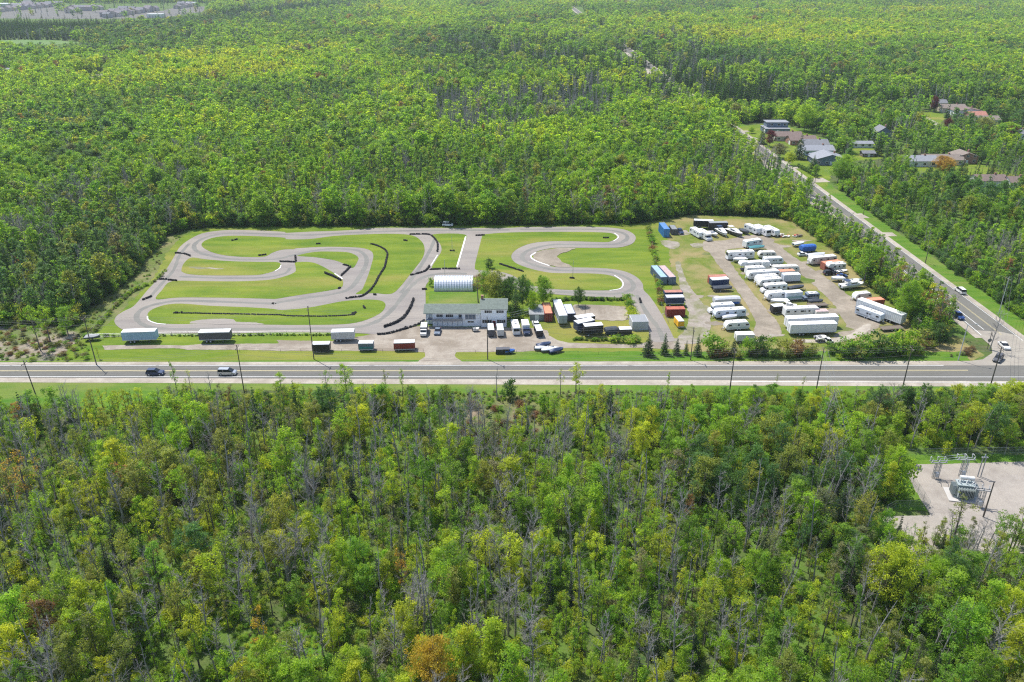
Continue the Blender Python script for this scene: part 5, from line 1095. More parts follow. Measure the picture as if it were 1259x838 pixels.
g = G(*S(920, 335)); t = thing('steel_mast', 'pair of upright steel masts right of the raised-blade frame', 'mast', (g.x, g.y, .07)); m = MB()
for x in (-.35, .35): m.tube((x, 0, 0), (x, 0, 5.2), .12, n=6)
m.obj('post', 'mid_grey', t); m = MB(); m.box((0, 0, 5.1), (1.4, .3, .2)); insul(m, (0, 0, 5.2), .8); m.obj('crossarm', 'galvanised', t)
pole('sub', S(950, 632), P((0, 0, 0))[1]*0+592, 'tall dark wooden pole with side brackets in the middle of the substation', r=.17, arm=False)
def cables(a, b, lb):
    wire(a, b, [(0, -.8, 0), (0, 0, 0), (0, .8, 0)], label=lb, mat='wire_shiny', sag=.02, r=.03, dz=0)
ga, gb = G(*S(595, 345)), G(*S(790, 335)); cables((ga.x, ga.y, 5.2), (gb.x, gb.y, 5.6), 'bright bus wires between the two switch frames of the substation')
gc = G(*S(812, 500)); cables((gb.x, gb.y, 5.4), (gc.x, gc.y+1, 4.8), 'bus wires from the raised-blade frame to the transformer')
gd = G(*S(915, 555)); cables((gc.x+1, gc.y+.7, 4.5), (gd.x, gd.y, 5.0), 'bus wires from the transformer to the near switch frame')
# ================================================= trees
rng = np.random.default_rng(11)
def leaf_mesh(name, clumps, leaf, mat='foliage', flat=1.1, seed=0):
    "clumps: list of (centre, radius xyz, count); many small leaf faces"
    g = np.random.default_rng(seed); V = []; LV = []
    for c, r, n in clumps:
        d = g.normal(size=(n, 3)); d /= np.linalg.norm(d, axis=1)[:, None]; rad = g.random(n)**.45
        p = np.array(c)+d*rad[:, None]*np.array(r)
        nr = d*.7+g.normal(size=(n, 3))*.8+np.array([0, 0, flat]); nr /= np.linalg.norm(nr, axis=1)[:, None]
        a = np.cross(nr, g.normal(size=(n, 3))); a /= np.linalg.norm(a, axis=1)[:, None]; b = np.cross(nr, a)
        s = leaf*(.6+.8*g.random(n))[:, None]*.5
        q = np.stack([p-a*s, p+b*s*.75-a*s*.1, p+a*s*1.1, p-b*s*.75+a*s*.15], 1); V.append(q)
        LV.append(np.clip(.5+g.normal()*.17+g.normal(size=n)*.16, 0, 1))
    V = np.concatenate(V); n = len(V); LV = np.concatenate(LV)
    me = bpy.data.meshes.new(name); me.vertices.add(n*4); me.vertices.foreach_set('co', V.reshape(-1).astype(np.float32))
    me.loops.add(n*4); me.loops.foreach_set('vertex_index', np.arange(n*4, dtype=np.int32))
    me.polygons.add(n); me.polygons.foreach_set('loop_start', np.arange(0, n*4, 4, dtype=np.int32)); me.polygons.foreach_set('loop_total', np.full(n, 4, dtype=np.int32))
    me.update(calc_edges=True); at = me.attributes.new('leafvar', 'FLOAT', 'FACE'); at.data.foreach_set('value', LV.astype(np.float32))
    me.materials.append(MATS[mat]); return me
def leafy(h, w, base, lobes, per, cl, leaf, airy, seed, shape='round'):
    "a crown of height h and width w on a trunk; returns crown mesh, trunk mesh"
    r = random.Random(seed); clumps = []; tr = MB(); lean = Vector((r.uniform(-.03, .03), r.uniform(-.03, .03), 1))
    for i in range(5):
        a = lean*(h*.9*i/5); b = lean*(h*.9*(i+1)/5); tr.tube(a, b, (.17*(1-i/5)+.03)*h/12, (.17*(1-(i+1)/5)+.03)*h/12, 6, cap=False)
    ch = h-base; k = 0
    for i in range(lobes):
        u = (i+.5)/lobes
        if shape == 'round': rad = w/2*math.sin(math.pi*(.12+.80*u))**.8
        elif shape == 'column': rad = w/2*(.9-.5*u)
        else: rad = w/2*(1.05-u)
        a = i*2.4+r.uniform(-.5, .5); dd = rad*r.uniform(.35, .75)
        c = Vector((math.cos(a)*dd, math.sin(a)*dd, base+ch*(.05+.88*u)))+Vector((lean.x*h*u, lean.y*h*u, 0))
        lr = max(w*.16, rad*r.uniform(.45, .7)); st = lean*(base*.7+(c.z-base*.7)*.6)
        tr.tube(st, c, .05*h/12, .02, 4, cap=False)
        for j in range(per):
            d = Vector((r.gauss(0, 1), r.gauss(0, 1), r.gauss(0, 1))).normalized()*lr*(.55+.5*r.random())
            d.z *= 1.15 if shape == 'column' else .8
            q = c+d; cr = cl*r.uniform(.7, 1.35)
            if airy and r.random() < airy: 
                tr.tube(c, q, .025, .01, 3, cap=False); continue
            clumps.append((tuple(q), (cr, cr, cr*.75), max(3, int(leaf[1]*r.uniform(.6, 1.3)))))
            if per > 6 and j % 2 == 0: tr.tube(c, q, .02, .008, 3, cap=False)
    return leaf_mesh('crown', clumps, leaf[0], seed=seed), tr.mesh('trunk', 'bark')
def conifer(h, w, tiers, leaf, seed, narrow=False):
    r = random.Random(seed); clumps = []; tr = MB(); tr.tube((0, 0, 0), (0, 0, h*.97), .16*h/12, .02, 6, cap=False)
    for i in range(tiers):
        u = i/(tiers-1); z = h*(.08+.9*u); rad = w/2*(1-u)**.8+.12; n = max(3, int(9*(1-u)+3))
        for j in range(n):
            a = 2*math.pi*j/n+r.uniform(-.3, .3)+i; rr = rad*r.uniform(.7, 1.15)
            for f in ((.45, .85) if rad > .8 else (.6,)):
                c = (math.cos(a)*rr*f, math.sin(a)*rr*f, z-rr*f*.35); s = max(.18, rad*.3)
                clumps.append((c, (s, s, s*.45), int(leaf[1]*(.5+.5*(1-u)))))
            tr.tube((0, 0, z), (math.cos(a)*rr, math.sin(a)*rr, z-rr*.35), .03, .01, 3, cap=False)
    return leaf_mesh('crown', clumps, leaf[0], flat=.7, seed=seed), tr.mesh('trunk', 'bark')
def bare(h, w, limbs, seed, twig=3, thick=1.0):
    r = random.Random(seed); m = MB(); p = Vector((0, 0, 0)); d = Vector((r.uniform(-.06, .06), r.uniform(-.06, .06), 1)); pts = [p]
    for i in range(7):
        p = p+d*(h/7); d = (d+Vector((r.uniform(-.07, .07), r.uniform(-.07, .07), 0))).normalized(); pts.append(p)
    for i in range(7): m.tube(pts[i], pts[i+1], (.15*(1-i/7)+.025)*thick*h/12, (.15*(1-(i+1)/7)+.025)*thick*h/12, 6, cap=False)
    for i in range(limbs):
        u = .25+.72*i/limbs; f = u*7; k = min(6, int(f)); s = pts[k].lerp(pts[k+1], f-k); a = i*2.4+r.uniform(-.6, .6); L_ = w*.5*(1.25-u*.8)*r.uniform(.6, 1.2)
        dr = Vector((math.cos(a), math.sin(a), r.uniform(.7, 1.5))).normalized(); q = s
        for sg in range(3):
            q2 = q+dr*L_/3; m.tube(q, q2, (.05-.013*sg)*thick, (.037-.013*sg)*thick, 4, cap=False)
            for t_ in range(twig):
                e = (dr+Vector((r.gauss(0, .55), r.gauss(0, .55), r.gauss(.15, .35)))).normalized(); q3 = q2+e*L_*r.uniform(.25, .5)
                m.tube(q2, q3, .015*thick, .007, 3, cap=False)
                for _ in range(2):
                    e2 = (e+Vector((r.gauss(0, .6), r.gauss(0, .6), r.gauss(.1, .4)))).normalized(); m.tube(q2.lerp(q3, r.uniform(.4, .9)), q3+e2*L_*.22, .011*thick, .006, 3, cap=False)
            dr = (dr+Vector((r.gauss(0, .2), r.gauss(0, .2), .15))).normalized(); q = q2
    return m.mesh('bare_tree', 'bare_bark')
# shape library: near (leaf sized faces), middle distance, far
NEAR = [leafy(12, 4.6, 4.0, 7, 10, .62, (0.258, 26), .25, 100, 'round'), leafy(12, 3.8, 3.0, 8, 9, .55, (0.251, 26), .3, 101, 'column'), leafy(12, 5.4, 4.5, 8, 11, .62, (0.258, 26), .2, 102, 'round'),
        leafy(12, 3.4, 5.0, 6, 9, .5, (0.243, 21), .4, 103, 'column'), leafy(12, 6.2, 3.5, 10, 13, .7, (0.274, 33), .05, 104, 'round'), leafy(12, 5.6, 2.5, 10, 12, .7, (0.274, 31), .08, 105, 'round'),
        leafy(12, 4.0, 5.5, 6, 9, .5, (0.228, 17), .5, 106, 'round'), leafy(12, 3.0, 2.0, 9, 7, .5, (0.243, 22), .2, 107, 'column'), leafy(12, 4.8, 4.8, 8, 8, .55, (0.228, 19), .45, 108, 'round'), leafy(12, 5.2, 2.2, 9, 12, .65, (0.258, 29), .12, 109, 'cone'), leafy(12, 10, 3, 15, 20, .9, (0.258, 45), .02, 110, 'round')]
NCON = [conifer(12, 3.4, 15, (.3, 11), 120), conifer(12, 2.2, 14, (.28, 9), 121), conifer(12, 4.4, 16, (.32, 11), 122)]
NBARE = [bare(12, 4.0, 13, 130), bare(12, 5.0, 16, 131, 4), bare(12, 3.0, 9, 132, 2), bare(12, 4.5, 14, 133, 4), bare(12, 2.4, 7, 134, 1, 1.1), bare(12, 5.5, 15, 135, 4, 1.2)]
MID = [leafy(14, 5.4, 2.5, 8, 8, .85, (0.508, 17), .1, 140, 'round'), leafy(14, 3.8, 2.5, 8, 6, .75, (0.492, 14), .15, 141, 'column'), leafy(14, 5.6, 3.5, 8, 8, .9, (0.533, 14), .1, 142, 'round'), leafy(14, 4.2, 1.5, 8, 7, .8, (0.492, 14), .1, 143, 'column'),
       leafy(14, 6.4, 3.0, 9, 9, 1.0, (0.558, 16), .05, 144, 'round'), leafy(14, 3.6, 4.0, 6, 6, .7, (0.451, 12), .25, 145, 'column'),
       leafy(14, 9, 2.5, 12, 11, 1.25, (.52, 22), .03, 146, 'round'), leafy(14, 3.0, 3.0, 7, 5, .6, (.45, 11), .2, 147, 'column')]
FAR = [leafy(14, 5.5, 3.0, 6, 4, 1.3, (0.925, 10), 0, 150, 'round'), leafy(14, 4.8, 2.0, 7, 4, 1.1, (0.851, 10), 0, 151, 'column'), leafy(14, 7.0, 3.0, 7, 5, 1.4, (0.962, 10), 0, 152, 'round'), leafy(14, 6.0, 3.0, 6, 5, 1.3, (0.888, 8), 0, 153, 'round'), leafy(14, 10, 2.5, 9, 6, 1.7, (0.888, 16), 0, 154, 'round'), leafy(14, 3.6, 3, 6, 3, .9, (0.740, 10), 0, 155, 'column')]
FCON = [conifer(14, 4.0, 8, (1.0, 4), 160)]
FBARE = [bare(14, 4.5, 9, 170, 2, 1.6), bare(14, 3.5, 8, 171, 2, 1.5)]
SHRUB = [leafy(3, 3.2, .3, 6, 8, .5, (0.240, 22), .05, 180, 'round'), leafy(3, 2.4, .3, 5, 7, .45, (0.224, 17), .3, 181, 'round'), leafy(3, 4.0, .2, 7, 8, .55, (0.240, 24), .1, 182, 'round')]
# colours of the leaves themselves
YG = (.285, .35, .03); LG = (.21, .325, .03); MG = (.145, .26, .032); DG = (.06, .125, .03); OL = (.205, .24, .055); GY = (.17, .185, .1); OR = (.30, .20, .045); BR = (.19, .125, .06); CN_ = (.032, .07, .028); MAR = (.09, .018, .03); PALE = (.19, .22, .08); BLU = (.085, .165, .052)
def jit(c, k=.15):
    f = 1+rt2.uniform(-k, k); return (c[0]*f*(1+rt2.uniform(-.1, .1)), c[1]*f, c[2]*f*(1+rt2.uniform(-.15, .15)))
rt2 = random.Random(21)
FIRST = {}
def tree(name, lib, i, loc, h, h0, w_=1.0, tint=MG, label='', group=None, rz=None, cat='tree'):
    crown, trunk = lib[i]; t = thing(name, label, cat, loc, rt2.uniform(0, 6.28) if rz is None else rz, group)
    s = h/h0; t.scale = (s*w_, s*w_, s)
    c = bpy.data.objects.new('crown', crown); C.objects.link(c); c.parent = t; c['tint'] = [float(x) for x in tint]
    k = bpy.data.objects.new('trunk', trunk); C.objects.link(k); k.parent = t
    FIRST.setdefault(crown.name, (c, k)); return t
def bare_tree(i, loc, h, label, group=None, lib=None, h0=12):
    me = (lib or NBARE)[i]; o = bpy.data.objects.new('bare_tree', me); C.objects.link(o); s = h/h0; o.location = loc; o.scale = (s, s, s); o.rotation_euler = (0, 0, rt2.uniform(0, 6.28))
    tag(o, label, 'tree', group); FIRST.setdefault(me.name, (o,)); return o
def top_h(p, ytop):
    g = G(*p); lo, hi = .5, 40
    for _ in range(30):
        mid = (lo+hi)/2
        if P((g.x, g.y, mid))[1] > ytop: lo = mid
        else: hi = mid
    return g, lo
def T(name, lib, i, p, ytop, wpx, tint, label, h0=12, w0=5.0, group=None, cat='tree'):
    "named tree: foot pixel, pixel row of its top, crown width in pixels"
    g, h = top_h(p, ytop); s = FPX/math.hypot(g.y, 0)/1.05*1.0; wm = wpx/((p[1]+50)*.00866)
    return tree(name, lib, i, g, h, h0, wm/(w0*h/h0), tint, label, group, cat=cat)
LT = 'leafy_tree'
# ---- trees one can pick out
T(LT, NEAR, 8, (588, 372), 334, 22, BR, 'large tree with reddish brown young leaves behind the white house, beside the metal hut')
T(LT, NEAR, 10, (608, 374), 333, 32, OL, 'broad olive green tree right behind the taller end of the white house', w0=10)
T('spruce_tree', NCON, 2, (634, 392), 352, 20, DG, 'dark tree against the right wall of the white house', w0=4.4)
T(LT, NEAR, 10, (643, 382), 338, 22, BLU, 'grey-green tree between the white house corner and the grey shed', w0=10)
T(LT, NEAR, 10, (668, 379), 340, 26, MG, 'round mid green tree above the salmon-roofed container', w0=10)
for p, yt, w_, c, lb in [((596, 368), 332, 24, MG, 'green tree filling the gap between the reddish and the olive tree behind the white house'), ((622, 378), 342, 26, DG, 'dark full tree between the olive tree and the right wall of the white house'), ((630, 364), 340, 18, BLU, 'grey-green tree standing behind the dark full tree by the white house'), ((650, 372), 345, 18, MG, 'mid green tree behind the grey shed, left of the round one')]:
    T(LT, NEAR, 10, p, yt, w_, c, lb, w0=10)
T(LT, NEAR, 10, (655, 388), 358, 16, LG, 'smaller bright green tree beside the grey shed', w0=10)
T(LT, NEAR, 10, (711, 376), 354, 16, DG, 'dark rounded tree at the upper left corner of the gravel court', w0=10)
T('shrub', SHRUB, 0, (601, 330), 318, 14, DG, 'dark bush at the foot of the pit strip behind the house', 3, 3.2, cat='shrub')
T('shrub', SHRUB, 0, (530, 352), 341, 8, MG, 'small bush at the left end of the metal hut', 3, 3.2, cat='shrub')
for i, (x, y, yt, w_, lb) in enumerate([(796.6, 437, 408, 16, 'broad dark spruce, leftmost of the row at the foot of the pit strip'), (816.7, 435.5, 409, 12, 'slim spruce, second from the left of the row by the highway'), (831.5, 436, 415, 12, 'short dark spruce, third from the left of the row by the highway'),
                                   (843, 436, 418, 8, 'smallest spruce of the row, just left of the pole'), (857, 437, 410, 11, 'slim spruce just right of the pole by the dirt lane'), (901, 437, 414, 12, 'very dark spruce among the bushes below the left camper block')]):
    T('spruce_tree', NCON, i % 3, (x, y), yt, w_, (CN_, DG, CN_, DG, DG, CN_)[i], lb, w0=(3.4, 2.2, 4.4)[i % 3])
for i, (x, y, yt, w_, c, lb) in enumerate([(877, 436, 411, 24, MG, 'large rounded green bush below the dirt lane'), (889, 437, 416, 12, OL, 'olive bush right of the large rounded one'), (917, 437, 415, 15, MG, 'green bush with pale top in front of the hidden trailer'), (931, 437, 412, 16, DG, 'dark green bush at the end of the left gravel lane'),
    (944, 437, 413, 14, MG, 'green bush just right of the end of the left gravel lane'), (962, 438, 416, 18, OL, 'wide olive grey bush below the big white trailers'), (978, 438, 417, 18, BR, 'brownish low bush below the front white trailer'), (998, 437, 420, 12, OL, 'thin olive bush left of the hidden white boat'),
    (1040, 436, 416, 22, MG, 'leftmost of the big bushes at the lower right of the yard'), (1058, 437, 411, 24, MG, 'thick green bush below the right bend of the yard'), (1078, 437, 408, 24, DG, 'dark thick bush below the low white-decked trailer'), (1096, 436, 408, 22, MG, 'green bush below the slanting semi trailer'), (1112, 434, 404, 20, LG, 'bright yellow-green bush near the bushy corner'), (1128, 430, 404, 20, OL, 'olive bush left of the grass corner')]):
    T('shrub', SHRUB, i % 3, (x, y), yt, w_*1.45, c, lb, 3, (3.2, 2.4, 4.0)[i % 3]*1.0, cat='shrub')
T(LT, NEAR, 8, (1148, 412), 360, 36, BR, 'spreading tree with purplish brown buds beside the side road at the corner')
T(LT, NEAR, 5, (1152, 424), 396, 20, DG, 'dark green tree under the purplish brown one at the corner')
T(LT, NEAR, 10, (1112, 396), 345, 32, MG, 'big round green tree behind the slanting white semi trailer', w0=10)
T(LT, NEAR, 8, (1098, 372), 322, 26, BR, 'brownish half bare tree above the red container at the yard edge')
T(LT, NEAR, 5, (1062, 348), 298, 30, MG, 'full green tree above the biggest cruiser of the yard')
T(LT, NEAR, 9, (1128, 375), 330, 24, LG, 'bright green tree between the yard trees and the side road')
# left clearing
for p, yt, w_, c, lb, i in [((50, 431), 372, 20, MG, 'tall thin green tree in the bare clearing by the highway, left of the leaning pole', 0), ((62, 420), 374, 18, LG, 'bright thin tree just right of the tall one in the bare clearing', 2), ((84, 412), 376, 20, MG, 'dark crowned tree at the right edge of the bare clearing', 5), ((30, 420), 384, 10, OL, 'small thin tree at the left of the bare clearing', 3), ((122, 441), 426, 7, YG, 'tiny yellow-green sapling beside the leaning pole at the left lane end', 1)]:
    T(LT, NEAR, i, p, yt, w_, c, lb)
# beside the highway on the near side
for p, yt, w_, c, lb, i in [((222, 500), 440, 16, MG, 'tall dark-trunked tree whose top crosses the highway right of the dark blue car', 3), ((238, 498), 452, 13, YG, 'thin yellow-green tree beside the tall dark-trunked one at the highway', 6), ((348, 497), 455, 17, LG, 'tree whose top stands against the highway above the near woodland, left of centre', 0),
    ((428, 505), 446, 22, LG, 'bright leafy tree whose top stands before the road entrance', 2), ((405, 500), 452, 16, MG, 'green tree just left of the bright one below the road entrance', 8), ((476, 496), 452, 16, OL, 'thin olive tree standing against the highway below the entrance', 6), ((496, 498), 450, 14, LG, 'airy green tree right of the thin olive one below the entrance', 3),
    ((689, 487), 452, 14, YG, 'airy yellow-green tree on the near verge below the dumpster', 6), ((708, 486), 444, 22, YG, 'bright yellow-green tree rising over the highway below the boat pile', 0), ((820, 487), 455, 10, LG, 'narrow green tree on the near verge below the conifer row', 7), ((954, 478), 458, 9, OL, 'small thin tree on the near verge below the big white trailers', 6), ((986, 480), 462, 9, OL, 'little airy tree left of the pole on the near verge', 8),
    ((1245, 500), 470, 34, YG, 'yellow-green leafy tree at the right edge below the junction', 4), ((1212, 503), 472, 26, LG, 'bright tree just left of the yellow-green one below the junction', 5), ((1110, 520), 474, 28, DG, 'dark full tree below the pole left of the junction', 9), ((1160, 520), 482, 26, DG, 'dark rounded tree above the substation fence', 5), ((1058, 512), 486, 26, LG, 'light green round tree on the near side below the right bend of the yard', 4)]:
    T(LT, NEAR, i, p, yt, w_, c, lb)
T('shrub', SHRUB, 0, (626, 490), 466, 22, DG, 'round dark bush alone on the near verge beside the dead tree', 3, 3.2, cat='shrub'); T('shrub', SHRUB, 0, (669, 512), 484, 20, MG, 'green bush below the lone round one at the reed bed', 3, 3.2, cat='shrub'); T('shrub', SHRUB, 2, (1103, 611), 570, 44, LG, 'big yellow-green bush against the left fence of the substation', 3, 4.0, cat='shrub')
T('shrub', SHRUB, 0, (1162, 560), 543, 14, YG, 'bright little bush in the shade above the substation fence', 3, 3.2, cat='shrub'); T('shrub', SHRUB, 2, (1096, 586), 562, 20, YG, 'yellow bush at the upper left corner of the substation fence', 3, 4.0, cat='shrub')
g, h = top_h((611, 492), 446); bare_tree(2, g, h, 'dead tree standing alone at the near verge beside the lone round bush')
# notable trees of the near woodland
T(LT, NEAR, 10, (532, 862), 786, 62, (.34, .27, .04), 'rounded orange-yellow tree at the bottom edge left of centre', w0=10)
T(LT, NEAR, 3, (328, 835), 745, 36, (.33, .24, .03), 'yellow-orange leafy tree at the bottom edge in the left third')
T(LT, NEAR, 8, (42, 640), 556, 50, OR, 'large tree with orange-tinged leaves and forked dark trunk near the left edge')
T(LT, NEAR, 6, (158, 622), 565, 32, (.34, .16, .07), 'rusty orange budding tree in the left part of the near woodland')
T(LT, NEAR, 3, (498, 740), 672, 30, OR, 'golden tinted tree left of the two dark spires')
T(LT, NEAR, 0, (30, 530), 492, 22, OR, 'orange-yellow bushy tree at the left end of the near verge')
T(LT, NEAR, 4, (358, 600), 526, 30, LG, 'vivid green full tree in the left centre of the near woodland')
T(LT, NEAR, 10, (1090, 755), 672, 66, YG, 'great', w0=10)['label'] = 'great yellow-green tree below the substation corner in the lower right'
T(LT, NEAR, 10, (1135, 745), 690, 48, LG, 'bright green full tree right of the great yellow-green one', w0=10)
T(LT, NEAR, 6, (1170, 672), 606, 44, PALE, 'pale sparse tree in front of the transformer of the substation'); T(LT, NEAR, 8, (1240, 690), 625, 30, OL, 'olive airy tree at the right edge in front of the substation pad')
T('spruce_tree', NCON, 1, (676, 752), 688, 16, CN_, 'dark spire-like spruce, left one of the two in the bottom centre', w0=2.2); T('spruce_tree', NCON, 1, (701, 745), 705, 12, CN_, 'dark spire-like spruce, right one of the two in the bottom centre', w0=2.2)
for i, (p, yt) in enumerate([((522, 790), 655), ((466, 650), 580), ((640, 712), 632), ((770, 660), 600), ((825, 690), 610), ((155, 810), 645), ((285, 620), 535)]):
    g, h = top_h(p, yt); bare_tree((4, 0, 2, 0, 1, 4, 4)[i], g, min(h, 17), ['tallest grey leafless tree, left of the bottom centre spires', 'forked grey bare tree in the middle left of the near woodland', 'pale bare tree straight above the left dark spire', 'tall bare trunk in the centre right of the near woodland', 'bare grey tree right of the tall bare trunk', 'tall leaning bare tree near the bottom left', 'bare dark-trunked tree left of the vivid green full tree'][i])
# neighbourhood trees
for p, yt, w_, c, lb in [(F(385, 238), 163, 18, CN_, 'large dark spruce in front of the bungalows beside the side road'), (F(240, 180), 155, 12, CN_, 'dark spruce left of the dark red tree by the dark slate house'), (F(735, 248), 164, 18, CN_, 'huge dark spruce right of the tall blue-grey house'), (F(688, 225), 160, 14, CN_, 'dark spruce left of the huge one by the long white building'),
    (F(1012, 305), 194, 12, CN_, 'dark spruce between the tan-roofed houses'), (F(56, 85), 129, 9, CN_, 'small dark spruce by the uppermost driveway'), (F(1130, 305), 196, 10, CN_, 'dark spruce above the nearest brown-roofed house'), (F(230, 92), 122, 18, DG, 'big dark evergreen behind the dark slate house'), (F(265, 95), 124, 14, CN_, 'dark evergreen right behind the dark slate house'), (F(440, 275), 190, 14, DG, 'dark evergreen in front of the big pale blue-grey roof')]:
    T('spruce_tree', NCON, 2, p, yt, w_, c, lb, w0=4.4)
for p, yt, w_, c, lb in [(F(272, 190), 160, 14, MAR, 'dark red-leaved tree in front of the dark slate house'), (F(905, 55), 118, 10, MAR, 'dark red tree left of the white driveway at the top right'), (F(955, 140), 145, 12, MAR, 'dark red tree below the white driveway'), (F(1203, 168), 154, 16, MAR, 'maroon-leaved tree beside the grey-roofed house at the right edge'), (F(0, 0), 81, 1, MAR, '')][:4]+[((3, 94), 79, 12, MAR, 'dark red tree at the left edge beside the bright pale roof'),
    (F(630, 100), 135, 26, PALE, 'pale yellowish domed tree above the neighbourhood'), (F(560, 215), 168, 24, MG, 'round green tree beside the long white building'), (F(405, 130), 128, 26, LG, 'large light green tree right of the dark slate house'), (F(310, 235), 176, 20, GY, 'grey-green blossoming tree in front of the brick bungalow'), (F(350, 262), 186, 12, YG, 'yellow-green bush by the driveways'), (F(945, 278), 192, 26, OR, 'orange-leaved tree in front of the tan-roofed bungalow'),
    (F(960, 290), 196, 18, (.3, .22, .05), 'golden tree below the orange-leaved one'), (F(565, 300), 190, 26, LG, 'light green tree covering the right side of the big pale roof'), (F(535, 330), 196, 24, MG, 'dense tree right below the big pale roof'), (F(945, 220), 178, 16, MG, 'green ball-shaped tree above the tan-roofed bungalow'), (F(775, 280), 190, 18, LG, 'light tree left of the white house with grey roof'), (F(1190, 150), 150, 26, LG, 'light green tree left of the maroon-leaved one'), (F(1100, 150), 144, 22, PALE, 'pale tree below the maroon-roofed house'),
    (F(200, 138), 156, 8, LG, 'small clipped round tree on the lawn between the upper driveways'), (F(450, 300), 202, 9, MG, 'small round tree on the lawn of the big pale-roofed house')]:
    T(LT, NEAR, 10, p, yt, w_*1.1, c, lb, w0=10)
for k in range(9): T('shrub', SHRUB, 0, F(385+k*9, 272+k*5), 120+(272+k*5)/3.155-5.5, 6, DG, 'dark clipped shrub of the hedge below the lowest driveways', 3, 3.2, 'hedge shrubs by the lowest driveways', cat='shrub')
for k in range(14): T('shrub', SHRUB, 0, F(1140+k*10, 96), 145, 7, MG, 'green shrub of the clipped hedge at the top right', 3, 3.2, 'hedge shrubs at the top right', cat='shrub')
# vines and shrubs along the fences
WEEDS = []
def row(pts, n, hr, label, group, tints, wr=(1, 1.5), jitr=.5):
    ps = [G(*p) for p in pts]; tot = resample(ps, sum((b-a).length for a, b in zip(ps, ps[1:]))/n)
    for p in tot[:n+1]:
        h = rt2.uniform(*hr); i = rt2.randrange(3)
        if group is None: WEEDS.append((p.x+rt2.uniform(-jitr, jitr), p.y+rt2.uniform(-jitr, jitr), h/3*1.3, h/3, rt2.uniform(0, 6.28), SHRUB[i][0].name, jit(rt2.choice(tints)))); continue
        tree('shrub', SHRUB, i, (p.x+rt2.uniform(-jitr, jitr), p.y+rt2.uniform(-jitr, jitr), 0), h, 3, rt2.uniform(*wr), jit(rt2.choice(tints)), label, group, cat='shrub')
row([Cc(905, 85), Cc(930, 180), Cc(947, 280), Cc(957, 350), Cc(966, 430), Cc(975, 490)], 60, (.6, 2.6), 'weedy bush growing through the fence between the race track and the yard', None, [OL, LG, MG, BR])
row([Cc(410, 462), Cc(560, 455), Cc(700, 457), Cc(805, 455)], 70, (.6, 1.4), 'low hedge bush between the track and the gravel court', None, [MG, DG])
row([Cc(800, 455), Cc(815, 500), Cc(828, 550), Cc(832, 580)], 9, (1.6, 3.2), 'yellow-green bush along the right side of the gravel court', None, [YG, LG, MG])
row([Cc(530, 662), Cc(640, 665), Cc(740, 668)], 30, (.5, 1.1), 'low hedge bush in front of the black trailers', None, [MG, DG])
row([Cc(735, 672), Cc(800, 674), Cc(860, 674)], 7, (1.4, 2.6), 'green bush between the low black trailer and the lane', 'bushes by the low black trailer', [MG, LG])
row([A(470, 640), A(900, 638), B(0, 636), B(280, 636)], 110, (.3, .8), 'weed clump under the wire fence below the track', None, [DG, MG], (1.3, 2.0))
row([A(122, 645), A(290, 645)], 8, (.5, 1.1), 'weed clump at the left end of the wire fence', None, [DG, MG])
row([A(130, 640), A(230, 525), A(330, 425), A(480, 352), A(525, 300)], 90, (.3, 1.5), 'bush along the wire fence beside the left woods', None, [GY, LG, MG])
row([(1168, 438), (1188, 436), (1196, 428)], 6, (.8, 1.8), 'dry brownish shrub on the grass corner of the junction', None, [GY, BR])

row([(868, 437), (900, 438), (950, 438), (1005, 438)], 36, (.8, 3.0), '', None, [MG, LG, OL, DG, BR, GY], (1, 1.4), 1.2)
row([(1024, 438), (1080, 438), (1135, 433)], 34, (1.2, 3.8), '', None, [MG, LG, DG, MG, OL], (1, 1.4), 2.2)
row([(1135, 428), (1150, 414), (1140, 400)], 20, (2.0, 5.0), '', None, [BR, MG, DG, OL], (1, 1.4), 2.0)
for _ in range(260):
    g = G(rt2.uniform(-40, 110), rt2.uniform(400, 444)); h = rt2.uniform(.2, 1.3)
    WEEDS.append((g.x, g.y, h/3*1.8, h/3, 0, SHRUB[rt2.randrange(3)][0].name, jit(rt2.choice([OL, MG, GY, LG, BR]))))
for _ in range(150):
    g = G(rt2.uniform(566, 680), rt2.uniform(496, 556)); h = rt2.uniform(.4, 2.2)
    WEEDS.append((g.x, g.y, h/3*1.3, h/3, 0, SHRUB[rt2.randrange(3)][0].name, jit(rt2.choice([OL, MG, GY, BR, BR]))))
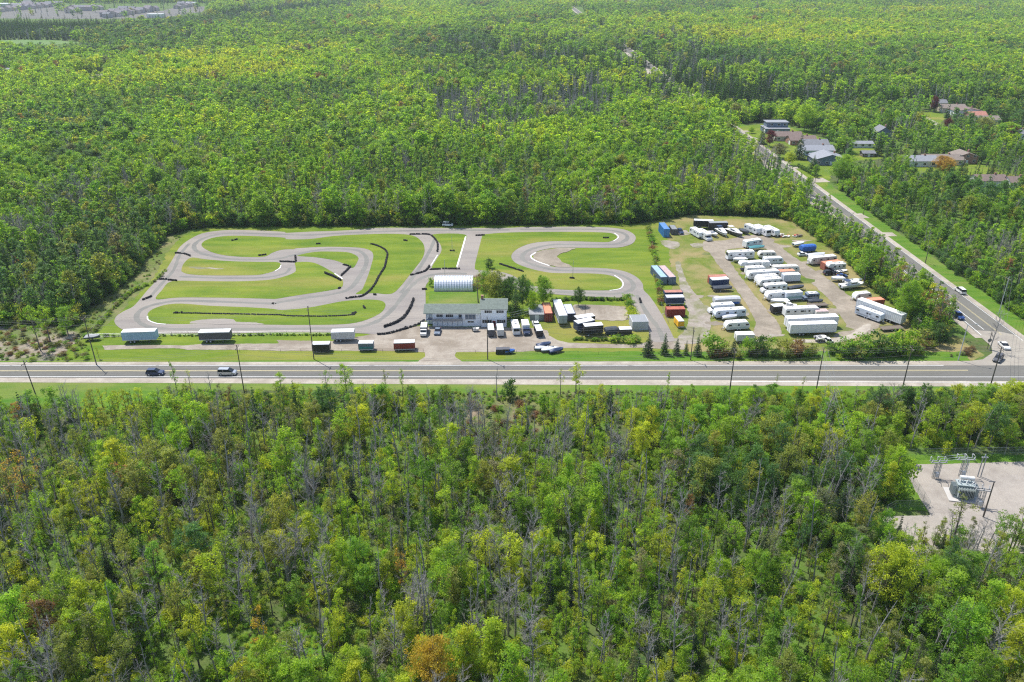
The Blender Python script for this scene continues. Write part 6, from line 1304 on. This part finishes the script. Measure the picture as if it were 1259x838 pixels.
# ---- geometry-node scatter: one stuff object of many trees
def scatter(name, pts, label, cat='forest'):
    "pts: (x, y, sxy, sz, rot, key, tint); the shapes are those of trees that stand in the scene"
    keys = sorted({p[5] for p in pts}); n = len(pts); me = bpy.data.meshes.new(name); me.vertices.add(n)
    me.vertices.foreach_set('co', np.array([(p[0], p[1], 0) for p in pts], dtype=np.float32).reshape(-1))
    for nm, ty, dat, fld in (('var', 'INT', [keys.index(p[5]) for p in pts], 'value'), ('scl', 'FLOAT_VECTOR', [v for p in pts for v in (p[2], p[2], p[3])], 'vector'), ('rot', 'FLOAT_VECTOR', [v for p in pts for v in (0, 0, p[4])], 'vector'), ('tint', 'FLOAT_COLOR', [v for p in pts for v in (*p[6], 1.0)], 'color')):
        a = me.attributes.new(nm, ty, 'POINT'); a.data.foreach_set(fld, np.array(dat, dtype=np.int32 if ty == 'INT' else np.float32))
    o = bpy.data.objects.new(name, me); C.objects.link(o); tag(o, label, cat, None, 'stuff')
    ng = bpy.data.node_groups.new(name, 'GeometryNodeTree'); ng.interface.new_socket('Geometry', in_out='INPUT', socket_type='NodeSocketGeometry'); ng.interface.new_socket('Geometry', in_out='OUTPUT', socket_type='NodeSocketGeometry')
    N = ng.nodes; L_ = ng.links; gi = N.new('NodeGroupInput'); go = N.new('NodeGroupOutput'); jo = N.new('GeometryNodeJoinGeometry')
    def attr(nm, ty): a = N.new('GeometryNodeInputNamedAttribute'); a.data_type = ty; a.inputs[0].default_value = nm; return a.outputs[0]
    va, scl, rot = attr('var', 'INT'), attr('scl', 'FLOAT_VECTOR'), attr('rot', 'FLOAT_VECTOR')
    e2r = N.new('FunctionNodeEulerToRotation'); L_.new(rot, e2r.inputs[0])
    for i, k in enumerate(keys):
        cmp_ = N.new('FunctionNodeCompare'); cmp_.data_type = 'INT'; cmp_.operation = 'EQUAL'; ins = [s for s in cmp_.inputs if s.type == 'INT']; L_.new(va, ins[0]); ins[1].default_value = i
        j2 = N.new('GeometryNodeJoinGeometry')
        for ob in FIRST[k]:
            oi = N.new('GeometryNodeObjectInfo'); oi.inputs[0].default_value = ob; L_.new(oi.outputs['Geometry'], j2.inputs[0])
        ip = N.new('GeometryNodeInstanceOnPoints'); L_.new(gi.outputs[0], ip.inputs['Points']); L_.new(cmp_.outputs[0], ip.inputs['Selection']); L_.new(j2.outputs[0], ip.inputs['Instance'])
        L_.new(e2r.outputs[0], ip.inputs['Rotation']); L_.new(scl, ip.inputs['Scale']); L_.new(ip.outputs[0], jo.inputs[0])
    L_.new(jo.outputs[0], go.inputs[0]); md = o.modifiers.new('scatter', 'NODES'); md.node_group = ng
    return o
def fbm(x, y, s, o=0): return noise.noise(Vector((x/s+o, y/s-o, o*.7)))+.5*noise.noise(Vector((x/s*2.1+o, y/s*2.1, o)))
scatter('hedge_growth', WEEDS, 'weeds and bushes grown together along the fences and the foot of the yard', 'bushes')
# near woodland ---------------------------------------------------------
TL = [(-600, 520), (30, 514), (140, 508), (190, 500), (215, 484), (300, 482), (440, 482), (550, 486), (562, 515), (590, 535), (660, 532), (688, 512), (704, 490), (840, 489), (980, 491), (1100, 490), (1259, 487), (1900, 487)]
def treeline(x):
    for a, b in zip(TL, TL[1:]):
        if a[0] <= x <= b[0]: return a[1]+(b[1]-a[1])*(x-a[0])/(b[0]-a[0])
    return 500
SUB = [(1092, 566), S(290, 160), (1400, 553), (1500, 700), (1245, 672), (1180, 664), (1130, 656), (1085, 662), (1076, 630), (1100, 622)]
NOT_NEAR = [SUB, [(290, 778), (385, 772), (395, 800), (370, 830), (300, 830)], [(425, 800), (465, 790), (470, 830), (420, 835)]]
near = []; y = 55.0
while y < 200:
    x = -190.0
    while x < 190:
        X_, Y_ = x+rt2.uniform(-1.5, 1.5), y+rt2.uniform(-1.5, 1.5); q = P((X_, Y_, 0)); x += 2.9
        if q[0] < -90 or q[0] > 1350 or q[1] < treeline(q[0])+2 or any(inside(q, pl) for pl in NOT_NEAR): continue
        d1 = fbm(X_, Y_, 22, 3); d2 = fbm(X_, Y_, 30, 9)
        if rt2.random() < .10+max(0, d1-.35)*.7: continue
        near.append((X_, Y_, q, d1, d2))
    y += 2.9
near.sort(key=lambda a: a[1])
cnt = {'leafy': 0, 'bare': 0, 'con': 0}; SC_N = []
LM = [((532, 820), 'the orange-yellow tree bottom centre'), ((328, 790), 'the yellow-orange tree at the bottom'), ((42, 600), 'the orange-tinged left edge tree'), ((158, 595), 'the rusty orange budding tree'), ((498, 705), 'the golden tinted tree'), ((358, 565), 'the vivid green full tree'),
      ((1090, 715), 'the great yellow-green tree'), ((688, 725), 'the two dark spires'), ((1170, 640), 'the pale sparse transformer tree'), ((1110, 590), 'the big substation fence bush'), ((522, 725), 'the tallest grey leafless tree'), ((626, 490), 'the round bush on the verge'), ((222, 490), 'the tall dark-trunked highway tree'),
      ((430, 495), 'the bright tree before the entrance'), ((1049, 600), 'the pole left of the substation'), ((896, 492), 'the pole below the yard'), ((340, 805), 'the grassy bottom clearing'), ((635, 525), 'the brown reed bed'), ((770, 640), 'the tall bare centre-right trunk'), ((155, 740), 'the leaning bare bottom-left tree'), ((1255, 800), 'the bottom right corner'), ((5, 830), 'the bottom left corner'), ((850, 838), 'the middle of the bottom edge, rightwards')]
LM = LM[:-1]+[((930, 836), 'the bottom edge right of centre')]
SEEN = {}
def near_label(q, h, what):
    size = 'low' if h < 5 else 'small' if h < 8 else 'middling' if h < 10.5 else 'tall' if h < 12.6 else 'very tall'
    p_, nm_ = min(LM, key=lambda l: (l[0][0]-q[0])**2+(l[0][1]-q[1])**2); dx, dy = q[0]-p_[0], q[1]-p_[1]; d = math.hypot(dx, dy)
    if abs(dx) > 2.2*abs(dy): dr = 'right of' if dx > 0 else 'left of'
    elif abs(dy) > 2.2*abs(dx): dr = 'below' if dy > 0 else 'above'
    else: dr = ('below' if dy > 0 else 'above')+(' and right of' if dx > 0 else ' and left of')
    far_ = 'just ' if d < 35 else '' if d < 80 else 'far '
    return f'{size} {what} {far_}{dr} {nm_}'
def place_name(q):
    a = 'left' if q[0] < 420 else 'middle' if q[0] < 840 else 'right'; b = 'bottom' if q[1] > 700 else 'centre' if q[1] > 590 else 'upper part'
    return a, b
for X_, Y_, q, d1, d2 in near:
    bush_zone = q[0] > 850 and q[1] < 640
    pb = .30+.28*d2 if not bush_zone else .08+.1*d2
    if q[1] > 640 and q[0] < 1250: pb += .0
    if inside(q, [(560, 540), (700, 540), (720, 610), (560, 620)]): pb = .7
    if inside(q, [(960, 570), (1080, 600), (1080, 680), (900, 690)]): pb = .5
    u = rt2.random(); s_px = (q[1]+50)*.00866
    cap = max(1.6, (q[1]-470-rt2.uniform(0, 14))/(s_px*.88)) if q[1] < 560 else 99
    if rt2.random() < .02: cap = max(cap, (q[1]-455)/(s_px*.88))
    if q[0] > 1060 and q[1] > 640: cap = min(cap, max(2.2, (q[1]-648+rt2.uniform(0, 24))/(s_px*.78)))
    if u < pb:
        h = min(cap, rt2.uniform(8, 15.5)); i = rt2.choice([0, 1, 2, 2, 4, 4, 0, 3, 2])
        if cnt['bare'] < 170 and q[1]-h*4 < 838 and -20 < q[0] < 1280:
            a, b = place_name(q); lb = near_label(P((X_, Y_, h*.7)), h, ('grey leafless tree', 'spreading leafless tree', 'thin leafless tree', 'twiggy leafless tree', 'bare pole-like tree', 'wide leafless tree')[i]); bare_tree(i, (X_, Y_, 0), h, lb, f'leafless trees in the {b} {a} of the near woodland'); cnt['bare'] += 1
        else: SC_N.append((X_, Y_, h/12, h/12, rt2.uniform(0, 6.28), NBARE[i].name, MG))
    elif u < pb+(.045 if q[0] < 800 else .08):
        h = min(cap, rt2.uniform(5, 11)); i = rt2.choice([0, 1, 1, 2]); tn = jit(rt2.choice([CN_, DG, CN_]))
        if cnt['con'] < 90 and -20 < q[0] < 1280: a, b = place_name(q); tree('spruce_tree', NCON, i, (X_, Y_, 0), h, 12, rt2.uniform(.8, 1.2), tn, near_label(P((X_, Y_, h*.7)), h, ('dark evergreen', 'slim dark evergreen', 'broad dark evergreen')[i]), f'evergreens in the {b} {a} of the near woodland'); cnt['con'] += 1
        else: SC_N.append((X_, Y_, h/12, h/12, rt2.uniform(0, 6.28), NCON[i][0].name, tn))
    else:
        h = min(cap, rt2.uniform(6, 13.5))*(1.0 if d1 > -.2 else .85); dens = d1 > .12 or bush_zone
        i = rt2.choice([4, 5, 2, 9, 5, 0]) if dens else rt2.choice([0, 1, 2, 3, 6, 7, 8, 7, 3, 6, 1])
        v = d2+.6*fbm(X_, Y_, 9, 5)+rt2.gauss(0, .28)
        if bush_zone: v -= .15
        nm, tn = ('yellow-green', YG) if v > .42 else ('light green', LG) if v > .05 else ('mid green', MG) if v > -.25 else ('dull olive', OL) if v > -.42 else ('grey-green', GY if not bush_zone else BLU) if v > -.6 else ('deep green', BLU)
        if q[0] < 420 and rt2.random() < .35: nm, tn = ('dull olive', OL)
        if rt2.random() < .006: nm, tn = ('brownish', BR)
        wv = rt2.uniform(.7, 1.05)*(1.15 if h < 7 else 1)*(1.08 if dens else .92)*(1.25 if cap < 6 else 1)
        if cnt['leafy'] < 236 and -20 < q[0] < 1280:
            a, b = place_name(q); tree(LT, NEAR, i, (X_, Y_, 0), h, 12, wv, jit(tn), near_label(P((X_, Y_, h*.7)), h, nm+(' airy', ' slim', ' leafy', ' thin', ' full', ' bushy', ' sparse', ' narrow', ' open', ' cone-shaped')[i]+' tree'), f'{nm} leafy trees in the {b} {a} of the near woodland'); cnt['leafy'] += 1
        else: SC_N.append((X_, Y_, h/12*wv, h/12, rt2.uniform(0, 6.28), NEAR[i][0].name, jit(tn)))
print('near woodland', len(near), cnt, len(SC_N))
scatter('near_woodland', SC_N, 'dense mixed leafy and leafless woodland between the highway and the foreground')
US = []; y = 55.0
while y < 200:
    x = -190.0
    while x < 190:
        X_, Y_ = x+rt2.uniform(-1, 1), y+rt2.uniform(-1, 1); q = P((X_, Y_, 0)); x += 2.1
        if q[0] < -90 or q[0] > 1350 or q[1] < treeline(q[0])-1+rt2.uniform(0, 8) or any(inside(q, pl) for pl in NOT_NEAR) or rt2.random() < .18: continue
        i = rt2.randrange(3); v = fbm(X_, Y_, 14, 7)+rt2.gauss(0, .3); s = rt2.uniform(.35, 1.15); US.append((X_, Y_, s, s*rt2.uniform(.7, 1.2), rt2.uniform(0, 6.28), SHRUB[i][0].name, jit(YG if v > .25 else LG if v > -.15 else MG if v > -.5 else OL if v > -.65 else GY)))
    y += 2.1
for _ in range(2200):
    p = (rt2.uniform(200, 1259), rt2.uniform(481, 496)) if rt2.random() < .7 else (rt2.uniform(-50, 210), rt2.uniform(500, 520))
    g = G(*p); s = rt2.uniform(.08, .3); US.append((g.x, g.y, s*1.4, s, 0, SHRUB[rt2.randrange(3)][0].name, jit(rt2.choice([LG, MG, OL, GY]))))
for _ in range(420):
    p = (rt2.uniform(285, 398), rt2.uniform(768, 850)) if rt2.random() < .7 else (rt2.uniform(415, 480), rt2.uniform(780, 845)); g = G(*p); s = rt2.uniform(.06, .3); US.append((g.x, g.y, s*1.6, s, 0, SHRUB[rt2.randrange(3)][0].name, jit(rt2.choice([LG, LG, YG, MG, GY]))))
for _ in range(900):
    g = G(rt2.uniform(100, 240), rt2.uniform(285, 415)); q = P(g)
    if inside(q, [(106, 410), (150, 372), (190, 335), (206, 308), (228, 289), (215, 284), (190, 300), (150, 352), (108, 378), (96, 395)]): s = rt2.uniform(.06, .3); US.append((g.x, g.y, s*1.6, s, 0, SHRUB[rt2.randrange(3)][0].name, jit(rt2.choice([LG, MG, GY, OL]))))
scatter('undergrowth', US, 'low green undergrowth and saplings covering the woodland floor', 'undergrowth')

# far forest ---------------------------------------------------------------
SITE = [(-900, 446), (-900, 404), (0, 400), (60, 396), (90, 400), (104, 382), (146, 354), (185, 312), (204, 290), (232, 281), (262, 278.5), (400, 277.5), (500, 277), (780, 275), (812, 270), (850, 263), (955, 266), (980, 274), (1005, 292), (1035, 312), (1058, 338), (1080, 360), (1116, 386), (1132, 412), (1160, 418), (1215, 440), (1259, 445), (2400, 444), (2400, 600), (-900, 600)]
LAWNS = [[(1168, 392), (1186, 392), (1228, 448), (1158, 448), (1158, 418)], [(882, 156), (906, 153), (945, 148), (1005, 164), (1024, 185), (1034, 238), (1018, 244), (985, 226), (940, 193), (900, 166)], [(1040, 180), (1080, 180), (1092, 214), (1045, 216)], [(1108, 216), (1158, 214), (1162, 226), (1110, 228)], [(1125, 136), (1160, 138), (1164, 168), (1132, 164)],
         [(-300, 49), (60, 49), (108, 51), (100, 64), (-300, 66)], [(0, 30), (0, 4), (255, 4), (255, 22), (200, 28), (120, 30)], [(700, 8), (716, 8), (720, 24), (704, 24)], [(88, 93), (130, 88), (132, 100), (100, 106)], [(790, 84), (820, 84), (820, 98), (792, 98)]]
def road_off(x, y):
    v = Vector((x, y, 0))-r0; return v.dot(rd), v.dot(rn)
GREYP = [(530, 122), (600, 116), (700, 118), (760, 128), (745, 158), (640, 168), (540, 165)]
YELP = [[(600, 38), (860, 20), (1259, 10), (1259, 45), (1000, 60), (830, 75), (760, 95), (620, 80)], [(620, 70), (760, 72), (740, 95), (640, 92)]]
far = []; bands = [(203, 262, 3.7), (262, 450, 3.8), (450, 900, 5.0), (900, 1500, 6.8), (1500, 2900, 9.6)]
for (ya, yb, st) in bands:
    y = ya
    while y < yb:
        xm_ = .70*y+40; x = -xm_
        while x < xm_:
            X_, Y_ = x+rt2.uniform(-.45, .45)*st, y+rt2.uniform(-.45, .45)*st; x += st
            q = P((X_, Y_, 0))
            if q[1] > 280 and inside(q, SITE): continue
            if q[1] <= 280 and (inside(q, SITE)): continue
            t_, o_ = road_off(X_, Y_)
            lo_, hi_ = (-8.5, 13) if t_ < 150 else (-4.8, 13) if t_ < 330 else (-3.2, 3.2)
            if (64 < q[1] < 76 or 85 < q[1] < 95) and 740 < q[0] < 840: lo_ = -22
            if lo_ < o_ < hi_: continue
            if any(inside(q, pl) for pl in LAWNS) and not (q[1] < 30 and q[0] < 260 and rt2.random() < .05): continue
            if any(abs(X_-hx_) < hw_/2+1 and -(.035+.03*((int(hx_*7) % 5)/4))*hy_ < Y_-hy_ < hd_+3 for hx_, hy_, hw_, hd_ in HOUSE_SPOTS): continue
            far.append((X_, Y_, q, st))
        y += st
WEDGE = [(985, 262), (1000, 284), (1034, 308), (1056, 334), (1080, 358), (1112, 384), (1128, 404), (1150, 416), (1172, 424), (1186, 412), (1176, 392), (1120, 340), (1060, 286), (1010, 240)]
y = 212
while y < 330:
    x = 60
    while x < 170:
        X_, Y_ = x+rt2.uniform(-1.2, 1.2), y+rt2.uniform(-1.2, 1.2); x += 3.3; q = P((X_, Y_, 0))
        if inside(q, WEDGE) and not inside(q, LAWNS[0]) and road_off(X_, Y_)[1] < (-9 if Y_ < 290 else -7): far.append((X_, Y_, q, 4.0))
    y += 3.3
SC_F = []; UE = []
BND = [G(*p) for p in [(0, 401), (60, 397), (88, 400), (104, 382), (146, 354), (185, 312), (204, 290), (232, 281), (262, 278.5), (400, 277.5), (500, 277), (780, 275), (812, 270), (850, 263), (955, 266), (980, 274), (1005, 292), (1035, 312), (1058, 338), (1080, 360), (1116, 386), (1132, 412), (1160, 420)]]
for p in resample(BND, .45):
    for _ in range(3):
        s = rt2.uniform(.5, 1.5); e = rt2.random()**1.3*9; X_, Y_ = p.x+rt2.uniform(-1, 1)-(e if p.x < -95 else 0), p.y+rt2.uniform(-.5, 1)+e*(1 if p.x > -95 else .3)
        if p.x > 95: X_ += e*.5
        if road_off(X_, Y_)[1] > -7.5 and Y_ < 500: continue
        UE.append((X_, Y_, s*1.1, s*rt2.uniform(.8, 1.6), rt2.uniform(0, 6.28), SHRUB[rt2.randrange(3)][0].name, jit(rt2.choice([MG, MG, LG, BLU, DG, OL]))))
for t_ in range(0, 420):
    for o_ in (14, 16, 19, 22):
        p = r0+rd*(t_+rt2.uniform(-.5, .5))+rn*(o_+rt2.uniform(-1, 1.5)); q = P(p)
        if any(inside(q, pl) for pl in LAWNS) or rt2.random() < .35: continue
        s = rt2.uniform(.5, 1.4); UE.append((p.x, p.y, s, s*rt2.uniform(.8, 1.5), rt2.uniform(0, 6.28), SHRUB[rt2.randrange(3)][0].name, jit(rt2.choice([MG, MG, LG, BLU, DG]))))
scatter('forest_edge_undergrowth', UE, 'dense bushes and saplings along the edge of the forest', 'undergrowth')
for X_, Y_, q, st in far:
    d1 = fbm(X_, Y_, 90, 2); d2 = fbm(X_, Y_, 260, 5); d3 = fbm(X_, Y_, 35, 8); fr = Y_ > 460
    pc = .06+max(0, d1-.2)*.35; pb = .10+max(0, d3-.15)*.7
    d4 = fbm(X_, Y_*.5, 420, 15)
    if Y_ > 620: pc += .06+max(0, d4)*1.0+(.28 if q[0] < 470 and q[1] < 70 else 0)
    if 860 < q[0] and 95 < q[1] < 270: pc += .1
    if q[1] < 30 and q[0] > 700: pc = .3
    if inside(q, GREYP): pb = .72
    if q[0] > 1000 and 100 < q[1] < 330: pc += .08
    if q[0] < 240 and 240 < q[1] < 400: pb += .05
    h = rt2.uniform(8.8, 15.2)+1.5*d1+2.0*d3; u = rt2.random()
    if q[0] > 880 and 130 < q[1] < 300: h *= .8
    if q[0] > 985 and q[1] > 275: h *= .92 if o_ < -16 else .75
    if st > 7: h *= 1.05
    ws = st/3.9 if fr else 1.12
    ws = min(ws, 1.8)
    yel = any(inside(q, pl) for pl in YELP)
    v = d2*.85+d1*.6+d3*.4+rt2.gauss(0, .24)-(.35 if Y_ > 900 and d4 > .1 and not yel else 0)+(.4 if yel else 0)
    tn = YG if v > .66 else LG if v > .02 else MG if v > -.45 else (OL if rt2.random() < .4 else BLU) if v > -.7 else BLU
    if q[0] < 560 and q[1] < 130: v -= .3
    if rt2.random() < .03: tn = rt2.choice([GY, OL, PALE, GY, OL, BR])
    if q[0] > 1000 and q[1] > 90 and rt2.random() < .3: tn = rt2.choice([MG, BLU, DG])
    if u < pc: lib, key, tn, w_, h = (FCON, 0, rt2.choice([CN_, DG]), 1.0, h*.85) if fr else (NCON, rt2.choice([0, 1, 1]), rt2.choice([CN_, DG]), 1.0, h*.8); h0 = 14 if fr else 12; K = lib[key][0].name
    elif u < pc+pb: lib = FBARE if fr else NBARE; key = rt2.randrange(len(lib)); h0 = 14 if fr else 12; K = lib[key].name; w_ = ws
    else:
        lib = FAR if fr else MID; h0 = 14; st_ = fbm(X_, Y_, 70, 31)+rt2.gauss(0, .2)
        if fr: key = rt2.choice([4, 2, 4]) if st_ > .38 else rt2.choice([5, 1, 5]) if st_ < -.38 else rt2.randrange(4)
        else: key = rt2.choice([6, 4, 6]) if st_ > .40 else rt2.choice([7, 1, 5, 7]) if st_ < -.3 else rt2.randrange(6)
        K = lib[key][0].name; w_ = ws*rt2.uniform(.85, 1.15); h *= 1.06 if st_ > .38 else 1.0
    tn = jit(tn, .12)
    if K not in FIRST:
        # the first of each shape is a tree of its own; the mass below takes its shape from it
        where = 'at the near edge of the big forest' if not fr else 'in the far part of the big forest'
        if lib in (FBARE, NBARE): bare_tree(key, (X_, Y_, 0), h, f'leafless grey tree {where}', 'leafless trees of the big forest', lib, h0)
        else: tree('spruce_tree' if lib in (FCON, NCON) else LT, lib, key, (X_, Y_, 0), h, h0, w_, tn, f'{"dark evergreen" if lib in (FCON, NCON) else "green leafy tree"} {where}', 'trees singled out of the big forest')
        continue
    SC_F.append((X_, Y_, h/h0*w_, h/h0, rt2.uniform(0, 6.28), K, tn))
print('far forest', len(far))
scatter('forest', SC_F, 'vast green mixed forest stretching behind the race track to the horizon')

# two trees with one wording: tell the nearer from the farther
by = {}
for o in bpy.data.objects:
    if o.parent is None and o.get('category') == 'tree' and o.get('label'): by.setdefault(o['label'], []).append(o)
for lb, os_ in by.items():
    if 1 < len(os_) <= 3 and 'big forest' not in lb:
        os_.sort(key=lambda o: o.location.y)
        for w_, o in zip(('nearest', 'second nearest', 'farthest') if len(os_) == 3 else ('nearer', 'farther'), os_):
            o['label'] = w_+' '+lb.replace('very tall ', 'tall ')
for o in bpy.data.objects:
    l_ = o.get('label')
    if l_ and len(l_.split()) > 16: o['label'] = ' '.join(l_.replace(' and right of', ' right of').replace(' and left of', ' left of').replace('just ', '').replace('very ', '').replace(' leafy tree', ' tree').split()); print('LONG' if len(o['label'].split()) > 16 else 'ok', o.name, o['label'])
# ================================================= the air
hz = MB(); hz.box((0, 2600, 83), (9000, 7400, 174)); o = hz.obj('haze', 'white_paint'); o['kind'] = 'stuff'; o['label'] = 'thin pale haze of a bright day over the forest'
m = bpy.data.materials.new('haze_air'); m.use_nodes = True; n_ = m.node_tree; n_.nodes.remove(n_.nodes['Principled BSDF']); v_ = n_.nodes.new('ShaderNodeVolumePrincipled')
v_.inputs['Color'].default_value = (.8, .9, 1, 1); v_.inputs['Density'].default_value = .00007; v_.inputs['Anisotropy'].default_value = .1
n_.links.new(v_.outputs[0], n_.nodes['Material Output'].inputs['Volume']); o.data.materials.clear(); o.data.materials.append(m)
